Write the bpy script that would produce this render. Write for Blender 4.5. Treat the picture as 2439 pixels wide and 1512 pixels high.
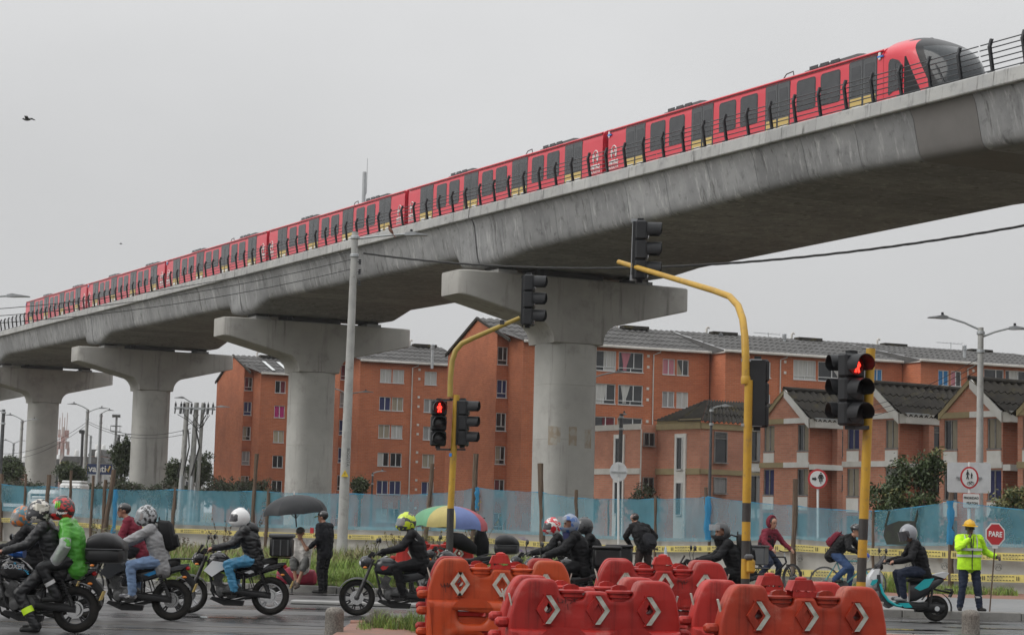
import bpy, bmesh, math, random
import numpy as np
from mathutils import Vector, Matrix, noise
random.seed(7)
R = math.radians
for o in list(bpy.data.objects): bpy.data.objects.remove(o)
SC = bpy.context.scene
COL = SC.collection

# ------------------------------------------------------------------ camera
F, CX, CY = 4776.0, 1219.5, 756.0          # focal length and centre in photo pixels (2439 wide)
ROLL, PITCH, CAMZ = R(1.45), math.atan(480 / F), 1.65
_fw = Vector((0, math.cos(PITCH), math.sin(PITCH)))
_u0 = Vector((0, -math.sin(PITCH), math.cos(PITCH)))
_rt = Vector((math.cos(ROLL), 0, 0)) + math.sin(ROLL) * _u0
_up = Vector((-math.sin(ROLL), 0, 0)) + math.cos(ROLL) * _u0
cam = bpy.data.cameras.new('camera')
cam.sensor_width = 36; cam.lens = 36 * F / 2439; cam.clip_start = 0.5; cam.clip_end = 6000
camo = bpy.data.objects.new('camera', cam); COL.objects.link(camo)
M = Matrix((( _rt.x, _up.x, -_fw.x, 0), (_rt.y, _up.y, -_fw.y, 0), (_rt.z, _up.z, -_fw.z, CAMZ), (0, 0, 0, 1)))
camo.matrix_world = M
SC.camera = camo

def ray(x, y):
    v = _fw + _rt * ((x - CX) / F) + _up * (-(y - CY) / F)
    return v / v.y
def P(x, y, d):
    """point at photo pixel x,y and depth d metres"""
    v = ray(x, y) * d
    return Vector((v.x, d, v.z + CAMZ))
def G(x, d, z=0.0):
    """point at height z and depth d that shows in photo column x"""
    y = 1236 + (x - CX) * 0.0253
    for _ in range(4):
        p = P(x, y, d); y -= (z - p.z) / d * F
    p = P(x, y, d); return Vector((p.x, d, z))
def S(d): return F / d                      # photo pixels per metre

# ------------------------------------------------------------------ world (overcast daylight) and sun
w = bpy.data.worlds.new('World'); SC.world = w; w.use_nodes = True
nt = w.node_tree; nt.nodes.clear()
def wn(t, **k):
    n = nt.nodes.new(t)
    for a, b in k.items(): setattr(n, a, b)
    return n
sky = wn('ShaderNodeTexSky', sky_type='NISHITA', sun_disc=False, sun_elevation=R(35), sun_rotation=R(253), altitude=2600, air_density=1.0, dust_density=4.0)
hs = wn('ShaderNodeHueSaturation'); hs.inputs['Saturation'].default_value = 0.07
nt.links.new(sky.outputs[0], hs.inputs['Color'])
# cloud deck: even grey, brighter overhead as an overcast sky is, faint mottling
tc = wn('ShaderNodeTexCoord'); mp = wn('ShaderNodeMapping'); mp.inputs['Scale'].default_value = (1.0, 1.0, 2.2)
nz = wn('ShaderNodeTexNoise'); nz.inputs['Scale'].default_value = 3.4; nz.inputs['Detail'].default_value = 4; nz.inputs['Roughness'].default_value = 0.5
nt.links.new(tc.outputs['Generated'], mp.inputs['Vector']); nt.links.new(mp.outputs[0], nz.inputs['Vector'])
sx = wn('ShaderNodeSeparateXYZ'); nt.links.new(tc.outputs['Generated'], sx.inputs[0])
mxz = wn('ShaderNodeMath', operation='MAXIMUM'); mxz.inputs[1].default_value = 0.0; nt.links.new(sx.outputs[2], mxz.inputs[0])
p1 = wn('ShaderNodeMath', operation='MULTIPLY_ADD'); p1.inputs[1].default_value = 1.35; p1.inputs[2].default_value = 0.8; nt.links.new(mxz.outputs[0], p1.inputs[0])
p2 = wn('ShaderNodeMath', operation='MULTIPLY_ADD'); p2.inputs[2].default_value = 1.0; nt.links.new(mxz.outputs[0], p2.inputs[0]); nt.links.new(p1.outputs[0], p2.inputs[1])
nr = wn('ShaderNodeMapRange'); nr.inputs[1].default_value = 0.3; nr.inputs[2].default_value = 0.72; nr.inputs[3].default_value = 0.935; nr.inputs[4].default_value = 1.05; nt.links.new(nz.outputs[0], nr.inputs[0])
p3 = wn('ShaderNodeMath', operation='MULTIPLY'); nt.links.new(p2.outputs[0], p3.inputs[0]); nt.links.new(nr.outputs[0], p3.inputs[1])
cl = wn('ShaderNodeVectorMath', operation='SCALE'); cl.inputs[0].default_value = (5.55, 5.6, 5.66); nt.links.new(p3.outputs[0], cl.inputs['Scale'])
mx = wn('ShaderNodeMix', data_type='RGBA'); mx.inputs[0].default_value = 0.95     # the clear sky barely shows through
nt.links.new(hs.outputs[0], mx.inputs[6]); nt.links.new(cl.outputs[0], mx.inputs[7])
bg = wn('ShaderNodeBackground'); bg.inputs['Strength'].default_value = 0.1
out = wn('ShaderNodeOutputWorld')
nt.links.new(mx.outputs[2], bg.inputs['Color']); nt.links.new(bg.outputs[0], out.inputs[0])
sl = bpy.data.lights.new('sun', 'SUN'); sl.energy = 1.5; sl.angle = R(40); sl.color = (1.0, 0.97, 0.93)
so = bpy.data.objects.new('sun', sl); COL.objects.link(so)
_sd = Vector((-0.95, -0.28, 0.7)).normalized()
so.rotation_euler = _sd.to_track_quat('Z', 'Y').to_euler()
SC.view_settings.view_transform = 'Standard'; SC.view_settings.look = 'None'
SC.view_settings.exposure = 0.0; SC.view_settings.gamma = 1.0
try: SC.view_settings.use_curve_mapping = False
except Exception: pass
SC.cycles.use_denoising = True
SC.cycles.max_bounces = 6; SC.cycles.transparent_max_bounces = 16; SC.cycles.caustics_reflective = False; SC.cycles.caustics_refractive = False

# ------------------------------------------------------------------ object helpers
def link(o, parent=None, label=None, cat=None, group=None, kind=None):
    COL.objects.link(o)
    if parent is not None: o.parent = parent
    if label: o['label'] = label
    if cat: o['category'] = cat
    if group: o['group'] = group
    if kind: o['kind'] = kind
    return o
def empty(name, loc=(0, 0, 0), rz=0.0, label=None, cat=None, group=None, kind=None):
    o = bpy.data.objects.new(name, None); o.location = loc; o.rotation_euler = (0, 0, rz)
    o.empty_display_size = 0.2
    return link(o, None, label, cat, group, kind)
def copy_tree(o, parent=None):
    c = o.copy(); COL.objects.link(c); c.parent = parent
    for ch in list(o.children): copy_tree(ch, c)
    return c
def inst(name, mesh, parent=None, loc=(0, 0, 0), rot=(0, 0, 0), scale=None):
    o = bpy.data.objects.new(name, mesh); o.location = loc; o.rotation_euler = rot
    if scale: o.scale = scale
    return link(o, parent)

class MB:
    """collects faces for ONE mesh object"""
    def __init__(s): s.v = []; s.f = []; s.m = []; s.mi = 0; s.T = None
    def _a(s, pts):
        b = len(s.v)
        if s.T is not None: pts = [s.T @ Vector(p) for p in pts]
        s.v.extend([tuple(p) for p in pts]); return b
    def face(s, idx): s.f.append(tuple(idx)); s.m.append(s.mi)
    def poly(s, pts):
        b = s._a(pts); s.face(range(b, b + len(pts))); return s
    def box(s, c, size, rot=None, ch=0.0):
        hx, hy, hz = size[0] / 2, size[1] / 2, size[2] / 2
        rm = rot if isinstance(rot, Matrix) else (Matrix.Rotation(rot, 3, 'Z') if rot else Matrix.Identity(3))
        c = Vector(c)
        if ch <= 0:
            pts = [c + rm @ Vector((x * hx, y * hy, z * hz)) for x in (-1, 1) for y in (-1, 1) for z in (-1, 1)]
            b = s._a(pts)
            for q in ((0, 1, 3, 2), (4, 6, 7, 5), (0, 4, 5, 1), (2, 3, 7, 6), (0, 2, 6, 4), (1, 5, 7, 3)): s.face([b + i for i in q])
        else:
            ch = min(ch, hx * .9, hy * .9, hz * .9)
            ks = [(x, y, z) for x in (-1, 1) for y in (-1, 1) for z in (-1, 1)]
            pts = []
            for (x, y, z) in ks:
                pts.append(c + rm @ Vector((x * hx, y * (hy - ch), z * (hz - ch))))
                pts.append(c + rm @ Vector((x * (hx - ch), y * hy, z * (hz - ch))))
                pts.append(c + rm @ Vector((x * (hx - ch), y * (hy - ch), z * hz)))
            b = s._a(pts); I = {k: i for i, k in enumerate(ks)}
            def vi(k, a): return b + I[k] * 3 + a
            for a in range(3):
                o1, o2 = [q for q in range(3) if q != a]
                for sg in (-1, 1):
                    L = []
                    for (p, q) in ((-1, -1), (1, -1), (1, 1), (-1, 1)):
                        k = [0, 0, 0]; k[a] = sg; k[o1] = p; k[o2] = q; L.append(vi(tuple(k), a))
                    if (sg > 0) != (a != 1): L.reverse()
                    s.face(L)
            for a in range(3):                      # edges along axis a
                o1, o2 = [q for q in range(3) if q != a]
                for p in (-1, 1):
                    for q in (-1, 1):
                        k0 = [0] * 3; k0[o1] = p; k0[o2] = q; k0[a] = -1; k1 = list(k0); k1[a] = 1
                        s.face([vi(tuple(k0), o1), vi(tuple(k1), o1), vi(tuple(k1), o2), vi(tuple(k0), o2)])
            for k in ks: s.face([vi(k, 0), vi(k, 1), vi(k, 2)])
        return s
    def rings(s, rings, closed=True, caps=True, loop=False):
        """loft rings of equal length"""
        n = len(rings[0]); bs = [s._a(r) for r in rings]
        pairs = list(zip(bs[:-1], bs[1:]))
        if loop: pairs.append((bs[-1], bs[0]))
        for a, b in pairs:
            for i in range(n if closed else n - 1):
                j = (i + 1) % n; s.face((a + i, a + j, b + j, b + i))
        if caps and not loop and closed:
            s.face([bs[0] + i for i in range(n)][::-1]); s.face([bs[-1] + i for i in range(n)])
        return s
    def tube(s, pts, r, n=8, caps=True, loop=False, flat=None):
        """tube through points; r number or list; flat=(fx,fy) scales section"""
        pts = [Vector(p) for p in pts]; m = len(pts)
        rs = r if isinstance(r, (list, tuple)) else [r] * m
        prev = None; out_ = []
        for i, p in enumerate(pts):
            if loop: t = pts[(i + 1) % m] - pts[i - 1]
            else: t = pts[min(i + 1, m - 1)] - pts[max(i - 1, 0)]
            t.normalize() if t.length > 1e-9 else None
            if prev is None:
                a = Vector((0, 0, 1)) if abs(t.z) < 0.9 else Vector((0, 1, 0))
                u = t.cross(a).normalized()
            else:
                u = prev - t * prev.dot(t)
                u = u.normalized() if u.length > 1e-6 else t.cross(Vector((0, 0, 1))).normalized()
            prev = u; v = t.cross(u)
            fx, fy = flat if flat else (1, 1)
            out_.append([p + (u * math.cos(k * 2 * math.pi / n) * fx + v * math.sin(k * 2 * math.pi / n) * fy) * rs[i] for k in range(n)])
        return s.rings(out_, True, caps, loop)
    def cyl(s, a, b, r, n=16, r2=None): return s.tube([a, b], [r, r if r2 is None else r2], n)
    def lathe(s, prof, n=24, c=(0, 0, 0), axis='Z'):
        """prof [(radius, height)]"""
        c = Vector(c); rg = []
        for (r, h) in prof:
            ring = []
            for k in range(n):
                a = 2 * math.pi * k / n; x, y = r * math.cos(a), r * math.sin(a)
                p = Vector((x, y, h)) if axis == 'Z' else (Vector((x, h, y)) if axis == 'Y' else Vector((h, x, y)))
                ring.append(c + p)
            rg.append(ring)
        return s.rings(rg, True, True)
    def prism(s, outl, a, b, plane='XZ'):
        """extrude a 2-D outline between a and b on the third axis"""
        def mk(p, w_):
            return Vector((p[0], w_, p[1])) if plane == 'XZ' else (Vector((p[0], p[1], w_)) if plane == 'XY' else Vector((w_, p[0], p[1])))
        return s.rings([[mk(p, a) for p in outl], [mk(p, b) for p in outl]], True, True)
    def ell(s, c, r, nu=16, nv=10, rot=None, fn=None):
        c = Vector(c); rg = []
        for j in range(nv + 1):
            ph = math.pi * j / nv; ring = []
            for i in range(nu):
                th = 2 * math.pi * i / nu
                q = Vector((math.sin(ph) * math.cos(th), math.sin(ph) * math.sin(th), -math.cos(ph)))
                if fn: q = fn(q)
                q = Vector((q.x * r[0], q.y * r[1], q.z * r[2]))
                if rot: q = rot @ q
                ring.append(c + q)
            rg.append(ring)
        return s.rings(rg, True, False)
    def mesh(s, name, mats, smooth=35):
        me = bpy.data.meshes.new(name); me.from_pydata(s.v, [], s.f)
        if not isinstance(mats, (list, tuple)): mats = [mats]
        for m in mats: me.materials.append(m)
        if len(mats) > 1: me.polygons.foreach_set('material_index', s.m)
        bm = bmesh.new(); bm.from_mesh(me)
        bmesh.ops.remove_doubles(bm, verts=bm.verts, dist=1e-5)
        bmesh.ops.recalc_face_normals(bm, faces=bm.faces)
        bm.to_mesh(me); bm.free()
        if smooth:
            me.shade_smooth(); me.set_sharp_from_angle(angle=R(smooth))
        return me
    def build(s, name, mats, parent=None, label=None, cat=None, group=None, kind=None, smooth=35, loc=None, rz=None):
        o = bpy.data.objects.new(name, s.mesh(name, mats, smooth))
        if loc is not None: o.location = loc
        if rz is not None: o.rotation_euler = (0, 0, rz)
        return link(o, parent, label, cat, group, kind)

def wheel_ring(mb, c, R_, r, n=28, m=8, sy=1.0):
    """torus in the XZ plane about c"""
    c = Vector(c); rg = []
    for i in range(n):
        a = 2 * math.pi * i / n; u = Vector((math.cos(a), 0, math.sin(a)))
        rg.append([c + u * (R_ + r * math.cos(2 * math.pi * k / m)) + Vector((0, r * sy * math.sin(2 * math.pi * k / m), 0)) for k in range(m)])
    return mb.rings(rg, True, False, True)
def arc(c, r, a0, a1, n, plane='XZ'):
    o = []
    for i in range(n + 1):
        a = R(a0 + (a1 - a0) * i / n)
        o.append((c[0] + r * math.cos(a), c[1] + r * math.sin(a)))
    return o
def text_obj(body, size, mat_, parent, loc, rot, name='lettering', bold=0.0, depth=0.002, align='CENTER', sx=1.0, shear=0.0, space=1.0):
    cu = bpy.data.curves.new(name, 'FONT'); cu.body = body; cu.size = size; cu.align_x = align; cu.align_y = 'CENTER'
    cu.extrude = depth; cu.offset = bold; cu.shear = shear; cu.space_character = space
    ob = bpy.data.objects.new(name, cu); COL.objects.link(ob)
    dg = bpy.context.evaluated_depsgraph_get(); me = bpy.data.meshes.new_from_object(ob.evaluated_get(dg))
    bpy.data.objects.remove(ob); me.materials.clear(); me.materials.append(mat_)
    o = bpy.data.objects.new(name, me); o.location = loc; o.rotation_euler = rot; o.scale = (sx, 1, 1)
    return link(o, parent)
# ------------------------------------------------------------------ procedural materials
MATS = {}
def mat(name, col, rough=0.6, metal=0.0, col2=None, nscale=3.0, nlo=0.35, nhi=0.65, bump=0.0, bscale=40.0, stretch=(1, 1, 1), spec=0.5,
        coat=0.0, alpha=1.0, emit=None, estr=0.0, rvar=0.0, trans=0.0, col3=None, n3=0.6, coords='Object', ndetail=5, rand=0.0, streak=None, bdist=0.01):
    m = bpy.data.materials.new(name); m.use_nodes = True; MATS[name] = m
    t = m.node_tree; b = t.nodes['Principled BSDF']; L = t.links.new
    c4 = lambda c: (c[0], c[1], c[2], 1)
    b.inputs['Base Color'].default_value = c4(col); b.inputs['Roughness'].default_value = rough; b.inputs['Metallic'].default_value = metal
    b.inputs['Specular IOR Level'].default_value = spec; b.inputs['Coat Weight'].default_value = coat; b.inputs['Alpha'].default_value = alpha
    b.inputs['Transmission Weight'].default_value = trans
    if emit: b.inputs['Emission Color'].default_value = c4(emit); b.inputs['Emission Strength'].default_value = estr
    need = col2 or bump or rvar or col3 or streak
    if need:
        tc_ = t.nodes.new('ShaderNodeTexCoord'); mp_ = t.nodes.new('ShaderNodeMapping'); mp_.inputs['Scale'].default_value = stretch
        L(tc_.outputs[coords], mp_.inputs['Vector']); vec = mp_.outputs[0]
    src = None
    def ramp(fac, lo, hi, a, b_):
        r = t.nodes.new('ShaderNodeMapRange'); r.inputs[1].default_value = lo; r.inputs[2].default_value = hi; r.interpolation_type = 'SMOOTHSTEP'
        L(fac, r.inputs[0])
        x = t.nodes.new('ShaderNodeMix'); x.data_type = 'RGBA'; L(r.outputs[0], x.inputs[0])
        if hasattr(a, 'links'): L(a, x.inputs[6])
        else: x.inputs[6].default_value = c4(a)
        x.inputs[7].default_value = c4(b_); return x.outputs[2], r.outputs[0]
    fac = None
    if col2 or rvar:
        n = t.nodes.new('ShaderNodeTexNoise'); n.inputs['Scale'].default_value = nscale; n.inputs['Detail'].default_value = ndetail; n.inputs['Roughness'].default_value = 0.6
        L(vec, n.inputs['Vector'])
        src, fac = ramp(n.outputs[0], nlo, nhi, col, col2 or col)
    if col3:
        n = t.nodes.new('ShaderNodeTexNoise'); n.inputs['Scale'].default_value = nscale * n3; n.inputs['Detail'].default_value = 8; n.inputs['Roughness'].default_value = 0.7
        ad = t.nodes.new('ShaderNodeVectorMath'); ad.inputs[1].default_value = (17.3, 5.1, 9.7); L(vec, ad.inputs[0]); L(ad.outputs[0], n.inputs['Vector'])
        src, _ = ramp(n.outputs[0], 0.52, 0.72, src if src else col, col3)
    for streak in (streak if isinstance(streak, list) else [streak] if streak else []):   # vertical run-off streaks: (colour, scale, lo, hi)
        mp2 = t.nodes.new('ShaderNodeMapping'); mp2.inputs['Scale'].default_value = (1, 1, 0.07); L(tc_.outputs[coords], mp2.inputs['Vector'])
        n = t.nodes.new('ShaderNodeTexNoise'); n.inputs['Scale'].default_value = streak[1]; n.inputs['Detail'].default_value = 6; n.inputs['Roughness'].default_value = 0.7
        L(mp2.outputs[0], n.inputs['Vector'])
        src, _ = ramp(n.outputs[0], streak[2], streak[3], src if src else col, streak[0])
    if rand:
        oi = t.nodes.new('ShaderNodeObjectInfo'); h = t.nodes.new('ShaderNodeHueSaturation'); mr = t.nodes.new('ShaderNodeMapRange')
        mr.inputs[3].default_value = 1 - rand; mr.inputs[4].default_value = 1 + rand; L(oi.outputs['Random'], mr.inputs[0]); L(mr.outputs[0], h.inputs['Value'])
        if src: L(src, h.inputs['Color'])
        else: h.inputs['Color'].default_value = c4(col)
        src = h.outputs[0]
    if src: L(src, b.inputs['Base Color'])
    if rvar and fac is not None:
        mr = t.nodes.new('ShaderNodeMapRange'); mr.inputs[3].default_value = rough - rvar; mr.inputs[4].default_value = rough + rvar
        L(fac, mr.inputs[0]); L(mr.outputs[0], b.inputs['Roughness'])
    if bump:
        n = t.nodes.new('ShaderNodeTexNoise'); n.inputs['Scale'].default_value = bscale; n.inputs['Detail'].default_value = 4; L(vec, n.inputs['Vector'])
        bp = t.nodes.new('ShaderNodeBump'); bp.inputs['Strength'].default_value = bump; bp.inputs['Distance'].default_value = bdist
        L(n.outputs[0], bp.inputs['Height']); L(bp.outputs[0], b.inputs['Normal'])
    return m
def brick_mat(name, c1, c2, mortar, bw, bh, ms=0.012, rough=0.85, off=0.5, bump=0.3, stain=(0.2, 0.09, 0.05), bias=0.0):
    """running-bond brick on walls that follow the object's own X or Y axis"""
    m = bpy.data.materials.new(name); m.use_nodes = True; t = m.node_tree; b = t.nodes['Principled BSDF']; L = t.links.new
    tc_ = t.nodes.new('ShaderNodeTexCoord'); sp = t.nodes.new('ShaderNodeSeparateXYZ'); L(tc_.outputs['Object'], sp.inputs[0])
    ad = t.nodes.new('ShaderNodeMath'); L(sp.outputs[0], ad.inputs[0]); L(sp.outputs[1], ad.inputs[1])
    cb = t.nodes.new('ShaderNodeCombineXYZ'); L(ad.outputs[0], cb.inputs[0]); L(sp.outputs[2], cb.inputs[1])
    br = t.nodes.new('ShaderNodeTexBrick'); L(cb.outputs[0], br.inputs['Vector']); br.offset = off
    c4 = lambda c: (c[0], c[1], c[2], 1)
    br.inputs['Color1'].default_value = c4(c1); br.inputs['Color2'].default_value = c4(c2); br.inputs['Mortar'].default_value = c4(mortar)
    br.inputs['Scale'].default_value = 1.0; br.inputs['Mortar Size'].default_value = ms; br.inputs['Mortar Smooth'].default_value = 0.3
    br.inputs['Brick Width'].default_value = bw; br.inputs['Row Height'].default_value = bh; br.inputs['Bias'].default_value = bias
    n = t.nodes.new('ShaderNodeTexNoise'); n.inputs['Scale'].default_value = 0.45; n.inputs['Detail'].default_value = 7; n.inputs['Roughness'].default_value = 0.65
    L(tc_.outputs['Object'], n.inputs['Vector'])
    mr = t.nodes.new('ShaderNodeMapRange'); mr.inputs[1].default_value = 0.42; mr.inputs[2].default_value = 0.75; mr.inputs[4].default_value = 0.7; L(n.outputs[0], mr.inputs[0])
    x = t.nodes.new('ShaderNodeMix'); x.data_type = 'RGBA'; L(mr.outputs[0], x.inputs[0]); L(br.outputs[0], x.inputs[6]); x.inputs[7].default_value = c4(stain)
    L(x.outputs[2], b.inputs['Base Color']); b.inputs['Roughness'].default_value = rough
    bp = t.nodes.new('ShaderNodeBump'); bp.inputs['Strength'].default_value = bump; bp.inputs['Distance'].default_value = 0.02; bp.invert = True
    L(br.outputs['Fac'], bp.inputs['Height']); L(bp.outputs[0], b.inputs['Normal'])
    return m

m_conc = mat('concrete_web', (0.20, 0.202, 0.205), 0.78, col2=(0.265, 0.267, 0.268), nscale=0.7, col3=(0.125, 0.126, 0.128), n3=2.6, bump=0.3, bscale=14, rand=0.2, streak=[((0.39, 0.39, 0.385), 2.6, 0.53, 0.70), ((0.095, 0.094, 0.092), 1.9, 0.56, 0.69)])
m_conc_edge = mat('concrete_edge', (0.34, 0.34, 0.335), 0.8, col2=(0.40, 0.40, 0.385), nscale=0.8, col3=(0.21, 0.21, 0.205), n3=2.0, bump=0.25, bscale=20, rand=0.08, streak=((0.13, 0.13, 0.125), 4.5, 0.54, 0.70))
m_conc_wet = mat('concrete_wet', (0.135, 0.128, 0.122), 0.7, col2=(0.15, 0.142, 0.136), nscale=1.2, bump=0.1, bscale=14)
m_conc_pier = mat('concrete_pier', (0.36, 0.355, 0.335), 0.82, col2=(0.43, 0.425, 0.40), nscale=0.35, col3=(0.29, 0.28, 0.262), n3=1.6, bump=0.2, bscale=14, streak=((0.22, 0.21, 0.195), 1.6, 0.54, 0.72))
m_conc_cap = mat('concrete_cap', (0.33, 0.32, 0.30), 0.82, col2=(0.39, 0.38, 0.355), nscale=0.4, col3=(0.25, 0.24, 0.225), n3=1.6, bump=0.2, bscale=14, streak=((0.19, 0.18, 0.168), 1.5, 0.53, 0.72))
m_joint = mat('joint_dark', (0.06, 0.058, 0.055), 0.9)
m_conc_post = mat('concrete_post', (0.40, 0.40, 0.385), 0.8, col2=(0.33, 0.33, 0.32), nscale=2.0, col3=(0.24, 0.235, 0.22), n3=2, bump=0.3, bscale=30)
m_black = mat('black_metal', (0.016, 0.017, 0.02), 0.5, metal=0.0, col2=(0.035, 0.036, 0.04), nscale=6)
m_rail = mat('rail_steel', (0.055, 0.06, 0.066), 0.4, metal=0.3, col2=(0.075, 0.08, 0.085), nscale=5)
m_rubber = mat('rubber', (0.014, 0.014, 0.014), 0.85, spec=.2, col2=(0.025, 0.023, 0.021), nscale=9, bump=0.2, bscale=60)
m_red = mat('train_red', (0.60, 0.028, 0.05), 0.32, coat=0.3, col2=(0.64, 0.034, 0.056), nscale=0.6)
m_redroof = mat('train_red_roof', (0.62, 0.03, 0.05), 0.24, coat=0.6)
m_tglass = mat('train_glass', (0.035, 0.037, 0.04), 0.12, spec=0.6, col2=(0.05, 0.052, 0.056), nscale=0.9)
m_tdark = mat('train_dark', (0.02, 0.021, 0.024), 0.25, spec=0.5, coat=0.4)
m_tdoor = mat('train_door', (0.06, 0.064, 0.068), 0.35, col2=(0.075, 0.078, 0.082), nscale=1.2)
m_yel = mat('train_yellow', (0.55, 0.40, 0.13), 0.5)
m_white = mat('white_paint', (0.72, 0.72, 0.70), 0.5, col2=(0.66, 0.66, 0.63), nscale=5)
m_grey = mat('grey_metal', (0.33, 0.34, 0.35), 0.45, metal=0.5, col2=(0.26, 0.27, 0.28), nscale=4)
m_galv = mat('galvanised', (0.42, 0.44, 0.45), 0.45, metal=0.4, col2=(0.36, 0.375, 0.385), nscale=3)
m_dkgrey = mat('dark_grey', (0.055, 0.057, 0.06), 0.55, col2=(0.075, 0.077, 0.08), nscale=4)
m_blue_tape = mat('blue_tape', (0.05, 0.22, 0.6), 0.5)
# ------------------------------------------------------------------ elevated railway: track frame
TA = Vector((-49.79, 204.05, 22.47)); TD = Vector((0.45133, -0.89223, -0.01481)); TN = Vector((-0.8923, -0.4514, 0))
def sag(t): return 0.0 if t > 150 else -0.0021 * (150 - t)          # deck drops a little away from us
def V(t, s, r): return TA + TD * t + TN * s + Vector((0, 0, r))
def VQ(t, q, r): return V(t, q - 3.5, r + sag(t))                    # q: lateral from deck centre
PIERS = [169.5, 109.9, 72.4, 33.9, -4.7, -43.2, -81.5]
def zbot(t):
    tp = min(PIERS, key=lambda p: abs(p - t)); d = t - tp
    long_ = 109.9 < t < 169.5
    base = -5.28
    if long_:
        m = min(t - 109.9, 169.5 - t); base = -5.62 + 0.62 * min(1, max(0, (m - 4.8) / 30.0))
    a = abs(d)
    if a <= 2.2: return -5.86
    if d < 0: return base if a > 2.75 else -5.86 + (base + 5.86) * (a - 2.2) / 0.55
    return base if a > 5.2 else -5.86 + (base + 5.86) * (a - 2.2) / 3.0
def section(t):
    zb = zbot(t)
    m_ = lambda k: -3.75 + (zb + .45 + 3.75) * k
    h = [(5.82, -3.42), (5.74, -3.56), (5.66, -3.75), (5.58, m_(.3)), (5.52, m_(.6)), (5.46, m_(.85)), (5.42, zb + .45), (5.36, zb + .24), (5.25, zb + .1), (5.08, zb + .02), (4.85, zb)]
    pts = [VQ(t, q, r) for q, r in h] + [VQ(t, -q, r) for q, r in h[::-1]] + [VQ(t, -5.82, -3.3), VQ(t, 5.82, -3.3)]
    return pts
via = empty('viaduct', VQ(109.9, 0, -22), label='long grey concrete railway viaduct on wide piers crossing above the road', cat='viaduct')
via.location = (0, 0, 0)
edges = set()
for a, b in zip(PIERS[1:] + [-100], PIERS[:1] + PIERS[1:]): pass
bounds = []
for hi, lo in zip(PIERS[:-1], PIERS[1:]):
    g = 0.06; k = max(2, round((hi - lo) / 3.45)); st = (hi - lo) / k
    cuts = [lo + g, lo + 2.0]; inner = round((hi - lo - 3.9) / 3.45)
    for i in range(1, inner): cuts.append(lo + 2.0 + (hi - lo - 3.95) * i / inner)
    cuts += [hi - 1.95, hi - g]
    bounds += list(zip(cuts[:-1], cuts[1:]))
for (a, b) in bounds:
    mb = MB(); n = 5 if b - a > 2.5 else 3
    ts = [a + 0.013 + (b - a - 0.026) * i / n for i in range(n + 1)]
    tp = min(PIERS, key=lambda p: abs(p - (a + b) / 2))
    for ex in (tp - 2.2, tp - 2.75, tp + 2.2, tp + 5.2):
        if a + .05 < ex < b - .05: ts.append(ex)
    mb.rings([section(t) for t in sorted(ts)])
    wet = 144.0 < (a + b) / 2 < 149.0 and abs((a + b) / 2 - 146.7) < 1.75
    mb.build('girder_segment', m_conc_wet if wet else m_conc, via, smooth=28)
# dark deck core behind the open joints
for hi, lo in zip(PIERS[:-1], PIERS[1:]):
    mb = MB(); mb.rings([[VQ(t, 5.3, -3.7), VQ(t, 5.2, zbot(t) + .3), VQ(t, -5.2, zbot(t) + .3), VQ(t, -5.3, -3.7)] for t in [lo + .3] + [lo + (hi - lo) * i / 12 for i in range(1, 12)] + [hi - .3]])
    mb.build('girder_core', m_joint, via)
# edge beams, precast pieces about 1.7 m to 3.4 m long, both sides
def beam(q0, q1, a, b, m):
    mb = MB()
    def sec(t): return [VQ(t, q0, -2.86), VQ(t, q0 + .03 * (1 if q1 > q0 else -1), -2.83), VQ(t, q1 - .05 * (1 if q1 > q0 else -1), -2.83), VQ(t, q1, -2.88), VQ(t, q1 + .03 * (1 if q1 > q0 else -1), -3.34), VQ(t, q1, -3.38), VQ(t, q0, -3.40)]
    mb.rings([sec(a), sec(b)]); mb.build('edge_beam', m, via, smooth=25)
t = -80.0
while t < 169:
    b = t + 3.46
    wetb = abs((t + b) / 2 - 146.6) < 1.74
    for tp in PIERS:
        if t < tp < b: b = tp - 0.05; break
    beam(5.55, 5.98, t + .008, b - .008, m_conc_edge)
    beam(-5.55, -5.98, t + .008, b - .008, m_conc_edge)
    t = b + (0.1 if any(abs(b + .05 - tp) < 1e-6 for tp in PIERS) else 0)
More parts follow.
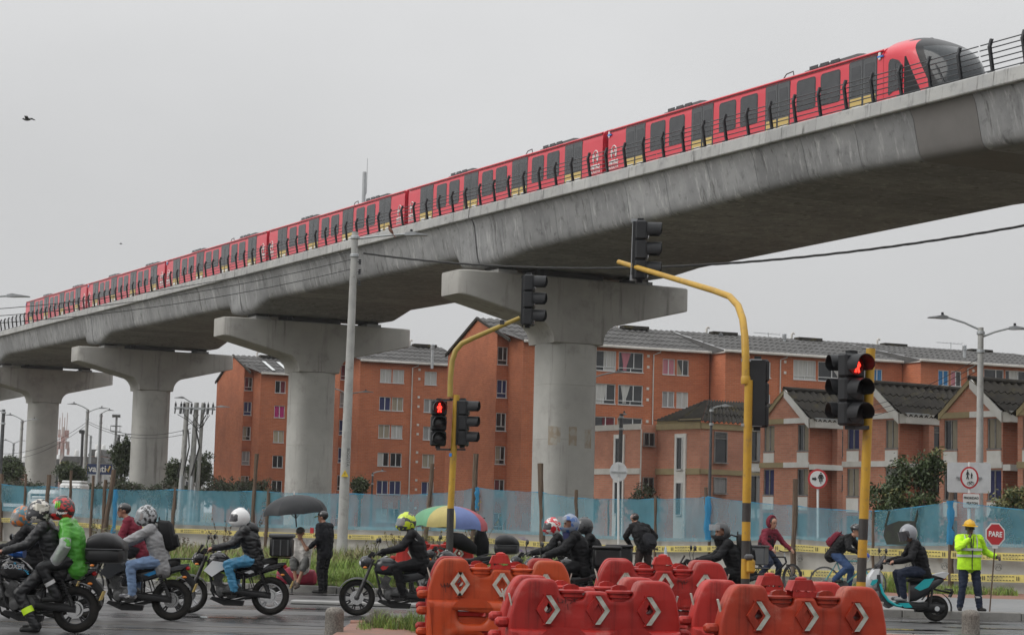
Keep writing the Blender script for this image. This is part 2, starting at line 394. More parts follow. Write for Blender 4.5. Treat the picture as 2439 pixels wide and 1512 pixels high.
# piers
def under(q):
    a = abs(q)
    if a > 2.35: return -8.63 + (a - 2.35) * (1.13 / 4.65)
    if a > 1.5:
        k = (2.35 - a) / 0.85; return -8.63 - 1.0 * (1 - math.sqrt(max(0, 1 - k ** 2)) ) - 0.12 * k
    return -9.75
def superell(cx_, a, b, n=40, e=3.2):
    o = []
    for i in range(n):
        th = 2 * math.pi * i / n; c, s = math.cos(th), math.sin(th)
        o.append((math.copysign(abs(c) ** (2 / e), c) * a, math.copysign(abs(s) ** (2 / e), s) * b))
    return o
m_stain = mat('paste_stain', (.30, .25, .19), .85, col2=(.36, .34, .30), nscale=3, nlo=.4, nhi=.6)
for tp in PIERS:
    s0 = sag(tp); base = TA + TD * tp + TN * (-3.5)
    zt = base.z + s0 - 9.75
    pier = MB(); pr = superell(0, 1.52, 1.45)
    hz = [0.0 - 0.3]; z = zt
    joints = [zt - 2.2 - 2.9 * i for i in range(6) if zt - 2.2 - 2.9 * i > 0.5]
    def rg(z, k=1.0): return [Vector((base.x, base.y, z)) + TN * (p[0] * k) + Vector((TD.x, TD.y, 0)) * (p[1] * k) for p in pr]
    rings = [rg(-0.4), rg(0)]
    for j in sorted(joints): rings += [rg(j - .02), rg(j - .012, .992), rg(j + .012, .992), rg(j + .02)]
    rings += [rg(zt - .03), rg(zt - .02, .985), rg(zt, .985)]
    pier.rings(rings); po = pier.build('pier', m_conc_pier, via, smooth=30)
    if tp == 109.9:                                  # torn poster paste left on the shaft
        for (i0, i1, z0, z1) in ((3, 6, 5.6, 6.6), (6, 7, 5.75, 6.55), (9, 10, 5.6, 6.6), (11, 13, 5.5, 6.5)):
            mb = MB(); full = superell(0, 1.525, 1.455, 40); seg = [full[k] for k in range(i0, i1 + 1)]
            mb.rings([[Vector((base.x, base.y, z)) + TN * p[0] + Vector((TD.x, TD.y, 0)) * p[1] for p in seg] for z in (z0, (z0 + z1) / 2, z1)], closed=False, caps=False)
            mb.build('paste_stain', m_stain, po)
    cap = MB(); qs = [-7, -6.97, -6.8, -6.45, -6.0, -5, -4, -3, -2.6, -2.35, -2.2, -2.05, -1.9, -1.75, -1.62, -1.54, -1.5, -1, 0]; qs = qs + [-q for q in qs[-2::-1]]
    rr = []
    for q in qs:
        a = abs(q); wd = 1.45
        if a > 6.0: wd = 1.45 - 0.5 * (1 - math.sqrt(max(0, 1 - ((a - 6.0) / 1.0) ** 2)))
        zu = under(q) + s0; c = .06
        def pt(u, r): return base + Vector((TD.x, TD.y, 0)) * u + TN * q + Vector((0, 0, r))
        tz = -6.26 + s0
        rr.append([pt(-wd, zu + c), pt(-wd, tz - c), pt(-wd + c, tz), pt(wd - c, tz), pt(wd, tz - c), pt(wd, zu + c), pt(wd - c, zu), pt(-wd + c, zu)])
    cap.rings(rr); cap.build('pier_cap', m_conc_cap, po, smooth=30)
    for q, wq, hh, m in ((4.15, 1.1, .2, m_conc_edge), (-4.15, 1.1, .2, m_conc_edge), (0.2, 3.6, .3, m_joint), (4.15, .85, .41, m_joint), (-4.15, .85, .41, m_joint), (2.1, .5, .41, m_joint)):
        bb = MB(); c = base + TN * q + Vector((0, 0, -6.26 + s0 + hh / 2))
        rm = Matrix(((TN.x, TD.x, 0), (TN.y, TD.y, 0), (0, 0, 1)))
        bb.box(c, (wq, 2.2 if hh < .4 else 1.7, hh), rm); bb.build('bearing', m, po, smooth=0)
# track deck and rails
mb = MB()
for q in (-2.05 - .75, -2.05 + .75, 2.05 - .75, 2.05 + .75):
    mb.rings([[VQ(t, q - .04, -3.3), VQ(t, q - .04, -3.16), VQ(t, q + .04, -3.16), VQ(t, q + .04, -3.3)] for t in (-80, 40, 169)])
mb.build('track', m_grey, via)
# railing on the near and far edge
def railing(q, sg, lab):
    r = empty('railing', (0, 0, 0), label=lab, cat='railing')
    base_t = 151.2 - 1.68 * 138
    ts = []
    t = 168.0 - 0.0
    t = 151.2 + 1.68 * 10
    while t > -80:
        ts.append(t); t -= 1.68
    ts += [109.1] if sg > 0 else []
    ay = TN * sg; az = Vector((0, 0, 1)); ax = ay.cross(az)
    # one bent post mesh in a local frame (x along track, y outward)
    mb = MB(); prof = [(0, 0), (.15, .91), (.06, 1.2)]
    for (y0, z0), (y1, z1) in zip(prof[:-1], prof[1:]):
        for w_, th, off in ((.085, .016, -.05), (.085, .016, .05), (.014, .10, 0)):
            mb.rings([[Vector((-w_ / 2, y0 + off - th / 2, z0)), Vector((w_ / 2, y0 + off - th / 2, z0)), Vector((w_ / 2, y0 + off + th / 2, z0)), Vector((-w_ / 2, y0 + off + th / 2, z0))],
                      [Vector((-w_ / 2, y1 + off - th / 2, z1)), Vector((w_ / 2, y1 + off - th / 2, z1)), Vector((w_ / 2, y1 + off + th / 2, z1)), Vector((-w_ / 2, y1 + off + th / 2, z1))]])
    mb.box((0, 0, .012), (.24, .3, .024)); mb.box((.07, .0, .06), (.02, .02, .1)); mb.box((-.07, 0.02, .06), (.02, .02, .1))
    mb.box((.1, .1, .93), (.16, .012, .035))
    me = mb.mesh('post', m_black, 0)
    rot = Matrix((ax, ay, az)).transposed().to_euler()
    for t in ts:
        o = inst('post', me, r, VQ(t, q, -2.83), rot)
    for k, (y, z) in enumerate(((.03, .12), (.055, .31), (.085, .5), (.115, .69), (.145, .88), (.095, 1.08))):
        mb = MB(); cuts = [-80, -43, -5, 34, 72.3, 110, 128.6, 150.6 - 0.08 * k * .3, 169]
        for a, b in zip(cuts[:-1], cuts[1:]):
            mb.tube([VQ(a + .06, q + sg * (y - .1), -2.83 + z), VQ((a + b) / 2, q + sg * (y - .1), -2.83 + z), VQ(b - .06, q + sg * (y - .1), -2.83 + z)], .022, 6)
        mb.build('rail', m_rail, r)
railing(5.78, 1, 'black bent-post metal railing along the near edge of the viaduct')
railing(-5.78, -1, 'black railing along the far edge of the viaduct behind the red train')

# ------------------------------------------------------------------ train
train = empty('metro_train', (0, 0, 0), label='red six-car metro train on top of the viaduct', cat='train')
def tv(t, s, r): return V(t, s, r)
trot = Matrix((TD.normalized(), -TN, Vector((0, 0, 1)))).transposed().to_euler()
def roundrect(x0, x1, z0, z1, r, n=4):
    o = []
    for (cx_, cz, a0) in ((x1 - r, z1 - r, 0), (x0 + r, z1 - r, 90), (x0 + r, z0 + r, 180), (x1 - r, z0 + r, 270)):
        o += arc((cx_, cz), r, a0, a0 + 90, n)
    return o
def side_panel(name, m, outl, y0, y1, parent, loc):
    """outline in (t, rel) extruded outward; local x along track, y outward"""
    mb = MB(); mb.prism(outl, -y1, -y0, 'XZ'); o = mb.build(name, m, parent, smooth=30); o.location = loc; o.rotation_euler = trot; return o
_pm = {}
def panel_mesh(key, m, outl, y0, y1):
    if key not in _pm:
        mb = MB(); mb.prism(outl, -y1, -y0, 'XZ'); _pm[key] = mb.mesh(key, m, 30)
    return _pm[key]
def body_section(t):
    h = [(0, -3.45), (0.0, -.4), (-.015, -.2), (-.05, -.07), (-.12, .01), (-.25, .09), (-.5, .2), (-.85, .28), (-1.45, .32)]
    return [tv(t, s, r) for s, r in h] + [tv(t, -2.9 - s, r) for s, r in h[-2::-1]]
CARS = [(0.25, 24), (24, 48), (48, 72), (72, 96), (96, 120), (120, 142.05)]
hatch_white = mat('lettering_white', (0.75, 0.75, 0.73), 0.6)
num_dark = mat('lettering_dark', (0.22, 0.02, 0.03), 0.6)
for ci, (a, b) in enumerate(CARS):
    t0 = ci * 24.0
    mb = MB(); g0 = .0 if ci == 0 else .28; g1 = .28 if ci < 5 else 0.0
    mb.rings([body_section(a + g0), body_section(b - g1)])
    body = mb.build('car_body', m_red, train, smooth=40)
    # cantrail highlight strip
    mb = MB(); mb.tube([tv(a + g0 + .02, -.02, -.04), tv(b - g1 - .02, -.02, -.04)], .045, 8); mb.build('gutter', m_redroof, body)
    mb = MB(); mb.box((0, 0, 0), (b - a - g0 - g1 - .1, .02, .02)); o = mb.build('groove', m_tdark, body); o.location = tv((a + g0 + b - g1) / 2, .004, -.115); o.rotation_euler = trot
    if ci < 5:
        mb = MB(); mb.rings([[tv(t, -.3, -3.3), tv(t, -.3, .0), tv(t, -.6, .15), tv(t, -2.3, .15), tv(t, -2.6, 0), tv(t, -2.6, -3.3)] for t in (b - .32, b + .32)])
        mb.build('gangway', m_tdark, train)
    for k in range(4):
        x = t0 + 2.02 + 5.95 * k
        if ci == 0 and k == 0: x += 0
        loc = tv(x, 0, 0)
        d = inst('door', panel_mesh('doorframe', m_tdark, roundrect(-.03, 1.81, -3.3, -.15, .1), -.02, .006), body, loc, trot)
        for i in (0, 1):
            inst('door_leaf', panel_mesh('leaf', m_tdoor, roundrect(.02, .86, -3.25, -.2, .05), .004, .012), d, (.005 + i * .9, 0, 0))
            o = inst('pane', panel_mesh('doorpane', m_tglass, roundrect(.14, .74, -1.6, -.4, .06), .011, .017), d); o.location = (.005 + i * .9, 0, 0)
            o = inst('yellow_panel', panel_mesh('ypan', m_yel, roundrect(.06, .82, -3.2, -1.68, .02), .011, .017), d); o.location = (.005 + i * .9, 0, 0)
            o = inst('label_panel', panel_mesh('wpan', m_white, roundrect(.2 + .06 * i, .72, -2.4, -1.98, .02), .016, .021), d); o.location = (.005 + i * .9, 0, 0)
    for k in range(3):
        for off in (2.3, 4.0):
            x = t0 + 2.0 + 5.95 * k + off
            wdw = inst('window', panel_mesh('winframe', m_tdark, roundrect(0, 1.36, -1.62, -.28, .16), -.02, .008), body, tv(x, 0, 0), trot)
            inst('pane', panel_mesh('winpane', m_tglass, roundrect(.07, 1.29, -1.55, -.35, .11), .007, .013), wdw)
    for off, ln in ((4.2, 3.4), (15.6, 3.9)):
        ac = MB(); c0 = t0 + off
        pr = [(0, 0), (.25, .17), (1.2, .19), (1.25, .24), (ln, .26), (ln + .4, .2), (ln + .7, .04)]
        ac.T = None
        ac.rings([[tv(c0 + x, -.62, .12), tv(c0 + x, -.66, .12 + h), tv(c0 + x, -2.24, .12 + h), tv(c0 + x, -2.28, .12)] for x, h in pr])
        ac.build('roof_unit', m_dkgrey, body, smooth=20)
        gr = MB()
        for i in range(3): gr.box((.9 + i * .75, 0, .28), (.6, .02, .14))
        o = gr.build('vent', m_tdark, body, smooth=0); o.location = tv(c0, -.63, .06); o.rotation_euler = trot
    if ci in (2, 3, 4, 5):
        mb = MB(); mb.tube([tv(t0 + 14.5, -.5, .18), tv(t0 + 14.7, -.5, .34), tv(t0 + 15.2, -.5, .38), tv(t0 + 15.25, -.5, .18)], .025, 6); mb.build('grab_loop', m_black, body)
    # emblem: circle with a peak, words METRO BOGOTA, car number
    def emblem(x, sc_=1.0, num=None):
        mb = MB(); pts = [Vector((.27 * math.cos(R(a_)), .0, .34 * math.sin(R(a_)))) for a_ in range(-60, 241, 15)]
        mb.tube(pts, .026, 5)
        mb.tube([(-.2, 0, -.18), (-.13, 0, .12), (0, 0, -.08), (.13, 0, .12), (.2, 0, -.18)], .045, 5)
        o = mb.build('emblem', hatch_white, body); o.location = tv(x, .012, -1.18); o.rotation_euler = trot; o.scale = (sc_,) * 3
        rr = Matrix((-TD.normalized() * -1, Vector((0, 0, 1)), TN)).transposed()
        q = Matrix((TD.normalized(), Vector((0, 0, 1)), -TN.cross(Vector((0,0,0))) if False else TD.normalized().cross(Vector((0, 0, 1))))).transposed()
        e = q.to_euler()
        text_obj('METRO', .27 * sc_, hatch_white, body, tv(x, .015, -1.66), e, bold=.012)
        text_obj('BOGOTÁ', .22 * sc_, hatch_white, body, tv(x, .015, -1.9), e, bold=.003)
        if num: text_obj(num, .24 * sc_, num_dark, body, tv(x, .015, -2.2), e, bold=.006)
    nums = ['10101', '10102', '10103', '10104', '10105', '10106']
    if ci > 0: emblem(t0 + .86, 1.0, nums[ci])
    if ci < 5: emblem(t0 + 24 - .95, 1.0, nums[ci])
    q = Matrix((TD.normalized(), Vector((0, 0, 1)), TD.normalized().cross(Vector((0, 0, 1))))).transposed().to_euler()
    mb = MB(); mb.tube([Vector((.2 * math.cos(R(a_)), 0, .26 * math.sin(R(a_)))) for a_ in range(-30, 211, 20)], .02, 5); o = mb.build('emblem', hatch_white, body); o.location = tv(t0 + 16.2, .012, -2.45); o.rotation_euler = trot
    text_obj('METRO', .22, hatch_white, body, tv(t0 + 16.85, .015, -2.38), q, bold=.008)
    # white end marker with blue tape
    if ci in (0, 1, 2, 5):
        for xx in ((t0 + .4, t0 + 21.85) if ci == 5 else (t0 + .4,)):
            mb = MB(); mb.box((0, 0, 0), (.14, .06, .3), ch=.02); o = mb.build('marker_lamp', m_white, body); o.location = tv(xx, .03, -.25); o.rotation_euler = trot
            mb = MB(); mb.box((0, 0, 0), (.34, .065, .07)); o2 = mb.build('tape', m_blue_tape, body); o2.location = tv(xx + .06, .032, -.27); o2.rotation_euler = trot
# cab nose
def tn(z):
    k = max(0.0, (z + 2.3) / 2.75)
    return 145.85 - 2.7 * k ** 3.2
nose = MB(); lv = [-3.45, -3.0, -2.6, -2.3, -2.0, -1.7, -1.4, -1.1, -.85, -.6, -.4, -.22, -.07, .04, .14, .23, .3, .36]
hwz = lambda z: 1.45 if z < -.4 else 1.45 - 0.75 * max(0, min(1, (z + .4) / .78)) ** 2.4
NT = 30; ts_ = [142.0]
grid = []
for z in lv:
    row = []; tz = tn(z); hw = hwz(z)
    for i in range(NT + 1):
        th = math.pi * i / NT; c, s_ = math.cos(th), math.sin(th)
        s = -1.45 + math.copysign(abs(c) ** (2 / 3.0), c) * hw
        t = 142.07 + (tz - 142.07) * abs(s_) ** (2 / 2.3)
        row.append((t, s, z))
    grid.append(row)
def nose_mat(t, s, z):
    tb = 143.45 + (0.15 - z) * .55            # windscreen edge
    if -2.0 < z < -.22 and t > tb + .45 and abs(s + 1.45) < 1.22: return 2
    if z > -2.75 and t > tb + .12: return 1
    if z > .2 and t > 143.0: return 1
    if -2.1 < z < -.5 and 143.25 < t < tb - .42 and t > 143.3: return 1
    return 0
idx = [[nose._a([tv(*p)]) for p in row] for row in grid]
# stitch finer along the sides: insert side columns
for j in range(len(lv) - 1):
    for i in range(NT):
        cpt = [(grid[j][i][k] + grid[j][i + 1][k] + grid[j + 1][i][k] + grid[j + 1][i + 1][k]) / 4 for k in range(3)]
        nose.mi = nose_mat(*cpt); nose.face((idx[j][i], idx[j][i + 1], idx[j + 1][i + 1], idx[j + 1][i]))
nose.mi = 1 if False else 0
nose.face(idx[-1])
m_wind = mat('windscreen', (.035, .04, .044), .12, spec=.35); m_nose = mat('cab_black', (.012, .0125, .014), .35, spec=.25)
no = nose.build('cab', [m_red, m_nose, m_wind], train, smooth=50)
# cut the shell along the paint and glass edges
bm = bmesh.new(); bm.from_mesh(no.data)
bmesh.ops.subdivide_edges(bm, edges=bm.edges, cuts=1, use_grid_fill=True)
D3 = Matrix((TD, TN, Vector((0, 0, 1)))).transposed().inverted(); r0, r1, r2 = (Vector(D3[i]) for i in range(3))
for nv_, c_ in ((r0 + r2 * .55, 143.45 + .15 * .55 + .12), (r0 + r2 * .55, 143.45 + .15 * .55 - .42), (r0 + r2 * .55, 143.45 + .15 * .55 + .45), (r0, 143.3), (r0, 143.0), (r2, -2.1), (r2, -.5), (r2, .2), (r2, -.22), (r2, -2.0), (r2, -2.75), (r1, -1.45 + 1.22), (r1, -1.45 - 1.22)):
    bmesh.ops.bisect_plane(bm, geom=bm.verts[:] + bm.edges[:] + bm.faces[:], dist=1e-5, plane_co=TA + nv_ * (c_ / nv_.length_squared), plane_no=nv_)
for f in bm.faces:
    c = D3 @ (f.calc_center_median() - TA); f.material_index = nose_mat(c.x, c.y, c.z)
bm.to_mesh(no.data); bm.free()
# cab door window, wiper, lights
side_panel('cab_window', m_tdark, [(.0, -1.85), (.05, -1.9), (.4, -1.75), (.85, -1.7), (.85, -.85), (.6, -.6), (.25, -.48), (.08, -.5), (0, -.65)], -.1, .012, no, tv(142.4, 0, 0))
side_panel('cab_window_pane', m_tglass, [(.15, -1.35), (.45, -1.35), (.45, -.7), (.15, -.62)], .01, .018, no, tv(142.4, 0, 0))
mb = MB(); mb.tube([tv(145.35, -.42, -2.0), tv(144.95, -.32, -1.2), tv(144.55, -.45, -.75)], .03, 6); mb.tube([tv(145.5, -.55, -2.0), tv(145.0, -.42, -1.2)], .02, 5); mb.build('wiper', m_black, no)
mb = MB(); mb.ell(tv(143.2, -1.45, .37), (.12, .1, .07), 10, 6); mb.build('roof_beacon', m_dkgrey, no)
for s in (-.75, -2.15):
    mb = MB(); mb.ell(tv(145.5, s, -2.35), (.09, .12, .09), 10, 6); mb.build('headlight', mat('lamp_glass', (.6, .6, .62), .1) if 'lamp_glass' not in MATS else MATS['lamp_glass'], no)
# ------------------------------------------------------------------ ground, road, kerbs, pavements
m_ground = mat('ground_earth', (0.075, 0.07, 0.045), 0.95, col2=(0.12, 0.105, 0.075), nscale=0.3, col3=(0.06, 0.075, 0.03), n3=3, bump=0.5, bscale=6)
m_asphalt = mat('wet_asphalt', (0.052, 0.0505, 0.051), 0.36, col2=(0.080, 0.077, 0.076), nscale=0.55, stretch=(0.30, 1.0, 1), rvar=0.17, col3=(0.045, 0.044, 0.045), n3=2.4, bump=0.25, bscale=55, spec=0.5, bdist=0.004)
m_kerb = mat('kerb_concrete', (0.24, 0.235, 0.22), 0.8, col2=(0.17, 0.165, 0.155), nscale=1.6, col3=(0.12, 0.115, 0.10), n3=2, bump=0.3, bscale=25)
m_walk = mat('pavement_grey', (0.17, 0.172, 0.175), 0.55, col2=(0.21, 0.21, 0.21), nscale=1.0, stretch=(0.4, 1, 1), rvar=0.12, bump=0.2, bscale=30)
m_brickpave = mat('pavement_red', (0.25, 0.115, 0.075), 0.7, col2=(0.19, 0.10, 0.075), nscale=4, col3=(0.14, 0.11, 0.085), n3=.5, bump=0.25, bscale=25)
mb = MB(); mb.poly([(-2500, -30, -.06), (2500, -30, -.06), (2500, 5000, -.06), (-2500, 5000, -.06)]); mb.build('ground', m_ground, kind='structure', smooth=0)
KERB = [(-40, 49.0)] + [(G(x, d).x, d) for x, d in ((0, 44.6), (800, 42.6), (1300, 40.9), (1700, 39.3), (2000, 38.3), (2300, 37.9), (2700, 37.9))] + [(60, 38.2)]
mb = MB(); b0 = mb._a([(-40, 8, 0), (60, 8, 0)] + [(x, y, 0) for x, y in KERB[::-1]]); mb.face(range(b0, b0 + len(KERB) + 2)); mb.build('road', m_asphalt, kind='structure', smooth=0)
def kerb_line(pts, w_, h, name='kerb', seg=1.0, m=m_kerb, z0=-.05):
    root = empty(name, (0, 0, 0), kind='structure')
    for (x0, y0), (x1, y1) in zip(pts[:-1], pts[1:]):
        L = math.hypot(x1 - x0, y1 - y0); n = max(1, round(L / seg)); a = math.atan2(y1 - y0, x1 - x0)
        nx, ny = -math.sin(a), math.cos(a)
        for i in range(n):
            k = (i + .5) / n; cx_, cy_ = x0 + (x1 - x0) * k + nx * w_ / 2, y0 + (y1 - y0) * k + ny * w_ / 2
            if cx_ / cy_ < -.33 or cx_ / cy_ > .34: continue
            q = MB(); q.box((cx_, cy_, z0 + (h - z0) / 2 + random.uniform(-.006, .006)), (L / n - .012, w_, h - z0), a + random.uniform(-.004, .004), ch=.018); q.build('kerb_stone', m, root, smooth=0)
    return root
kerb_line(KERB, .16, .15)
# verge behind the kerb (earth, then the pavement on the right)
VX = G(1330, 41).x
def off(pts, dy): return [(x, y + dy) for x, y in pts]
def sheet(name, pts, z, m):
    mb = MB(); mb.poly([(x, y, z) for x, y in pts]); return mb.build(name, m, kind='structure', smooth=0)
kl = [p for p in KERB if p[0] < VX] + [(VX, 40.85)]; kr = [(VX, 40.85)] + [p for p in KERB if p[0] > VX]
sheet('verge', off(kl, .17) + [(VX, 100), (-40, 130)], .11, m_ground)
sheet('pavement', off(kr, .17) + [(60, 44.2), (VX, 46.5)], .13, m_walk)
sheet('pavement', [(VX, 46.52), (60, 44.22), (60, 48.2), (VX, 51)], .128, m_brickpave)
sheet('verge', [(VX, 51.02), (60, 48.22), (60, 90), (VX, 100)], .10, m_ground)
# low separator strip in the road
kerb_line([(G(690, 37.2).x, 37.2), (G(1320, 36.6).x, 36.6)], .3, .07, 'separator', 1.2, mat('separator_concrete', (.3, .3, .29), .6, col2=(.22, .22, .215), nscale=2), 0)
# near island with paving blocks where the barriers and poles stand
IX0 = G(835, 29.4).x
sheet('traffic_island', [(IX0, 23.6), (40, 23.6), (40, 30.0), (IX0 + .5, 30.0), (IX0, 29.2)], .1, m_brickpave)
kerb_line([(40, 30.05), (IX0 + .3, 30.05)], .14, .115, 'kerb', 1.0)
# worn paint lines along the road
m_line = mat('worn_line', (.25, .2, .13), .6, col2=(.10, .098, .098), nscale=3, nlo=.3, nhi=.6, stretch=(.5, 4, 1))
for y0 in (28.15, 29.35): sheet('lane_line', [(-14, y0), (-1.5, y0 - .12), (-1.5, y0 - .04), (-14, y0 + .08)], .004, m_line)
m_tar = mat('tar_seam', (.03, .03, .03), .5)
for y0, x0, x1 in ((36.4, -14, 4), (33.2, -12, -1), (31.4, -11, -2)):
    mb = MB(); pts = [(x0 + (x1 - x0) * i / 24, y0 + random.uniform(-.04, .04)) for i in range(25)]
    mb.rings([[(x, y - .015, .004), (x, y + .015, .004)] for x, y in pts], closed=False, caps=False); mb.build('tar_seam', m_tar, kind='structure', smooth=0)
# paving blocks on the visible rim of the island
pv = mat('paver', (.27, .12, .08), .75, col2=(.2, .105, .075), nscale=5, bump=.3, bscale=40, rand=.18)
isl = [o for o in COL.objects if o.name == 'traffic_island'][0]
pm = MB(); pm.box((0, 0, 0), (.192, .092, .05), ch=.006); pme = pm.mesh('paver', pv, 0)
for (xa, xb) in ((850, 990), (2110, 2445)):
    k = 0
    for r in range(5):
        d = 29.9 - .1 * r; xs, xe = G(xa, d).x, G(xb, d).x; x = xs + (.1 if r % 2 else 0)
        while x < xe and k < 150: inst('paver', pme, isl, (x, d, .085 + random.uniform(-.003, .003))); x += .2; k += 1

# ------------------------------------------------------------------ grass and weeds
def blades(name, spots, m, kind='stuff', label=None, cat=None):
    vs, fs, ms = [], [], []
    for (x, y, z, h, n, w_, mi) in spots:
        for _ in range(n):
            a = random.uniform(0, 6.28); ln = random.uniform(.15, .75) * h; hh = h * random.uniform(.55, 1.1)
            bx, by = x + random.uniform(-.07, .07), y + random.uniform(-.07, .07)
            dx, dy = math.cos(a) * ln, math.sin(a) * ln; ca, sa = math.cos(a + 1.57) * w_, math.sin(a + 1.57) * w_
            b = len(vs)
            vs += [(bx - ca, by - sa, z), (bx + ca, by + sa, z), (bx + dx * .4 - ca * .8, by + dy * .4 - sa * .8, z + hh * .62), (bx + dx * .4 + ca * .8, by + dy * .4 + sa * .8, z + hh * .62), (bx + dx, by + dy, z + hh)]
            fs += [(b, b + 1, b + 3, b + 2), (b + 2, b + 3, b + 4)]; ms += [mi, mi]
    me = bpy.data.meshes.new(name); me.from_pydata(vs, [], fs)
    for q in m: me.materials.append(q)
    me.polygons.foreach_set('material_index', ms)
    o = bpy.data.objects.new(name, me); return link(o, None, label, cat, None, kind)
m_g1 = mat('grass_green', (.145, .23, .03), .7, col2=(.20, .28, .05), nscale=.8); m_g2 = mat('grass_dry', (.26, .22, .12), .8, col2=(.2, .18, .08), nscale=.8); m_g3 = mat('grass_dark', (.085, .15, .028), .7)
sp = []
for i in range(13000):
    px = random.uniform(380, 1420); k = random.random() ** 1.7; d = 43.3 + (random.uniform(0, 6) if i % 3 else 30 * k)
    kd = np.interp(px, [0, 800, 1300, 1700], [44.6, 42.6, 40.9, 39.3]) + .25
    if d < kd: d = kd + random.uniform(0, 3)
    q = G(px, d, .11); edge = d < kd + 1.4
    nz_ = noise.noise(Vector((q.x * .35, q.y * .2, 3)))
    h = (.11 if edge else .34) * random.uniform(.7, 1.3) * (1 + .5 * nz_)
    mi = 1 if (d > 56 and random.random() < .6) or random.random() < (.3 if edge else .1) else (2 if random.random() < .25 else 0)
    sp.append((q.x, q.y, .11, h * (1.3 if d > 52 else .85), 9, .0055 if d < 50 else .009, mi))
for i in range(1500):
    px = random.uniform(1880, 2420); d = random.uniform(48.5, 51.5); q = G(px, d, .1)
    if px < 1990 and random.random() < .5: continue
    sp.append((q.x, q.y, .1, random.uniform(.12, .42) * (1.3 if 2090 < px < 2200 else .6), 8, .007, random.choice((0, 0, 2, 1))))
blades('grass', sp, [m_g1, m_g2, m_g3], label='rough green and dry grass on the verge behind the kerb', cat='grass')
sp = []
for px, d, n, hh in ((905, 28.6, 70, .28), (935, 28.3, 60, .22), (960, 28.8, 60, .2), (985, 28.2, 60, .3), (880, 28.9, 30, .14), (1000, 27.6, 40, .35), (1250, 24.6, 14, .3), (870, 28.0, 25, .12)):
    for i in range(n):
        q = G(px + random.uniform(-14, 14), d + random.uniform(-.4, .4), .1); sp.append((q.x, q.y, .1, hh * random.uniform(.4, 1.0), 6, .004, random.choice((0, 2, 1, 2))))
blades('grass', sp, [m_g1, m_g2, m_g3], label='weedy grass clump on the island beside the orange barrier', cat='grass')

# repairs and cracks in the road surface
m_patch = mat('asphalt_patch', (.036, .035, .036), .45, col2=(.055, .053, .053), nscale=2.5, rvar=.12, bump=.3, bscale=50, bdist=.004); m_puddle = mat('standing_water', (.03, .03, .031), .06, spec=.6)
rnd = random.Random(11)
def blob(cx_, cy_, rx, ry, z, m, name, n=26, rough=.25):
    mb = MB(); mb.poly([(cx_ + rx * math.cos(2 * math.pi * i / n) * (1 + rnd.uniform(-rough, rough)), cy_ + ry * math.sin(2 * math.pi * i / n) * (1 + rnd.uniform(-rough, rough)), z) for i in range(n)]); mb.build(name, m, kind='structure', smooth=0)
for px, d, rx, ry in ((330, 35.2, 1.5, .5), (560, 38.8, 1.2, .45), (900, 40.2, 1.6, .35), (150, 32.0, 1.0, .35), (760, 30.4, .9, .3)): g_ = G(px, d); blob(g_.x, d, rx, ry, .004, m_patch, 'road_patch')
for px, d, rx, ry in ((470, 40.8, 1.3, .22), (820, 41.6, 1.8, .2), (520, 31.8, .9, .16), (2260, 36.3, 1.2, .3), (700, 35.4, .8, .15), (2120, 33.4, 1.0, .25), (2380, 34.6, .9, .2)): g_ = G(px, d); blob(g_.x, d, rx, ry, .008, m_puddle, 'puddle', rough=.4)
for px, d, L in ((250, 33.4, 2.2), (480, 29.6, 2.0), (620, 36.0, 1.6), (2200, 32.2, 2.0), (720, 39.6, 2.4), (90, 28.6, 1.8)):
    g_ = G(px, d); mb = MB(); x, y = g_.x - L / 2, d; pts = []
    for i in range(15): pts.append((x, y)); x += L / 14; y += rnd.uniform(-.07, .07)
    mb.rings([[(x, y - rnd.uniform(.004, .012), .0045), (x, y + rnd.uniform(.004, .012), .0045)] for x, y in pts], closed=False, caps=False); mb.build('road_crack', m_tar, kind='structure', smooth=0)
# ------------------------------------------------------------------ brick apartment blocks and houses
m_br_apt = brick_mat('brick_orange', (.41, .115, .046), (.50, .15, .064), (.42, .22, .14), .42, .135, .014, stain=(.27, .085, .045))
m_br_house = brick_mat('brick_pink', (.50, .20, .125), (.60, .255, .165), (.48, .32, .24), .38, .125, .014, stain=(.30, .135, .095))
m_br_house2 = brick_mat('brick_deep', (.37, .115, .062), (.46, .15, .085), (.36, .21, .14), .38, .125, .014, stain=(.25, .08, .05))
m_winfr = mat('window_white', (.62, .63, .63), .5); m_winfr2 = mat('window_steel', (.28, .27, .26), .5, col2=(.2, .19, .18), nscale=3)
m_pane = mat('window_glass', (.02, .022, .025), .12, spec=.5, col2=(.035, .037, .04), nscale=.6)
m_roof = mat('fibre_cement_roof', (.115, .113, .111), .9, spec=.2, col2=(.085, .083, .081), nscale=.7, col3=(.06, .058, .053), n3=2.5, bump=.2, bscale=10, stretch=(1, 1, 1))
m_roof_d = mat('old_dark_roof', (.034, .031, .028), .92, spec=.15, col2=(.05, .046, .04), nscale=.9, col3=(.085, .07, .03), n3=1.1, bump=.2, bscale=10)
m_skyl = mat('roof_skylight', (.6, .62, .62), .4)
m_plaster = mat('white_plaster', (.62, .60, .56), .85, col2=(.52, .50, .46), nscale=.8, streak=((.40, .38, .34), 2.0, .6, .8))
m_whitewall = mat('white_wall', (.76, .75, .72), .8, col2=(.68, .67, .63), nscale=1.2)
m_ochre = mat('ochre_trim', (.36, .29, .16), .85, col2=(.3, .24, .14), nscale=1)
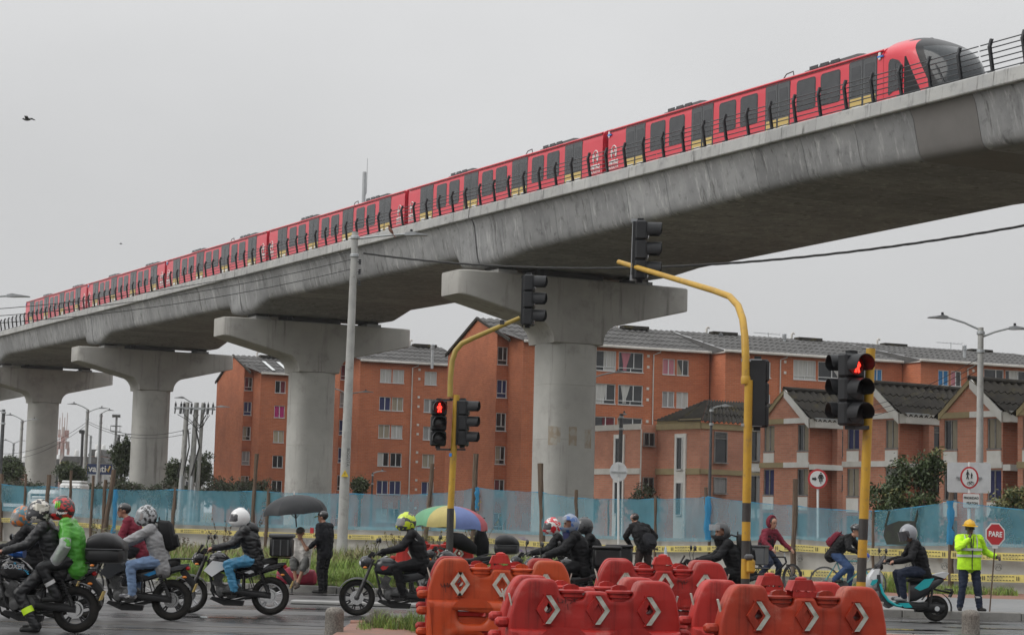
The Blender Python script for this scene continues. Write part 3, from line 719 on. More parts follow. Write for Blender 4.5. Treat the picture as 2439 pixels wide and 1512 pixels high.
CURT = [mat('curtain_' + n, c, .9, bump=.6, bscale=22, stretch=(1, 1, .05), bdist=.05, col2=tuple(v * .78 for v in c), nscale=9) for n, c in (('white', (.5, .5, .48)), ('grey', (.3, .3, .3)), ('cream', (.42, .37, .27)), ('navy', (.035, .04, .12)), ('pink', (.5, .2, .24)), ('magenta', (.42, .02, .16)), ('blue', (.05, .2, .42)), ('orange', (.5, .2, .08)), ('maroon', (.16, .03, .04)), ('beige', (.33, .29, .22)))]
class Frame:
    """a building's own frame: local x to the right along the facade, local y into the building"""
    def __init__(s, o, deg):
        s.o = Vector((o[0], o[1], 0)); a = R(deg); s.rz = a; s.ex = Vector((math.cos(a), math.sin(a), 0)); s.ey = Vector((-math.sin(a), math.cos(a), 0))
    def fx(s, px, py, y=0.0):
        """pixel on the facade plane at local y -> (local x, z)"""
        r = ray(px, py); c = Vector((0, 0, CAMZ)); n = s.ey; k = (s.o + s.ey * y - c).dot(n) / r.dot(n); p = c + r * k - s.o; return p.dot(s.ex), p.z
    def fy(s, px, py, x=0.0):
        """pixel on the gable plane at local x -> (local y, z)"""
        r = ray(px, py); c = Vector((0, 0, CAMZ)); n = s.ex; k = (s.o + s.ex * x - c).dot(n) / r.dot(n); p = c + r * k - s.o; return p.dot(s.ey), p.z
_wm = {}
def window(parent, u0, u1, z0, z1, face, pos, style='two', curtain=None, frame_m=None, depth=.1):
    """face 'f': facade at local y=pos, u is x ; face 'g': gable at local x=pos, u is y (seen from -x)"""
    frame_m = frame_m or m_winfr; w_, h = u1 - u0, z1 - z0
    def place(o):
        if face == 'f': o.location = (u0, pos, z0)
        else: o.location = (pos, u1, z0); o.rotation_euler = (0, 0, -math.pi / 2)
        return o
    mb = MB(); t = .055
    def bar(x0, x1, a, b, y0=.05, y1=.13): mb.box(((x0 + x1) / 2, (y0 + y1) / 2, (a + b) / 2), (x1 - x0, y1 - y0, b - a))
    bar(-.03, w_ + .03, -.03, t * .7, -.05); bar(0, w_, h - t, h); bar(0, t, t, h - t); bar(w_ - t, w_, t, h - t)
    if style == 'two': bar(w_ * .5 - .03, w_ * .5 + .03, t, h - t)
    elif style == 'transom': bar(t, w_ - t, h * .2 - .025, h * .2 + .025); bar(w_ * .62 - .03, w_ * .62 + .03, h * .2 + .025, h - t); bar(w_ * .5 - .02, w_ * .5 + .02, t, h * .2 - .025)
    elif style == 'small': bar(w_ * .55 - .025, w_ * .55 + .025, h * .28, h - t); bar(t, w_ - t, h * .24, h * .28)
    elif style == 'barred':
        bar(t, w_ - t, h * .2 - .025, h * .2 + .025)
        for i in range(1, 12): bar(w_ * i / 12 - .012, w_ * i / 12 + .012, h * .22, h - t, .0, .02)
    elif style == 'vent':
        bar(t, w_ - t, h * .78 - .02, h * .78 + .02)
        for i in range(4): bar(t, w_ - t, h * (.81 + .045 * i), h * (.81 + .045 * i) + .02)
    o = place(mb.build('window', frame_m, parent, smooth=0))
    p = MB(); p.poly([(0, .12, 0), (w_, .12, 0), (w_, .12, h), (0, .12, h)]); po = p.build('pane', m_pane, o, smooth=0)
    if curtain is not None:
        c = MB(); shp, ci = curtain
        n = 14; y = .105
        if shp == 'full': ed = lambda v: (t, w_ - t)
        elif shp == 'left': ed = lambda v: (t, t + (w_ - 2 * t) * .48)
        elif shp == 'right': ed = lambda v: (w_ * .5, w_ - t)
        elif shp == 'tied': ed = lambda v: ((w_ * .12 + w_ * .12 * (1 - v), w_ * .5 - w_ * .2 * (1 - v)) if v > .3 else (w_ * .2, w_ * .34))
        elif shp == 'sweep': ed = lambda v: (w_ * (.95 - .55 * v ** 1.5), w_ - t)
        elif shp == 'slant': ed = lambda v: (t, t + (w_ * .45) * (1 - v))
        elif shp == 'mid': ed = lambda v: (w_ * .2, w_ * (.66 - .12 * (1 - v)))
        lo = .12 if shp == 'tied' else t
        rgs = []
        for k in range(9):
            v = k / 8; a, b = ed(v); z = lo + (h - t - lo) * v
            rgs.append([(a + (b - a) * i / n, y + .008 * math.sin(i * 2.1), z) for i in range(n + 1)])
        c.rings(rgs, closed=False, caps=False); c.build('curtain', CURT[ci], o, smooth=60)
    return o
def wall(parent, pts, h0, h1, m, name='wall', thick=None):
    """vertical wall strip along local plan points"""
    mb = MB(); mb.rings([[(x, y, h0 if not callable(h0) else h0(x, y)), (x, y, h1 if not callable(h1) else h1(x, y))] for x, y in pts], closed=False, caps=False)
    return mb.build(name, m, parent, smooth=0)
def wall_holes(parent, face, pos, u0, u1, z0, z1, rects, m, depth=.16, name='wall'):
    """wall with real window openings and reveals; face as in window()"""
    mb = MB(); us = sorted({u0, u1, *[r[0] for r in rects], *[r[1] for r in rects]}); zs = sorted({z0, z1, *[r[2] for r in rects], *[r[3] for r in rects]})
    us = [u for u in us if u0 - 1e-6 <= u <= u1 + 1e-6]; zs = [z for z in zs if z0 - 1e-6 <= z <= z1 + 1e-6]
    T_ = (lambda u, d, z: (u, pos + d, z)) if face == 'f' else (lambda u, d, z: (pos + d, u, z))
    for a, b in zip(us[:-1], us[1:]):
        for c, d in zip(zs[:-1], zs[1:]):
            x, y = (a + b) / 2, (c + d) / 2
            if any(r[0] < x < r[1] and r[2] < y < r[3] for r in rects): continue
            mb.poly([T_(a, 0, c), T_(b, 0, c), T_(b, 0, d), T_(a, 0, d)])
    for (a, b, c, d) in rects:
        k = [(a, c), (b, c), (b, d), (a, d)]
        for i in range(4): p, q = k[i], k[(i + 1) % 4]; mb.poly([T_(p[0], 0, p[1]), T_(q[0], 0, q[1]), T_(q[0], depth, q[1]), T_(p[0], depth, p[1])])
    return mb.build(name, m, parent, smooth=0)
def corrugated(parent, a, b, c, d, m, pitch=.5, amp=.05, name='roof', rows=5):
    """sheet a-b along the eave, d-c along the ridge; waves across, overlapped in rows"""
    a, b, c, d = map(Vector, (a, b, c, d)); n = max(6, int((b - a).length / pitch * 4)); mb = MB()
    nrm = (b - a).cross(d - a).normalized()
    if nrm.z < 0: nrm = -nrm
    for r in range(rows):
        v0, v1 = r / rows - (.012 if r else .0), (r + 1) / rows; rg = []
        for v, lift in ((v0, .05), (v1, .0)):
            rg.append([(a.lerp(b, i / n)).lerp(d.lerp(c, i / n), v) + nrm * (amp * math.sin(i * math.pi / 2) + lift + .004 * r) for i in range(n + 1)])
        low = [p - nrm * .05 for p in rg[0]]
        mb.rings([low] + rg, closed=False, caps=False)
    return mb.build(name, m, parent, smooth=50)
def pick_curt(rnd):
    k = rnd.random()
    if k < .22: return None
    return rnd.choice([('full', 0), ('full', 1), ('left', 2), ('full', 3), ('tied', 0), ('tied', 4), ('right', 0), ('slant', 9), ('mid', 0), ('full', 9), ('full', 1), ('right', 1)])
def apartment(px, dist, deg, eave_z, gable_d, mods, label, notch=(.95, 2.7), skylights=0, left_end=True, seed=1, zpitch=2.45, first_top=None, rowsn=6):
    rnd = random.Random(seed)
    F0 = Frame(G(px, dist), deg); root = empty('apartment_block', F0.o, F0.rz, label=label, cat='apartment block')
    x = 0.0; y0 = 0.0; ridge_y = None
    end_x = None
    back = gable_d + notch[1]
    rise = 2.1
    if left_end:
        nx, ny = notch
        g = MB(); apex = (-nx, back * .52, eave_z + rise); g.poly([(-nx, back, 0), (-nx, ny, 0), (-nx, ny, eave_z + rise * (ny / (back * .52))), apex, (-nx, back, eave_z)]); g.build('gable_wall', m_br_apt, root, smooth=0)
        zs_n = [eave_z - .35 - zpitch * k for k in range(rowsn)]; wall_holes(root, 'f', ny, -nx, 0, 0, eave_z + .02, [(-nx + .06, -.08, z - 1.35, z) for z in zs_n], m_br_apt); ry_ = back * .52; wall(root, [(-nx, ny), (0, ny)], eave_z + .02, eave_z + rise * ny / ry_, m_br_apt); wall(root, [(0, ny), (0, 0)], 0, lambda xx, yy: eave_z + rise * yy / ry_, m_br_apt)
        # verge trim along the rake
        tr = MB()
        for (ya, za, yb, zb) in ((back + .3, eave_z - .25, back * .52, eave_z + rise + .08), (back * .52, eave_z + rise + .08, .1, eave_z + .05)):
            tr.rings([[(-nx - .16, ya, za), (-nx - .16, ya, za - .22), (-nx - .02, ya, za - .22), (-nx - .02, ya, za)], [(-nx - .16, yb, zb), (-nx - .16, yb, zb - .22), (-nx - .02, yb, zb - .22), (-nx - .02, yb, zb)]])
        tr.build('rake_trim', m_roof_d, root, smooth=0)
        for k in range(rowsn):
            zt = eave_z - .35 - zpitch * k
            u0 = -nx + .06; window(root, u0, -.08, zt - 1.35, zt, 'f', ny, 'small', rnd.choice([None, None, ('full', 3), ('left', 8), ('full', 1), ('left', 9)]))
    for mi, md in enumerate(mods):
        xa, xb, yy = md['x0'], md['x1'], md['y']
        if md.get('px'):
            xa = F0.fx(md['px'][0], 850, yy)[0]; xb = F0.fx(md['px'][1], 860, yy)[0]
            if mi == 0 and left_end: xa = 0.0
        if mi > 0:
            wall(root, [(xa, md['y'] + 4), (xa, md['y'])], 0, eave_z, m_br_apt)
        rects = []
        wall(root, [(xb, yy), (xb, yy + 6)], 0, eave_z, m_br_apt)
        for (p0, p1, kind) in md['cols']:
            u0 = F0.fx(p0, 850, yy)[0]; u1 = F0.fx(p1, 850, yy)[0]
            for k in range(rowsn):
                zt = eave_z - .42 - zpitch * k - (.32 if kind == 'pair' else 0)
                big = kind == 'big'
                h = 1.5 if big else 1.2
                st = 'transom' if big else 'two'
                if big and k == rowsn - 2 and p0 < 1470: st = 'barred'
                cu = md.get('curt', {}).get((p0, k), 'x'); cu = pick_curt(rnd) if cu == 'x' else cu
                window(root, u0, u1, zt - h, zt, 'f', yy, st, cu); rects.append((u0, u1, zt - h, zt))
        wall_holes(root, 'f', yy, xa, xb, 0, eave_z, rects, m_br_apt)
        for pv_ in md.get('vents', ()):
            u = F0.fx(pv_, 850, yy)[0]
            for k in range(rowsn):
                for dz in (.62, 1.45):
                    v = MB(); v.box((u, yy - .02, eave_z - dz - zpitch * k), (.2, .05, .2)); v.build('wall_vent', m_plaster, root, smooth=0)
        for pv_ in md.get('pipes', ()):
            u = F0.fx(pv_, 850, yy)[0]; v = MB(); v.tube([(u, yy - .08, 0), (u, yy - .08, eave_z - .5), (u + .5, yy - .2, eave_z - .3), (u + .5, yy - .25, eave_z - .12)], .05, 6); v.build('drainpipe', m_plaster, root)
        # roof slope towards us, gutter
        ry = back * .52; ov = .35
        xr0 = xa - (notch[0] + .3 if (mi == 0 and left_end) else .2)
        if mi == 0 and left_end:
            corrugated(root, (-notch[0] - .2, notch[1] - .2, eave_z + rise * (notch[1] - .2) / ry), (.1, notch[1] - .2, eave_z + rise * (notch[1] - .2) / ry), (.1, ry, eave_z + rise), (-notch[0] - .2, ry, eave_z + rise), m_roof, rows=3)
            xr0 = .0
            ps = MB(); zz = lambda y_: eave_z + rise * y_ / ry + .02; ps.poly([(-notch[0] - .25, notch[1] - .15, zz(notch[1] - .15)), (.15, notch[1] - .15, zz(notch[1] - .15)), (.15, -ov, eave_z - .05), (-.15, -ov, eave_z - .05)]); ps.build('roof_corner', m_roof, root, smooth=0)
        corrugated(root, (xr0, yy - ov, eave_z + .05 - .1), (xb + .1, yy - ov, eave_z + .05 - .1), (xb + .1, ry, eave_z + rise + (.0 if mi % 2 else -.02)), (xr0, ry, eave_z + rise), m_roof, rows=5)
        gt = MB(); gt.box(((xr0 + xb) / 2, yy - ov - .02, eave_z - .1), (xb - xr0 + .2, .2, .2), ch=.04); gt.build('gutter', m_plaster, root, smooth=0)
        if mi > 0:
            gt = MB(); gt.box((xa - .1, yy + 1.0, eave_z - .16), (.12, 2.4, .12)); gt.build('gutter', m_plaster, root, smooth=0)
            gt = MB(); gt.poly([(xr0, yy - ov, eave_z - .06), (xr0, ry, eave_z + rise), (xr0, yy + 3, eave_z - .3)]); gt.build('roof_cheek', m_roof, root, smooth=0)
        if skylights and mi == 0:
            for i in range(skylights):
                xx = 1.2 + i * 1.5; s0 = MB(); s0.poly([(xx, yy + .3, eave_z + .3), (xx + .35, yy + .3, eave_z + .3), (xx + .35, yy + ry * .6, eave_z + .05 + rise * .66), (xx, yy + ry * .6, eave_z + .05 + rise * .66)])
                s0.build('roof_skylight', m_skyl, root, smooth=0)
        for i in range(2):
            xx = xa + (xb - xa) * (.2 + .5 * i); rc = MB(); zr = eave_z + rise
            rc.tube([(xx, ry, zr - .2), (xx, ry, zr + .35), (xx + .1, ry, zr + .5), (xx + .25, ry - .05, zr + .42)], .09, 7); rc.build('roof_vent', m_plaster, root)
            rp = MB(); rp.box((xx + 1.2, ry - .6, zr - .02), (2.2, .8, .25)); rp.build('ridge_cap', m_roof_d, root, smooth=0)
    return root, F0
B3, FB3 = apartment(1235, 146, 23, 14.7, 10.0, [
    dict(x0=0, x1=14, y=0.0, px=(1235, 1690), cols=[(1410, 1468, 'big'), (1474, 1533, 'big'), (1579, 1608, 'pair'), (1613, 1641, 'pair'), (1300, 1340, 'big')], vents=(1544,), pipes=(1556,),
         curt={(1410, 0): ('right', 0), (1474, 0): ('tied', 4), (1579, 0): ('full', 4), (1613, 0): ('slant', 9), (1410, 1): ('mid', 0), (1474, 1): ('tied', 0), (1410, 2): ('right', 8), (1474, 2): ('slant', 9), (1410, 3): ('right', 0), (1474, 3): None, (1410, 4): None, (1474, 4): None, (1579, 1): ('full', 1), (1613, 1): ('full', 0), (1579, 2): ('full', 1), (1613, 2): ('slant', 6)}),
    dict(x0=0, x1=1, y=-2.2, px=(1728, 2149), cols=[(1810, 1836, 'pair'), (1782, 1806, 'pair'), (1890, 1944, 'big'), (1949, 2003, 'big'), (2078, 2102, 'pair'), (2050, 2073, 'pair')], vents=(1870,), pipes=(1858,),
         curt={(1890, 0): ('full', 0), (1949, 0): ('sweep', 0), (2078, 0): ('full', 6), (1890, 1): ('right', 5), (1949, 1): ('full', 1)}),
    dict(x0=0, x1=1, y=-4.6, px=(2193, 2620), cols=[(2235, 2260, 'pair'), (2265, 2290, 'pair'), (2344, 2391, 'big'), (2395, 2444, 'big'), (2480, 2505, 'pair')], vents=(2318,), pipes=(2304,),
         curt={(2235, 0): ('full', 6), (2265, 0): ('left', 4), (2344, 0): None, (2395, 0): ('mid', 0)})],
    'long brick apartment block with grey roof behind the thickest pier', seed=4)
B2, FB2 = apartment(845, 176, 23, 15.3, 10.0, [
    dict(x0=0, x1=10, y=0.0, px=(848, 1110), cols=[(907, 934, 'pair'), (937, 964, 'pair'), (1013, 1042, 'pair')], vents=(1000,), pipes=(983,),
         curt={(907, 0): ('full', 0), (937, 0): ('full', 0), (1013, 0): ('full', 0), (907, 1): ('full', 3), (937, 1): ('full', 9), (907, 2): ('full', 9), (937, 2): ('full', 0), (907, 4): ('full', 3), (937, 4): ('full', 3), (1013, 4): ('full', 3), (1013, 1): ('full', 1), (907, 3): ('left', 0), (937, 3): None})],
    'brick apartment block with paired windows behind the concrete lamp post', seed=9)
B1, FB1 = apartment(608, 197, 23, 15.4, 10.5, [
    dict(x0=0, x1=10, y=0.0, px=(608, 790), cols=[(658, 683, 'pair'), (690, 715, 'pair')], vents=(), pipes=(),
         curt={(658, 0): ('right', 8), (658, 1): ('full', 5), (658, 2): ('full', 2), (658, 3): None, (690, 0): None})],
    'smallest brick apartment block with skylight strips in its roof', skylights=5, seed=12)
# roof clutter on the long block
for px, py, lab in ((1868, 815, 'round metal chimney on the apartment roof above the black-backed signal'), (2297, 842, 'round metal chimney on the apartment roof near the double street lamp'), (1030, 838, 'round metal chimney on the middle apartment block')):
    d = 178 if px < 1100 else 160; q = P(px, py, d); mb = MB(); h = 1.25
    mb.lathe([(.13, -1.0), (.13, .75), (.2, .78), (.2, .84), (.14, .86), (.14, .9), (.2, .92), (.2, .98), (.14, 1.0), (.14, 1.05), (.2, 1.07), (.19, 1.15), (.03, h)], 12)
    mb.build('chimney_pipe', m_galv, label=lab, cat='chimney', loc=(q.x, q.y, q.z - .5))
for px, py, d, lab in ((1830, 795, 162, 'thin television aerial on the apartment roof left of the chimney pipe'), (2265, 818, 165, 'thin television aerial on the apartment roof beside the chimney near the double lamp')):
    q = P(px, py, d); mb = MB(); mb.tube([(0, 0, -1.9), (0, 0, .1)], .025, 5); mb.tube([(-1.2, 0, .08), (1.0, .3, -.02)], .02, 4)
    for i in range(7): mb.tube([(-1 + i * .32, -.35, .06), (-1 + i * .32, .35, .06)], .012, 4)
    mb.build('television_aerial', m_grey, label=lab, cat='aerial', loc=q)
q = P(1722, 806, 158); mb = MB(); mb.lathe([(.02, 0), (.3, .05), (.5, .16), (.5, .18), (.28, .09), (.02, .05)], 16, axis='Y'); mb.tube([(0, 0, -.6), (0, .1, 0)], .05, 6); mb.tube([(0, -.5, -.2), (0, 0, -.4)], .02, 5)
o = mb.build('satellite_dish', m_dkgrey, label='dark satellite dish on the apartment roof ridge', cat='satellite dish', loc=q, rz=R(60))

# ---- row of gabled houses in front, each step nearer towards the right
def house(px, dist, deg, gl, fl, z_eave, rise, label, left_trim, right_trim, wins=True, seed=1, roofm=None, low_band=None):
    rnd = random.Random(seed); F0 = Frame(G(px, dist), deg); root = empty('brick_house', F0.o, F0.rz, label=label, cat='house')
    roofm = roofm or m_roof_d; b1, b2 = z_eave - 2.5, z_eave
    g = MB(); ax = gl / 2; gr_ = [(u0, u1, z_eave - 1.7 - 2.5 * k, z_eave - .2 - 2.5 * k) for (u0, u1) in ((.08, 1.0), (gl - 1.25, gl - .33)) for k in range(3)]; wall_holes(root, 'g', 0, 0, gl, 0, z_eave, gr_, m_br_house, name='gable_wall'); g.poly([(0, 0, z_eave), (0, ax, z_eave + rise), (0, gl, z_eave)]); g.build('gable_top', m_br_house, root, smooth=0)
    g = MB(); g.poly([(0, 0, 0), (fl, 0, 0), (fl, 0, z_eave), (0, 0, z_eave)]); g.build('front_wall', m_br_house2, root, smooth=0)
    # recessed strip of the front
    rec = MB(); rec.poly([(1.7, -.001, 0), (1.7, -.001, z_eave), (1.7, -.45, z_eave), (1.7, -.45, 0)]); rec.build('wall', m_br_house, root, smooth=0); wall_holes(root, 'f', -.45, 1.7, fl, 0, z_eave, [(2.05, 2.6, z_eave - .45 - 2.5 * k - (1.55 if k == 0 else .95), z_eave - .45 - 2.5 * k) for k in range(3)], m_br_house)
    for (y0, y1, m) in ((0, ax, right_trim), (ax, gl, left_trim)):
        for z in (b1, b2):
            q = MB(); q.box((-.03, (y0 + y1) / 2, z + .02), (.1, abs(y1 - y0), .3)); q.build('band', m, root, smooth=0)
        za, zb = (z_eave, z_eave + rise) if y0 == 0 else (z_eave + rise, z_eave)
        q = MB(); t_ = .42 if y0 == 0 else .2
        q.rings([[(-.1, y0, za + .1), (-.1, y0, za - t_), (-.02, y0, za - t_), (-.02, y0, za + .1)], [(-.1, y1, zb + .1), (-.1, y1, zb - t_), (-.02, y1, zb - t_), (-.02, y1, zb + .1)]]); q.build('rake_board', m, root, smooth=0)
    q = MB(); q.box((fl / 2, -.04 - (.2), b1 - .1), (fl, .5, .3)); q.build('band', right_trim, root, smooth=0)
    q = MB(); q.box((fl / 2, -.24, b2 - .15), (fl, .5, .5)); q.build('band', m_plaster, root, smooth=0)
    q = MB(); q.box((.85, -.42, z_eave + .08), (1.65, .14, .14)); q.build('gutter', m_galv, root, smooth=0)
    corrugated(root, (-.12, -.5, z_eave - .05), (fl + 1.5, -.5, z_eave - .05), (fl + 4, ax, z_eave + rise), (-.12, ax, z_eave + rise), roofm, pitch=.36, amp=.07, rows=3)
    corrugated(root, (-.12, gl + .3, z_eave - .1), (fl + 4, gl + .3, z_eave - .1), (fl + 4, ax, z_eave + rise), (-.12, ax, z_eave + rise), roofm, pitch=.36, amp=.07, rows=3)
    q = MB(); q.tube([(-.1, ax, z_eave + rise + .08), (fl + 4, ax, z_eave + rise + .08)], .13, 8); q.build('ridge_tile', roofm, root)
    if wins:
        cs = [[('full', 1), ('sweep', 0)], [('full', 7), ('full', 9)], [('full', 3), ('full', 1)]]
        for ui, (u0, u1) in enumerate(((.08, 1.0), (gl - 1.25, gl - .33))):
            for k in range(3):
                zt = z_eave - .2 - 2.5 * k
                cu = rnd.choice([('full', 1), ('sweep', 0), ('full', 3), ('full', 9), ('left', 7), ('full', 1), ('right', 0), ('right', 9)])
                window(root, u0, u1, zt - 1.5, zt, 'g', 0, 'two' if k != 2 else 'barred', cu, m_winfr2)
                q = MB(); q.box((-.02, (u0 + u1) / 2, zt - 1.95), (.06, u1 - u0, .74)); q.build('spandrel', m_whitewall, root, smooth=0)
        for k in range(3):
            zt = z_eave - .45 - 2.5 * k
            window(root, 2.05, 2.6, zt - (1.55 if k == 0 else .95), zt, 'f', -.45, 'vent' if k == 0 else 'none', None, m_winfr2)
    return root, F0
house(2388, 97.5, 33, 4.25, 4.2, 7.35, 1.75, 'brick house with high gable directly behind the double street lamp', m_ochre, m_whitewall, seed=3)
house(2592, 92, 33, 4.25, 4.2, 7.3, 1.75, 'brick house cut by the edge of the picture beyond the double lamp', m_ochre, m_whitewall, seed=5)
house(2140, 104, 33, 4.25, 4.2, 7.5, 1.75, 'brick house whose gable is hidden by the red pedestrian signal', m_plaster, m_whitewall, seed=8)
house(1925, 113, 33, 4.25, 4.2, 7.6, 1.8, 'brick house with white-edged gable between the two yellow poles', m_ochre, m_whitewall, seed=11)
# corner house with parapet at the left end of the row
F4 = Frame(G(1665, 121), 33); h4 = empty('corner_house', F4.o, F4.rz, label='brick corner house with narrow slit windows at the left end of the row', cat='house')
zE = 7.7
wall(h4, [(-1.2, 9.4), (-1.2, 4.4), (0, 4.4), (0, 0), (5.4, 0)], 0, zE, m_br_house)
wall(h4, [(0, 4.4), (0, 0)], zE - .002, zE + .3, m_ochre, 'band')
for (y0, y1, x0) in ((0, 4.4, 0), (4.4, 9.4, -1.2)):
    for z, m in ((zE, m_ochre if x0 == 0 else m_plaster), (zE - 2.75, m_ochre if x0 == 0 else m_plaster)):
        q = MB(); q.box((x0 - .03, (y0 + y1) / 2, z - .15), (.1, y1 - y0, .36)); q.build('band', m, h4, smooth=0)
q = MB(); q.box((2.7, -.03, zE - .15), (5.4, .1, .36)); q.build('band', m_ochre, h4, smooth=0)
q = MB(); q.box((2.7, -.03, zE - 2.9), (5.4, .1, .3)); q.build('band', m_ochre, h4, smooth=0)
for (x0, yc) in ((0, 1.9), (-1.2, 6.6)):
    q = MB(); q.box((x0 - .04, yc, 3.6), (.12, 1.1, 7.0)); q.build('spandrel', m_whitewall, h4, smooth=0)
    for k in range(2): window(h4, yc - .3, yc + .3, 4.9 - 2.75 * k, 6.9 - 2.75 * k, 'g', x0 - .23, 'none', None, m_winfr)
for k in range(3):
    window(h4, -1.05, -.2, zE - 1.35 - 2.75 * k, zE - .5 - 2.75 * k, 'f', 4.25, 'two', None, m_winfr2)
    window(h4, 1.0, 2.0, zE - 2.35 - 2.75 * k + (.9 if k else 0), zE - .45 - 2.75 * k, 'f', -.14, 'vent' if k == 0 else 'none', ('full', 1) if k else None, m_winfr2)
    window(h4, 3.4, 5.3, zE - 2.15 - 2.75 * k, zE - .25 - 2.75 * k, 'f', -.14, 'two', ('right', 1), m_winfr2)
    q = MB(); q.box((4.35, -.03, zE - 2.55 - 2.75 * k), (1.9, .1, .6)); q.build('spandrel', m_whitewall, h4, smooth=0)
corrugated(h4, (-.1, -.2, zE + .1), (9, -.2, zE + .1), (9, 3.6, zE + 1.7), (3.4, 3.6, zE + 1.7), m_roof_d, pitch=.36, amp=.07, rows=3)
corrugated(h4, (-.1, -.2, zE + .1), (3.4, 3.6, zE + 1.7), (3.4, 3.8, zE + 1.7), (-.1, 4.6, zE + .25), m_roof_d, pitch=.36, amp=.05, rows=2)
q = MB(); q.tube([(-1.26, 4.3, 0), (-1.26, 4.3, zE - .3)], .05, 6); q.build('drainpipe', m_plaster, h4)
# ------------------------------------------------------------------ construction fence: blue mesh, pale sheet, warning tape, rough posts
def mesh_mat(name, col, a_lo, a_hi, scale, rough=.7, trl=.5):
    m = bpy.data.materials.new(name); m.use_nodes = True; t = m.node_tree; t.nodes.clear(); L = t.links.new
    o = t.nodes.new('ShaderNodeOutputMaterial'); tr = t.nodes.new('ShaderNodeBsdfTransparent'); df = t.nodes.new('ShaderNodeBsdfDiffuse'); tl = t.nodes.new('ShaderNodeBsdfTranslucent')
    df.inputs[0].default_value = (*col, 1); tl.inputs[0].default_value = (*col, 1)
    tc_ = t.nodes.new('ShaderNodeTexCoord'); n = t.nodes.new('ShaderNodeTexNoise'); n.inputs['Scale'].default_value = scale; n.inputs['Detail'].default_value = 5
    mp_ = t.nodes.new('ShaderNodeMapping'); mp_.inputs['Scale'].default_value = (1.6, .3, .55); L(tc_.outputs['Object'], mp_.inputs[0]); L(mp_.outputs[0], n.inputs[0])
    mr = t.nodes.new('ShaderNodeMapRange'); mr.inputs[1].default_value = .3; mr.inputs[2].default_value = .7; mr.inputs[3].default_value = a_lo; mr.inputs[4].default_value = a_hi; L(n.outputs[0], mr.inputs[0])
    a = t.nodes.new('ShaderNodeMixShader'); a.inputs[0].default_value = trl; L(df.outputs[0], a.inputs[1]); L(tl.outputs[0], a.inputs[2])
    b = t.nodes.new('ShaderNodeMixShader'); L(mr.outputs[0], b.inputs[0]); L(tr.outputs[0], b.inputs[1]); L(a.outputs[0], b.inputs[2]); L(b.outputs[0], o.inputs[0])
    return m
m_blue = mesh_mat('blue_net', (.19, .46, .58), .34, .60, 1.0)
m_blue_hem = mesh_mat('blue_net_hem', (.09, .36, .58), .8, .95, 2)
m_sheet = mesh_mat('pale_sheet', (.44, .425, .40), .86, .97, .9, trl=.2)
m_tape = mat('warning_tape', (.60, .50, .15), .5, col2=(.50, .42, .15), nscale=1.2)
m_ink = mat('tape_ink', (.05, .05, .04), .6); m_logo = mat('sheet_ink', (.16, .16, .15), .7)
m_wood = mat('rough_wood', (.085, .055, .038), .9, col2=(.14, .10, .07), nscale=4, stretch=(3, 3, .4), bump=.5, bscale=20)
FP = [  # photo column, depth, photo row of net top, of net bottom
    (-900, 108, 1126, 1178), (-480, 99, 1138, 1192), (-60, 91, 1150, 1211), (8, 90, 1152, 1214), (118, 88.5, 1157, 1222), (262, 87, 1164, 1235), (418, 85.5, 1164, 1246), (612, 83, 1168, 1254), (845, 79, 1174, 1259), (1030, 75.5, 1174, 1262),
    (1135, 73.5, 1160, 1264), (1290, 70, 1170, 1272), (1375, 68, 1184, 1278), (1560, 64, 1186, 1286), (1683, 61.5, 1181, 1287), (1895, 57, 1203, 1281), (2080, 54.5, 1215, 1297), (2265, 52, 1192, 1297), (2500, 49.5, 1217, 1303), (2800, 46.5, 1222, 1316), (3150, 43.8, 1226, 1332)]
fen = empty('construction_fence', (0, 0, 0), label='long blue net and pale plastic construction fence behind the verge', cat='fence')
def fpt(px, py, d): return P(px, py, d)
def fabric(row0, row1, name, m, sagk, segs=26, vs=9, bil=.12, fr=0.0):
    for i in range(len(FP) - 1):
        a, b = FP[i], FP[i + 1]; mb = MB(); rg = []
        for k in range(segs + 1):
            u = k / segs; px = a[0] + (b[0] - a[0]) * u; iv = 1 / a[1] + (1 / b[1] - 1 / a[1]) * u; d = 1 / iv
            sg = 4 * u * (1 - u)
            t_ = row0(a) + (row0(b) - row0(a)) * u + sagk * sg * S(d); l_ = row1(a) + (row1(b) - row1(a)) * u
            ring = []
            for j in range(vs + 1):
                v = j / vs; y = t_ + (l_ - t_) * v
                q = P(px, y, d); q.y += fr;  q.y += bil * sg * math.sin(math.pi * v) * (1 + .6 * noise.noise(Vector((px * .02, v * 2, i)))) + .09 * noise.noise(Vector((px * .05, v * 3, 7))) + .10 * noise.noise(Vector((px * .12, v * 2 + px * .03, 3)))
                ring.append(q)
            rg.append(ring)
        mb.rings(rg, closed=False, caps=False); mb.build(name, m, fen, smooth=80)
gy = lambda a: 1236 + (a[0] - CX) * .0253 + S(a[1]) * (1.65 - .1)
fabric(lambda a: a[2], lambda a: a[3] + 2, 'blue_net', m_blue, .06, fr=-.22)
fabric(lambda a: a[2], lambda a: a[2] + 3, 'net_hem', m_blue_hem, .06, vs=1, bil=0, fr=-.24)
fabric(lambda a: a[3] - 6, lambda a: gy(a), 'pale_sheet', m_sheet, .0, bil=.1)
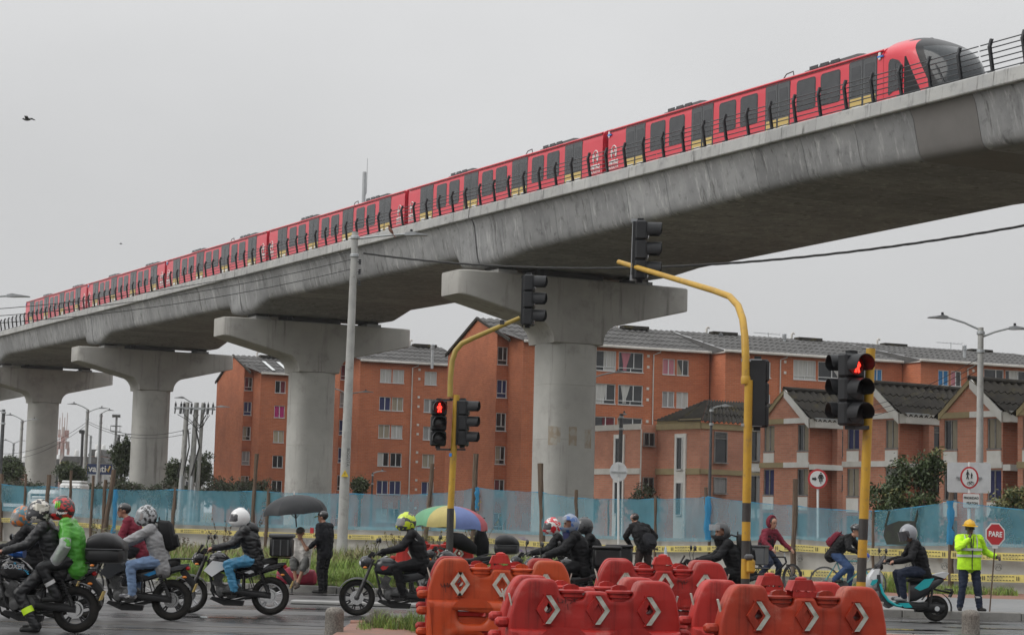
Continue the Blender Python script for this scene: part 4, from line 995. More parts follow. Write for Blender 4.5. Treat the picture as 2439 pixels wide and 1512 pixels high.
# posts
def rough_post(px, py, d, base_z=.05, r=.06, lean=0.0, name='post', parent=None):
    top = P(px, py, d - .12); mb = MB(); pts = []; n = 7
    for i in range(n + 1):
        k = i / n; pts.append((top.x - lean * (1 - k) + random.uniform(-.018, .018), top.y + random.uniform(-.015, .015), base_z + (top.z - base_z) * k))
    mb.tube(pts, [r * random.uniform(.85, 1.15) for _ in pts], 7); return mb.build(name, m_wood, parent or fen, smooth=50)
def fdep(px): 
    xs = [a[0] for a in FP]; return 1 / np.interp(px, xs, [1 / a[1] for a in FP])
for px, py, lean, r in ((4, 1128, -.1, .085), (62, 1128, .0, .06), (118, 1130, .15, .09), (170, 1120, 0, .06), (222, 1132, 0, .06), (252, 1142, .05, .08), (272, 1118, .35, .11), (418, 1160, .1, .08), (612, 1080, .12, .085), (640, 1162, .05, .07), (1031, 1104, .25, .09), (1134, 1080, .05, .10), (1288, 1103, -.15, .10), (1374, 1166, .0, .06), (1562, 1180, 0, .05), (1680, 1160, -.25, .06), (1895, 1140, .05, .075), (2265, 1172, 0, .07), (2080, 1215, 0, .04), (2500, 1190, .05, .07), (2800, 1185, 0, .07), (3150, 1200, 0, .07), (-480, 1110, .1, .08), (-900, 1100, 0, .08)):
    rough_post(px, py, fdep(px) - .1, r=r, lean=lean)
for px, py in ((720, 1190), (560, 1190), (330, 1185), (1205, 1180), (950, 1190), (1450, 1190), (1800, 1210), (2170, 1205)): rough_post(px, py, fdep(px) + .5, r=.035)
# knotted net bundle on the leaning post and black tarp patch
for px, d, ya, yb in ((276, 86.4, 1165, 1300), (1685, 61.2, 1183, 1285), (1136, 73.2, 1160, 1215), (2263, 51.8, 1192, 1296)):
    mb = MB(); pts = [P(px - (8 if px < 300 else 0) * i / 8 + random.uniform(-2, 2), ya + (yb - ya) * i / 8, d - .2) for i in range(9)]; mb.tube(pts, [.06 + .05 * random.random() for _ in pts], 6); mb.build('net_knot', m_blue_hem, fen)
mb = MB(); a, b = P(2105, 1228, 53.7), P(2182, 1216, 52.9)
tp = [P(2112, 1250, 53.7), P(2118, 1216, 53.7), P(2122, 1216, 53.7), P(2112, 1252, 53.7), P(2176, 1245, 53.0), P(2187, 1213, 53.0), P(2183, 1213, 53.0), P(2172, 1243, 53.0)]
dt = [(2108, 1252), (2140, 1240), (2180, 1240), (2184, 1262), (2180, 1290), (2150, 1296), (2112, 1296), (2104, 1275)]
mb.rings([[P(x, y, 53.5 - (x - 2104) * .008) for x, y in dt], [P(x, y, 53.53 - (x - 2104) * .008) for x, y in dt]]); mb.tube([P(2118, 1216, 53.5), P(2108, 1255, 53.5)], .03, 5); mb.tube([P(2186, 1214, 52.9), P(2180, 1244, 52.9)], .03, 5)
mb.build('black_patch', mat('black_tarp', (.012, .013, .012), .7, col2=(.02, .028, .016), nscale=4), fen, label='black torn tarp hung in the blue net')
# tape: band of printed plastic along the sheet
def tape(rows, h_px, name_lab, front=.3):
    tp = empty('warning_tape', (0, 0, 0), label=name_lab, cat='tape')
    xs = [r[0] for r in rows]
    def row(px): return np.interp(px, xs, [r[1] for r in rows])
    mb = MB(); rg = []; x = rows[0][0]
    while x <= rows[-1][0] + .1:
        d = fdep(x) - front; h = h_px * S(d) / 85
        wv = 1.2 * noise.noise(Vector((x * .01, h_px, 2)))
        rg.append([P(x, row(x) - h / 2 + wv, d), P(x, row(x) + h / 2 + wv, d)]); x += 12
    mb.rings(rg, closed=False, caps=False); mb.build('tape_band', m_tape, tp, smooth=60)
    pr = MB(); k = 0
    def q(x0, x1, v0, v1):
        pts = []
        for (x, v) in ((x0, v0), (x1, v0), (x1, v1), (x0, v1)):
            d = fdep(x) - front - .02; h = h_px * S(d) / 85; wv = 1.2 * noise.noise(Vector((x * .01, h_px, 2))); pts.append(P(x, row(x) - h / 2 + h * v + wv, d))
        pr.poly(pts)
    txt = None
    x = rows[0][0] + 8
    while x < rows[-1][0] - 60:
        w_ = 85 * S(fdep(x)) / 85
        for s_ in (0, .05, .88, .93): q(x + s_ * w_, x + (s_ + .02) * w_, .22, .78)
        for i in range(9):
            a_ = .13 + i * .08; q(x + a_ * w_, x + (a_ + .05) * w_, .2, .3); q(x + a_ * w_, x + (a_ + .05) * w_, .7, .8)
        d = fdep(x + w_ / 2) - front - .03; c = P(x + w_ * .49, row(x + w_ * .49), d)
        o = text_obj('PELIGRO NO PASE', .085, m_logo, tp, c, (math.pi / 2, 0, 0), depth=0) if txt is None else inst('lettering', txt, tp, c, (math.pi / 2, 0, 0))
        txt = o.data; x += w_ * 1.16
    pr.build('tape_print', m_ink, tp, smooth=0, kind='stuff')
tape([(-860, 1196), (-40, 1236), (60, 1240), (300, 1258), (640, 1272), (900, 1279), (1100, 1283), (1290, 1296), (1500, 1306), (1700, 1306), (1895, 1304), (2000, 1311), (2265, 1320), (2480, 1328), (3100, 1352)], 16.5, 'yellow warning tape with black print along the upper part of the pale fence sheet')
tape([(1560, 1352), (1760, 1360), (1895, 1364), (2080, 1368), (2265, 1374), (2480, 1378), (3100, 1412)], 16.5, 'lower yellow warning tape near the foot of the fence behind the worker')
# round M emblems printed on the sheet
for px, py in ((1905, 1329), (2035, 1336), (2163, 1345), (2378, 1350), (1560, 1330), (1452, 1320), (1335, 1316), (2250, 1347)):
    d = fdep(px) - .3; c = P(px, py, d); mb = MB(); r_ = .085
    mb.tube([c + Vector((r_ * math.cos(a), 0, r_ * math.sin(a))) for a in np.linspace(0, 6.28, 20)[:-1]], .007, 4, loop=True)
    mb.tube([c + Vector(v) for v in ((-.06, 0, -.04), (-.03, 0, .035), (0, 0, -.02), (.03, 0, .035), (.06, 0, -.04))], .014, 4)
    mb.build('sheet_emblem', m_logo, fen)
# violet graffiti strokes on the sheet
m_vio = mat('violet_paint', (.30, .23, .46), .7); mb = MB()
rg_ = random.Random(5)
for i in range(46):
    x0 = rg_.uniform(1170, 1245) + (i % 3) * 6; y0 = rg_.uniform(1276, 1314); ln = rg_.uniform(10, 34); d = fdep(x0) - .3
    sl_ = rg_.uniform(.1, .5); mb.tube([P(x0, y0, d), P(x0 + ln * .5, y0 + ln * sl_ * .5, d - .01), P(x0 + ln, y0 + ln * sl_ * .8, d)], .022, 4, flat=(1, .3))
mb.build('graffiti', m_vio, fen, label='violet sprayed scribble on the pale sheet')

# ------------------------------------------------------------------ trees, shrubs, weeds
def leaf_mat(name, c, c2, tr=.25):
    m = mat(name, c, .55, col2=c2, nscale=1.3, rand=.1); b = m.node_tree.nodes['Principled BSDF']; return m
m_lf_dark = leaf_mat('leaf_dark', (.030, .045, .016), (.05, .068, .024)); m_lf_mid = leaf_mat('leaf_mid', (.055, .082, .028), (.08, .11, .04)); m_lf_yel = leaf_mat('leaf_pale', (.16, .16, .05), (.2, .19, .07)); m_lf_red = leaf_mat('leaf_brown', (.045, .04, .022), (.06, .05, .03))
m_bark = mat('bark', (.09, .07, .05), .9, col2=(.06, .045, .035), nscale=6, bump=.5, bscale=20)
def tree(name, base, H, rx, rz_, zc, n, leaf, mats, label, seed=1, trunk_r=.1, cat='tree', group=None, clump=26, pale=.06, flat=.5):
    """n leaf clumps inside an uneven crown; trunk and limbs reach into it"""
    rnd = random.Random(seed); root = empty(name, base, 0, label=label, cat=cat, group=group)
    tr = MB(); tr.tube([(0, 0, -.1), (rnd.uniform(-.05, .05), 0, zc * .5), (0, 0, zc + rz_ * .3)], [trunk_r, trunk_r * .75, trunk_r * .35], 8)
    tips = []
    for i in range(9):
        a = rnd.uniform(0, 6.28); k = rnd.uniform(.35, .9); z0 = zc - rz_ * rnd.uniform(.2, .9); tip = Vector((math.cos(a) * rx * k, math.sin(a) * rx * k, zc + rz_ * rnd.uniform(-.4, .75)))
        tr.tube([(0, 0, max(.1, z0 * .8)), tip * .5 + Vector((0, 0, z0 * .3)), tip], [trunk_r * .45, trunk_r * .28, trunk_r * .1], 5); tips.append(tip)
    tr.build('trunk', m_bark, root)
    vs, fs, ms = [], [], []
    for i in range(n):
        while True:
            q = Vector((rnd.uniform(-1, 1), rnd.uniform(-1, 1), rnd.uniform(-1, 1)))
            if .25 < q.length < 1: break
        q *= (.62 + .38 * noise.noise(q * 1.7 + Vector((seed, 0, 0))) * 1.6 + .25)
        if noise.noise(q * 2.4 + Vector((0, seed * 3.1, 0))) < -.22: continue
        c = Vector((q.x * rx, q.y * rx, zc + q.z * rz_)); cr_ = leaf * rnd.uniform(1.8, 3.4)
        mi = 0 if rnd.random() > .4 else 1
        if q.z > .1 and rnd.random() < pale: mi = 2
        for _ in range(clump):
            o = Vector((rnd.gauss(0, 1), rnd.gauss(0, 1), rnd.gauss(0, .8))) * cr_ * .5
            ax = Vector((rnd.gauss(0, 1), rnd.gauss(0, 1), rnd.gauss(0, 1) + flat)).normalized(); u = ax.orthogonal().normalized(); v = ax.cross(u)
            a = rnd.uniform(0, 6.28); u, v = u * math.cos(a) + v * math.sin(a), v * math.cos(a) - u * math.sin(a)
            s_ = leaf * rnd.uniform(.6, 1.2); p = c + o; b = len(vs)
            vs += [p - u * s_, p - v * s_ * .42, p + u * s_, p + v * s_ * .42]; fs.append((b, b + 1, b + 2, b + 3)); ms.append(mi)
    me = bpy.data.meshes.new('crown'); me.from_pydata([tuple(v) for v in vs], [], fs)
    for m in mats: me.materials.append(m)
    me.polygons.foreach_set('material_index', ms); o = bpy.data.objects.new('crown', me); link(o, root); return root
MM = [m_lf_dark, m_lf_mid, m_lf_yel]
q = G(2150, 63, 0); ev = tree('evergreen_tree', q, 4.3, 1.35, 1.35, 2.2, 330, .085, MM, 'dark evergreen shrub tree with upright shoots behind the black tarp', 3, .07)
for i, (px, py, r) in enumerate(((2190, 1100, .3), (2228, 1092, .28), (2140, 1112, .28), (2212, 1120, .35))):
    q2 = P(px, py, 63); sh = tree('shoot', (0, 0, 0), 1, r, .55, 1.0, 34, .075, MM, None, 20 + i, .03, cat=None)
    for ch in list(sh.children): ch.parent = ev; ch.location = (q2.x - q.x, q2.y - q.y, q2.z - 1.2); ch.name = 'shoot_foliage' if ch.name.startswith('crown') else 'shoot_stem'
    bpy.data.objects.remove(sh)
q = G(2425, 58, 0); tree('leafy_bush', q, 3, .95, 1.0, 2.1, 230, .07, [m_lf_mid, m_lf_dark, m_lf_yel], 'pale-tipped bush at the picture edge beside the stop paddle', 5, .06, pale=.5)
bk = [('round_tree', 168, 1130, 170, 1.25, 1.1, 'round bush in front of the blue billboard'), ('round_tree', 290, 1092, 178, .95, 2.0, 'tall dark tree close to the left side of the second pier'), ('round_tree', 416, 1128, 165, .7, 1.1, 'small green tree just behind the second pier'),
      ('round_tree', 478, 1122, 190, 1.25, 1.5, 'dark tree beside the electric poles'), ('round_tree', 28, 1122, 185, 1.3, 1.1, 'dark tree left of the first pier'), ('round_tree', 858, 1156, 150, .5, .45, 'small shrub against the middle apartment block')]
for i, (nm, px, py, d, rx, rz_, lab) in enumerate(bk):
    c = P(px, py, d); tree(nm, (c.x, c.y, 0), 5, rx, rz_, max(c.z, rz_ * .9), int(200 + 90 * rx), .13, [m_lf_dark, m_lf_mid, m_lf_yel], lab, 30 + i, .14, clump=26, pale=.03)
for i, (px, py, d, rx, rz_, lab) in enumerate(((540, 1150, 165, 2.4, 1.0, 'dark clipped hedge at the foot of the smallest apartment block'), (600, 1150, 160, 2.0, 1.0, 'dark hedge right of the clipped one before the apartment block'), (400, 1156, 160, 2.0, .8, 'brown hedge between the second pier and the electric poles'), (210, 1160, 165, 3.4, .7, 'low brown hedge behind the white truck roof'), (300, 1150, 165, 1.6, .8, 'low dark hedge left of the second pier'), (50, 1155, 165, 2.6, .8, 'low dark hedge left of the first pier'), (1535, 1185, 120, 1.1, 1.1, 'dark shrub between the thick pier and the corner house'), (1395, 1190, 122, .9, 1.0, 'shrub beside the foot of the thick pier'))):
    c = P(px, py, d); tree('hedge_bush', (c.x, c.y, 0), 3, rx, rz_ * 1.25, c.z * .8, int(260 * rx), .11, [m_lf_dark, m_lf_red, m_lf_mid], lab, 60 + i, .08, cat='bush', clump=18)
# fan palm
q = G(640, 150, 0); pr = empty('fan_palm', q, 0, label='short fan palm before the third pier', cat='palm'); mb = MB(); mb.tube([(0, 0, 0), (0, 0, 2.3)], [.16, .12], 7); mb.build('trunk', m_bark, pr)
mb = MB(); rnd = random.Random(2)
for i in range(26):
    a = rnd.uniform(0, 6.28); el = rnd.uniform(-.3, 1.2); ln = rnd.uniform(1.0, 1.5); dv = Vector((math.cos(a) * math.cos(el), math.sin(a) * math.cos(el), math.sin(el))); sd = dv.cross(Vector((0, 0, 1))).normalized()
    c = Vector((0, 0, 2.3)) + dv * .35
    for k in range(9):
        s_ = (k - 4) / 4; e = c + (dv + sd * s_ * .8).normalized() * ln * (1 - .3 * abs(s_)) + Vector((0, 0, -.25 * ln)); b = mb._a([c, c + (e - c) * .6 + sd * .05, e, c + (e - c) * .6 - sd * .05]); mb.face((b, b + 1, b + 2, b + 3))
mb.build('crown', [m_lf_mid], pr, smooth=0)
# weeds on the verge: stems with small leaves
def weed(px, d, h, n, lab, m, seed, lean=.5, leafy=14, lw=.035):
    rnd = random.Random(seed); root = empty('weed_plant', G(px, d, .1), 0, label=lab, cat='weed'); st = MB(); lf = MB()
    for i in range(n):
        a = rnd.uniform(0, 6.28); dx, dy = math.cos(a) * h * lean * rnd.random(), math.sin(a) * h * .3 * rnd.random(); hh = h * rnd.uniform(.6, 1)
        p = [Vector((dx * .1, dy * .1, 0)), Vector((dx * .5, dy * .5, hh * .55)), Vector((dx, dy, hh))]; st.tube(p, [.009, .007, .004], 4)
        for k in range(leafy):
            t_ = rnd.uniform(.25, 1); c = p[0].lerp(p[1], t_ * 2) if t_ < .5 else p[1].lerp(p[2], t_ * 2 - 1); u = Vector((rnd.gauss(0, 1), rnd.gauss(0, .6), rnd.gauss(0, 1))).normalized() * lw * rnd.uniform(.7, 1.4); v = u.orthogonal() * .5
            b = lf._a([c, c + u + v, c + u * 2, c + u - v]); lf.face((b, b + 1, b + 2, b + 3))
    st.build('stem', m_bark, root); lf.build('leaves', m, root, smooth=0)
m_weed = mat('weed_leaf', (.11, .12, .045), .7, col2=(.16, .14, .06), nscale=3); m_dryleaf = mat('dry_leaf', (.10, .075, .05), .8)
for i, a in enumerate(((225, 70, 1.3, 9, 'spiny green weed left of the man in the maroon jacket', m_weed), (262, 68, 1.1, 7, 'weed just in front of the maroon jacket rider', m_weed), (430, 66, .9, 8, 'thin dry weed beside the grey rucksack', m_dryleaf), (530, 62, 1.5, 8, 'bare brown weed behind the white helmet', m_dryleaf), (580, 62, 1.7, 7, 'tall bare weed right of the white helmet', m_dryleaf), (955, 58, 1.1, 8, 'brown weed left of the green and yellow helmet', m_dryleaf), (1005, 56, 1.5, 12, 'leafy weed under the striped parasol', m_weed), (1040, 55, 1.4, 10, 'leafy weed right beside the black and yellow pole', m_weed), (940, 54, 1.2, 8, 'green weed behind the green and yellow helmet', m_weed), (880, 60, .8, 6, 'small weed at the foot of the concrete lamp post', m_weed), (1135, 72, 2.6, 9, 'leafy climber around the post with the knotted net', m_weed), (840, 56, .7, 6, 'low weed left of the concrete lamp post foot', m_weed))): weed(*a, seed=i)
# ------------------------------------------------------------------ lamp posts, wires, poles
m_lampw = mat('wire_black', (.02, .02, .02), .6)
def lamp_head(mb, p, dx, L=.75):
    """flat LED luminaire from p towards dx (+1 right, -1 left)"""
    mb.rings([[p + Vector((dx * x, -w_, z)), ] + [p + Vector((dx * x, w_, z)), p + Vector((dx * x, w_, z - t_)), p + Vector((dx * x, -w_, z - t_))] for x, w_, z, t_ in ((0, .05, .05, .1), (L * .25, .12, .09, .14), (L * .6, .17, .04, .07), (L, .12, 0, .03))])
def lamp_post(px, d, ytop, r0, r1, arms, lab, m=None, base_z=.05, lean=0.0, name='street_lamp'):
    m = m or m_conc_post; top = P(px, ytop, d); root = empty(name, (top.x, d, base_z), 0, label=lab, cat='street lamp'); H = top.z - base_z
    mb = MB(); mb.tube([(lean, 0, 0), (0, 0, H)], [r0, r1], 12); mb.build('pole', m, root)
    for (dx, rise, L, hd, z0) in arms:
        mb = MB(); sgn = 1 if dx > 0 else -1
        mb.tube([(0, 0, H - z0), (dx * .5, 0, H - z0 + rise * .6), (dx, 0, H - z0 + rise)], .035 if d < 90 else .045, 7); mb.build('arm', m_galv, root)
        mb = MB(); lamp_head(mb, Vector((dx, 0, H - z0 + rise)), sgn, hd); mb.build('luminaire', m_grey, root)
        mb = MB(); mb.lathe([(.04, 0), (.05, .02), (.045, .09), (.01, .1)], 8, (dx + sgn * hd * .28, 0, H - z0 + rise + .09)); mb.build('photocell', m_black, root)
    mb = MB()
    for z in (H - .25, H - .9): mb.lathe([(r1 + .03, 0), (r1 + .045, .02), (r1 + .045, .1), (r1 + .03, .12)], 12, (0, 0, z))
    mb.build('band', m_galv, root); return root, H
LP, LH = lamp_post(846, 70, 553, .19, .115, [(1.75, .22, .8, .8, .25)], 'tall concrete lamp post with one arm in front of the fence', lean=-.1)
mb = MB()
for k in (1.05, 1.4, 1.8):
    mb.tube([(.13, 0, LH - k), (.2, 0, LH - k)], .02, 5); mb.lathe([(.02, 0), (.06, .02), (.03, .06), (.06, .1), (.03, .14), (.06, .18), (.02, .2)], 8, (.2, 0, LH - k - .1))
mb.build('insulator', m_black, LP)
mb = MB(); mb.prism([(-.13, 0), (.13, 0), (0, .24)], -.012, .0); o = mb.build('hazard_plate', mat('hazard_yellow', (.6, .42, .03), .5), LP); o.location = (-.06, -.215, 2.92)
mb = MB(); mb.prism([(-.02, .05), (.015, .1), (-.01, .1), (.02, .17), (-.02, .12), (.005, .12)], -.014, -.012); o = mb.build('hazard_bolt', m_black, LP); o.location = (-.06, -.2155, 2.92)
text_obj('BOGOTÁ', .15, m_dkgrey, LP, (.03, -.19, 3.6), (math.pi / 2, math.pi / 2, 0), depth=.001)
for (px, d, yt, arms, lab) in ((2336, 70, 780, [(-1.15, .42, .75, .7, .1), (1.0, .35, .75, .7, .35)], 'concrete double-arm street lamp behind the right-hand signs'),
    (209, 175, 975, [(-1.0, .45, .9, .8, 0), (1.0, .4, .9, .8, .25)], 'grey double-arm street lamp between the first and second pier'),
    (53, 190, 1000, [(-.95, .45, .9, .8, 0), (.9, .3, .9, .8, .2)], 'double-arm street lamp just left of the first pier'),
    (826, 150, 935, [(-.8, .35, .7, .6, .1), (1.2, .25, .8, .8, .15)], 'double-arm street lamp close to the concrete lamp post in front of the brick blocks'),
    (241, 190, 985, [(.6, .35, .7, .6, 0)], 'slim single-arm street lamp right of the double one between the piers'),
    (283, 180, 1035, [(1.0, .1, .9, .6, .05)], 'thick grey single-arm lamp pole beside the tall dark tree'),
    (1412, 118, 893, [(1.3, .35, .5, .6, .15)], 'street lamp with one arm beside the thick pier'),
    (1695, 95, 968, [(.5, .15, .4, .5, .1)], 'grey metal lamp pole in front of the brick corner house'),
    (888, 150, 1125, [(.6, .18, .4, .4, .05)], 'short black lamp against the middle apartment block'),
    (478, 230, 1013, [(-.4, .2, .4, .5, .05)], 'thin distant lamp right of the electric poles'),
    (33, 260, 1055, [(-.9, .4, .6, .6, .05), (.9, .4, .6, .6, .05)], 'small far double-arm lamp left of the first pier'),
    (217, 250, 1037, [(-.7, .25, .5, .6, .05)], 'small far single-arm lamp behind the double lamp'),
    (9, 120, 975, [(-.7, -.05, .5, .5, .05)], 'dark leaning pole at the edge of the picture'),
    (1480, 110, 985, [(.1, .02, .1, .2, .05)], 'dark wooden pole behind the round sign back')):
    lamp_post(px, d, yt, (.09 if px in (1695, 1412, 888) else .16) if d < 160 else .2, (.06 if px in (1695, 1412, 888) else .10) if d < 160 else .13, arms, lab, m=m_conc_post if px in (2336, 209, 53, 826) else m_galv if px not in (9, 1480, 283, 1695, 888) else m_dkgrey, lean=-.06)
# lamp reaching in from the left edge
q = P(-60, 712, 75); r = empty('street_lamp', (q.x, 75, 0.05), 0, label='street lamp head reaching in at the edge of the picture above the railing', cat='street lamp'); mb = MB(); mb.tube([(-.6, 0, 0), (-.6, 0, q.z)], [.16, .1], 10); mb.build('pole', m_conc_post, r)
mb = MB(); mb.tube([(-.6, 0, q.z - .1), (.6, 0, q.z + .05), (1.2, 0, q.z + .1)], .04, 7); mb.build('arm', m_galv, r); mb = MB(); lamp_head(mb, Vector((1.2, 0, q.z + .1)), 1, .85); mb.build('luminaire', m_grey, r)
# mast behind the train, floodlight mast, electric poles, cell tower
q = P(868, 418, 230); mb = MB(); mb.tube([(0, 0, -q.z), (0, 0, .4)], .22, 8); mb.tube([(.1, 0, -2.5), (.3, 0, -2), (.3, 0, 2.0)], [.05, .05, .03], 5); mb.build('radio_mast', m_galv, label='thin grey mast rising behind the red train', cat='mast', loc=q)
q = P(278, 992, 215); fl = empty('floodlight_mast', (q.x, 215, 0), 0, label='floodlight mast with a square platform between the piers', cat='mast'); mb = MB(); mb.tube([(0, 0, 0), (0, 0, q.z)], [.2, .12], 8)
for z in (-1.0, -1.6): mb.tube([(-.5, -.5, q.z + z), (.5, -.5, q.z + z), (.5, .5, q.z + z), (-.5, .5, q.z + z)], .04, 4, loop=True)
for x in (-.5, .5): mb.tube([(x, -.5, q.z - 1.6), (x, -.5, q.z - 1.0)], .03, 4)
mb.build('pole', m_galv, fl)
for i in range(3): mb = MB(); mb.box((-.3 + i * .3, -.2, q.z - .02 + .1), (.26, .2, .3), Matrix.Rotation(.4, 3, 'X')); mb.build('floodlight', m_grey, fl)
q = P(197, 1030, 200); fl = empty('floodlight_mast', (q.x, 200, 0), 0, label='dark floodlight pole left of the double street lamp', cat='mast'); mb = MB(); mb.tube([(0, 0, 0), (0, 0, q.z)], .14, 8); mb.build('pole', m_dkgrey, fl); mb = MB(); mb.box((-.1, 0, q.z + .1), (.5, .3, .35), ch=.05); mb.box((.35, 0, q.z + .12), (.3, .3, .3), ch=.05); mb.build('floodlight', m_dkgrey, fl)
q = P(148, 1085, 420); mb = MB(); mb.tube([(0, 0, -q.z), (0, 0, 6)], [.7, .35], 6)
for i in range(14): a = i * 2.4; mb.box((math.cos(a) * 1.2, math.sin(a) * 1.2, 1 + (i % 4) * 1.2), (.5, .4, 1.6))
for i in range(4): mb.tube([(-.8 + i * .5, 0, 3), (-.8 + i * .5, 0, 8 + i % 2)], .08, 4)
mb.build('cell_tower', mat('tower_paint', (.42, .25, .23), .7, col2=(.45, .42, .4), nscale=.4), label='distant pink and white cell tower on the skyline', cat='tower', loc=q)
def pole_rig():
    c = G(452, 145, 0); root = empty('electric_pole', c, 0, label='pair of concrete electric poles joined by a crossbar of insulators and cables', cat='utility pole')
    zt = P(452, 958, 145).z
    for x in (-.55, .1, .55):
        mb = MB(); mb.tube([(x - .25, .3 * x, 0), (x, .3 * x, zt)], [.24 if x < .5 else .17, .17 if x < .5 else .12], 10); mb.build('pole', m_conc_post, root)
    mb = MB(); mb.box((0, -.3, zt - .45), (2.9, .12, .16)); mb.box((0, .2, zt - .45), (2.9, .12, .12)); mb.build('crossbar', m_galv, root)
    for i, x in enumerate((-1.35, -.95, -.75, -.2, .75, 1.0, 1.35)):
        mb = MB(); mb.lathe([(.03, 0), (.1, .03), (.05, .08), (.1, .13), (.05, .18), (.1, .23), (.03, .28), (.02, .4)], 8, (x, -.3, zt - .36)); mb.tube([(x, -.35, zt - .45), (x - .03, -.4, zt - .85)], .1 if i % 2 else .05, 7); mb.build('insulator', m_dkgrey, root)
    rnd = random.Random(3); mb = MB()
    for i in range(9):
        x0, x1 = rnd.uniform(-1.35, 1.35), rnd.choice((-.5, .15, .4)); mb.tube([(x0, -.4, zt - .9), ((x0 + x1) / 2, -.4, zt - 1.3 - rnd.random() * .5), (x1, -.3, zt - 1.6 - rnd.random() * .6)], .022, 4)
    for x, w_ in ((-.75, .05), (-.38, .05), (.2, .06)): mb.tube([(x, -.28, zt - 2.0), (x + rnd.uniform(-.1, .3), -.3, zt - 3.2), (x - .25, -.3, zt - 5.4)], w_, 6)
    mb.build('cable', m_lampw, root)
    for x in (-.8, -.05): mb = MB(); mb.tube([(x, -.32, 0), (x + .1, -.32, zt - 5.3)], .12, 8); mb.build('conduit', m_galv, root)
    mb = MB(); mb.tube([(.55, 0, zt - .7), (1.3, 0, zt - .3), (1.7, 0, zt - .25)], .04, 5); lamp_head(mb, Vector((1.7, 0, zt - .25)), 1, .8); mb.tube([(-.3, 0, zt), (-.8, 0, zt + .3)], .04, 5); lamp_head(mb, Vector((-.8, 0, zt + .32)), -1, .7); mb.build('luminaire', m_grey, root)
pole_rig()
# overhead wires
def wire(name, pts, r, lab, n=14, m=None, twist=False):
    mb = MB(); out_ = []
    for a, b, sg_ in pts:
        for i in range(n + 1):
            k = i / n; q = a.lerp(b, k); q.z -= sg_ * 4 * k * (1 - k); out_.append(q)
    if twist:
        for ph in (0, 2.1, 4.2): mb.tube([q + Vector((math.cos(i * .9 + ph) * .0, 0, math.sin(i * 1.1 + ph) * .02)) for i, q in enumerate(out_)], r, 4)
    else: mb.tube(out_, r, 4)
    return mb.build(name, m or m_lampw, label=lab, cat='cable')
wire('twisted_cable', [(P(866, 603, 70), P(3300, 340, 46), 1.5)], .02, 'thick twisted black cable running from the concrete lamp post to the upper edge', n=90, twist=True)
for i, (ya, yb) in enumerate(((598, 748), (617, 763), (640, 775))):
    wire('thin_wire', [(P(840, ya, 70), P(-700, yb - 3, 60), .8)], .012, ['uppermost thin wire crossing the viaduct side from the concrete post', 'middle thin wire crossing the viaduct side from the concrete post', 'lowest thin wire crossing the viaduct side from the concrete post'][i], n=30)
for i, (a, b) in enumerate((((209, 1003, 175), (455, 1020, 145)), ((209, 1008, 175), (455, 1030, 145)), ((209, 1003, 175), (0, 1080, 190)), ((209, 1010, 175), (0, 1095, 190)))):
    wire('thin_wire', [(P(*a), P(*b), .8)], .02, ['upper thin wire from the double lamp to the electric poles', 'lower thin wire from the double lamp to the electric poles', 'upper thin wire from the double lamp to the picture edge', 'lower thin wire from the double lamp to the picture edge'][i])
for i in range(3): wire('thin_wire', [(P(2336, 850 + i * 14, 70), P(1990, 975 + i * 12, 118), .5)], .014, ['upper service wire from the double lamp to the gabled houses', 'middle service wire from the double lamp to the gabled houses', 'lower service wire from the double lamp to the gabled houses'][i])

# ------------------------------------------------------------------ traffic signals
m_yelp = mat('pole_yellow', (.47, .275, .02), .5, col2=(.40, .225, .016), nscale=3, col3=(.28, .17, .04), n3=2.5); m_blkp = mat('pole_black', (.022, .021, .02), .55, col2=(.035, .033, .03), nscale=5)
m_sig = mat('signal_black', (.012, .0125, .014), .5, spec=.3, col2=(.018, .019, .021), nscale=3); m_lens = mat('signal_lens_off', (.02, .02, .022), .2); m_redled = mat('signal_red', (.6, .02, .01), .4, emit=(1, .035, .02), estr=3.2); m_reddim = mat('signal_red_glass', (.16, .012, .01), .25)
def visor(mb, c, r, L, drop=.03):
    """hood over a lens facing local -y; open below"""
    rg = []
    for i in range(13):
        a = R(-25 + 230 * i / 12); u = Vector((math.cos(a), 0, math.sin(a))); cut = max(0, -math.sin(a)) * .6
        rg.append([c + u * r, c + u * r * .98 + Vector((0, -L * (1 - cut * .8), -drop * 0)), c + u * (r - .012) + Vector((0, -L * (1 - cut * .8), 0)), c + u * (r - .012)])
    mb.rings(rg, True, False)
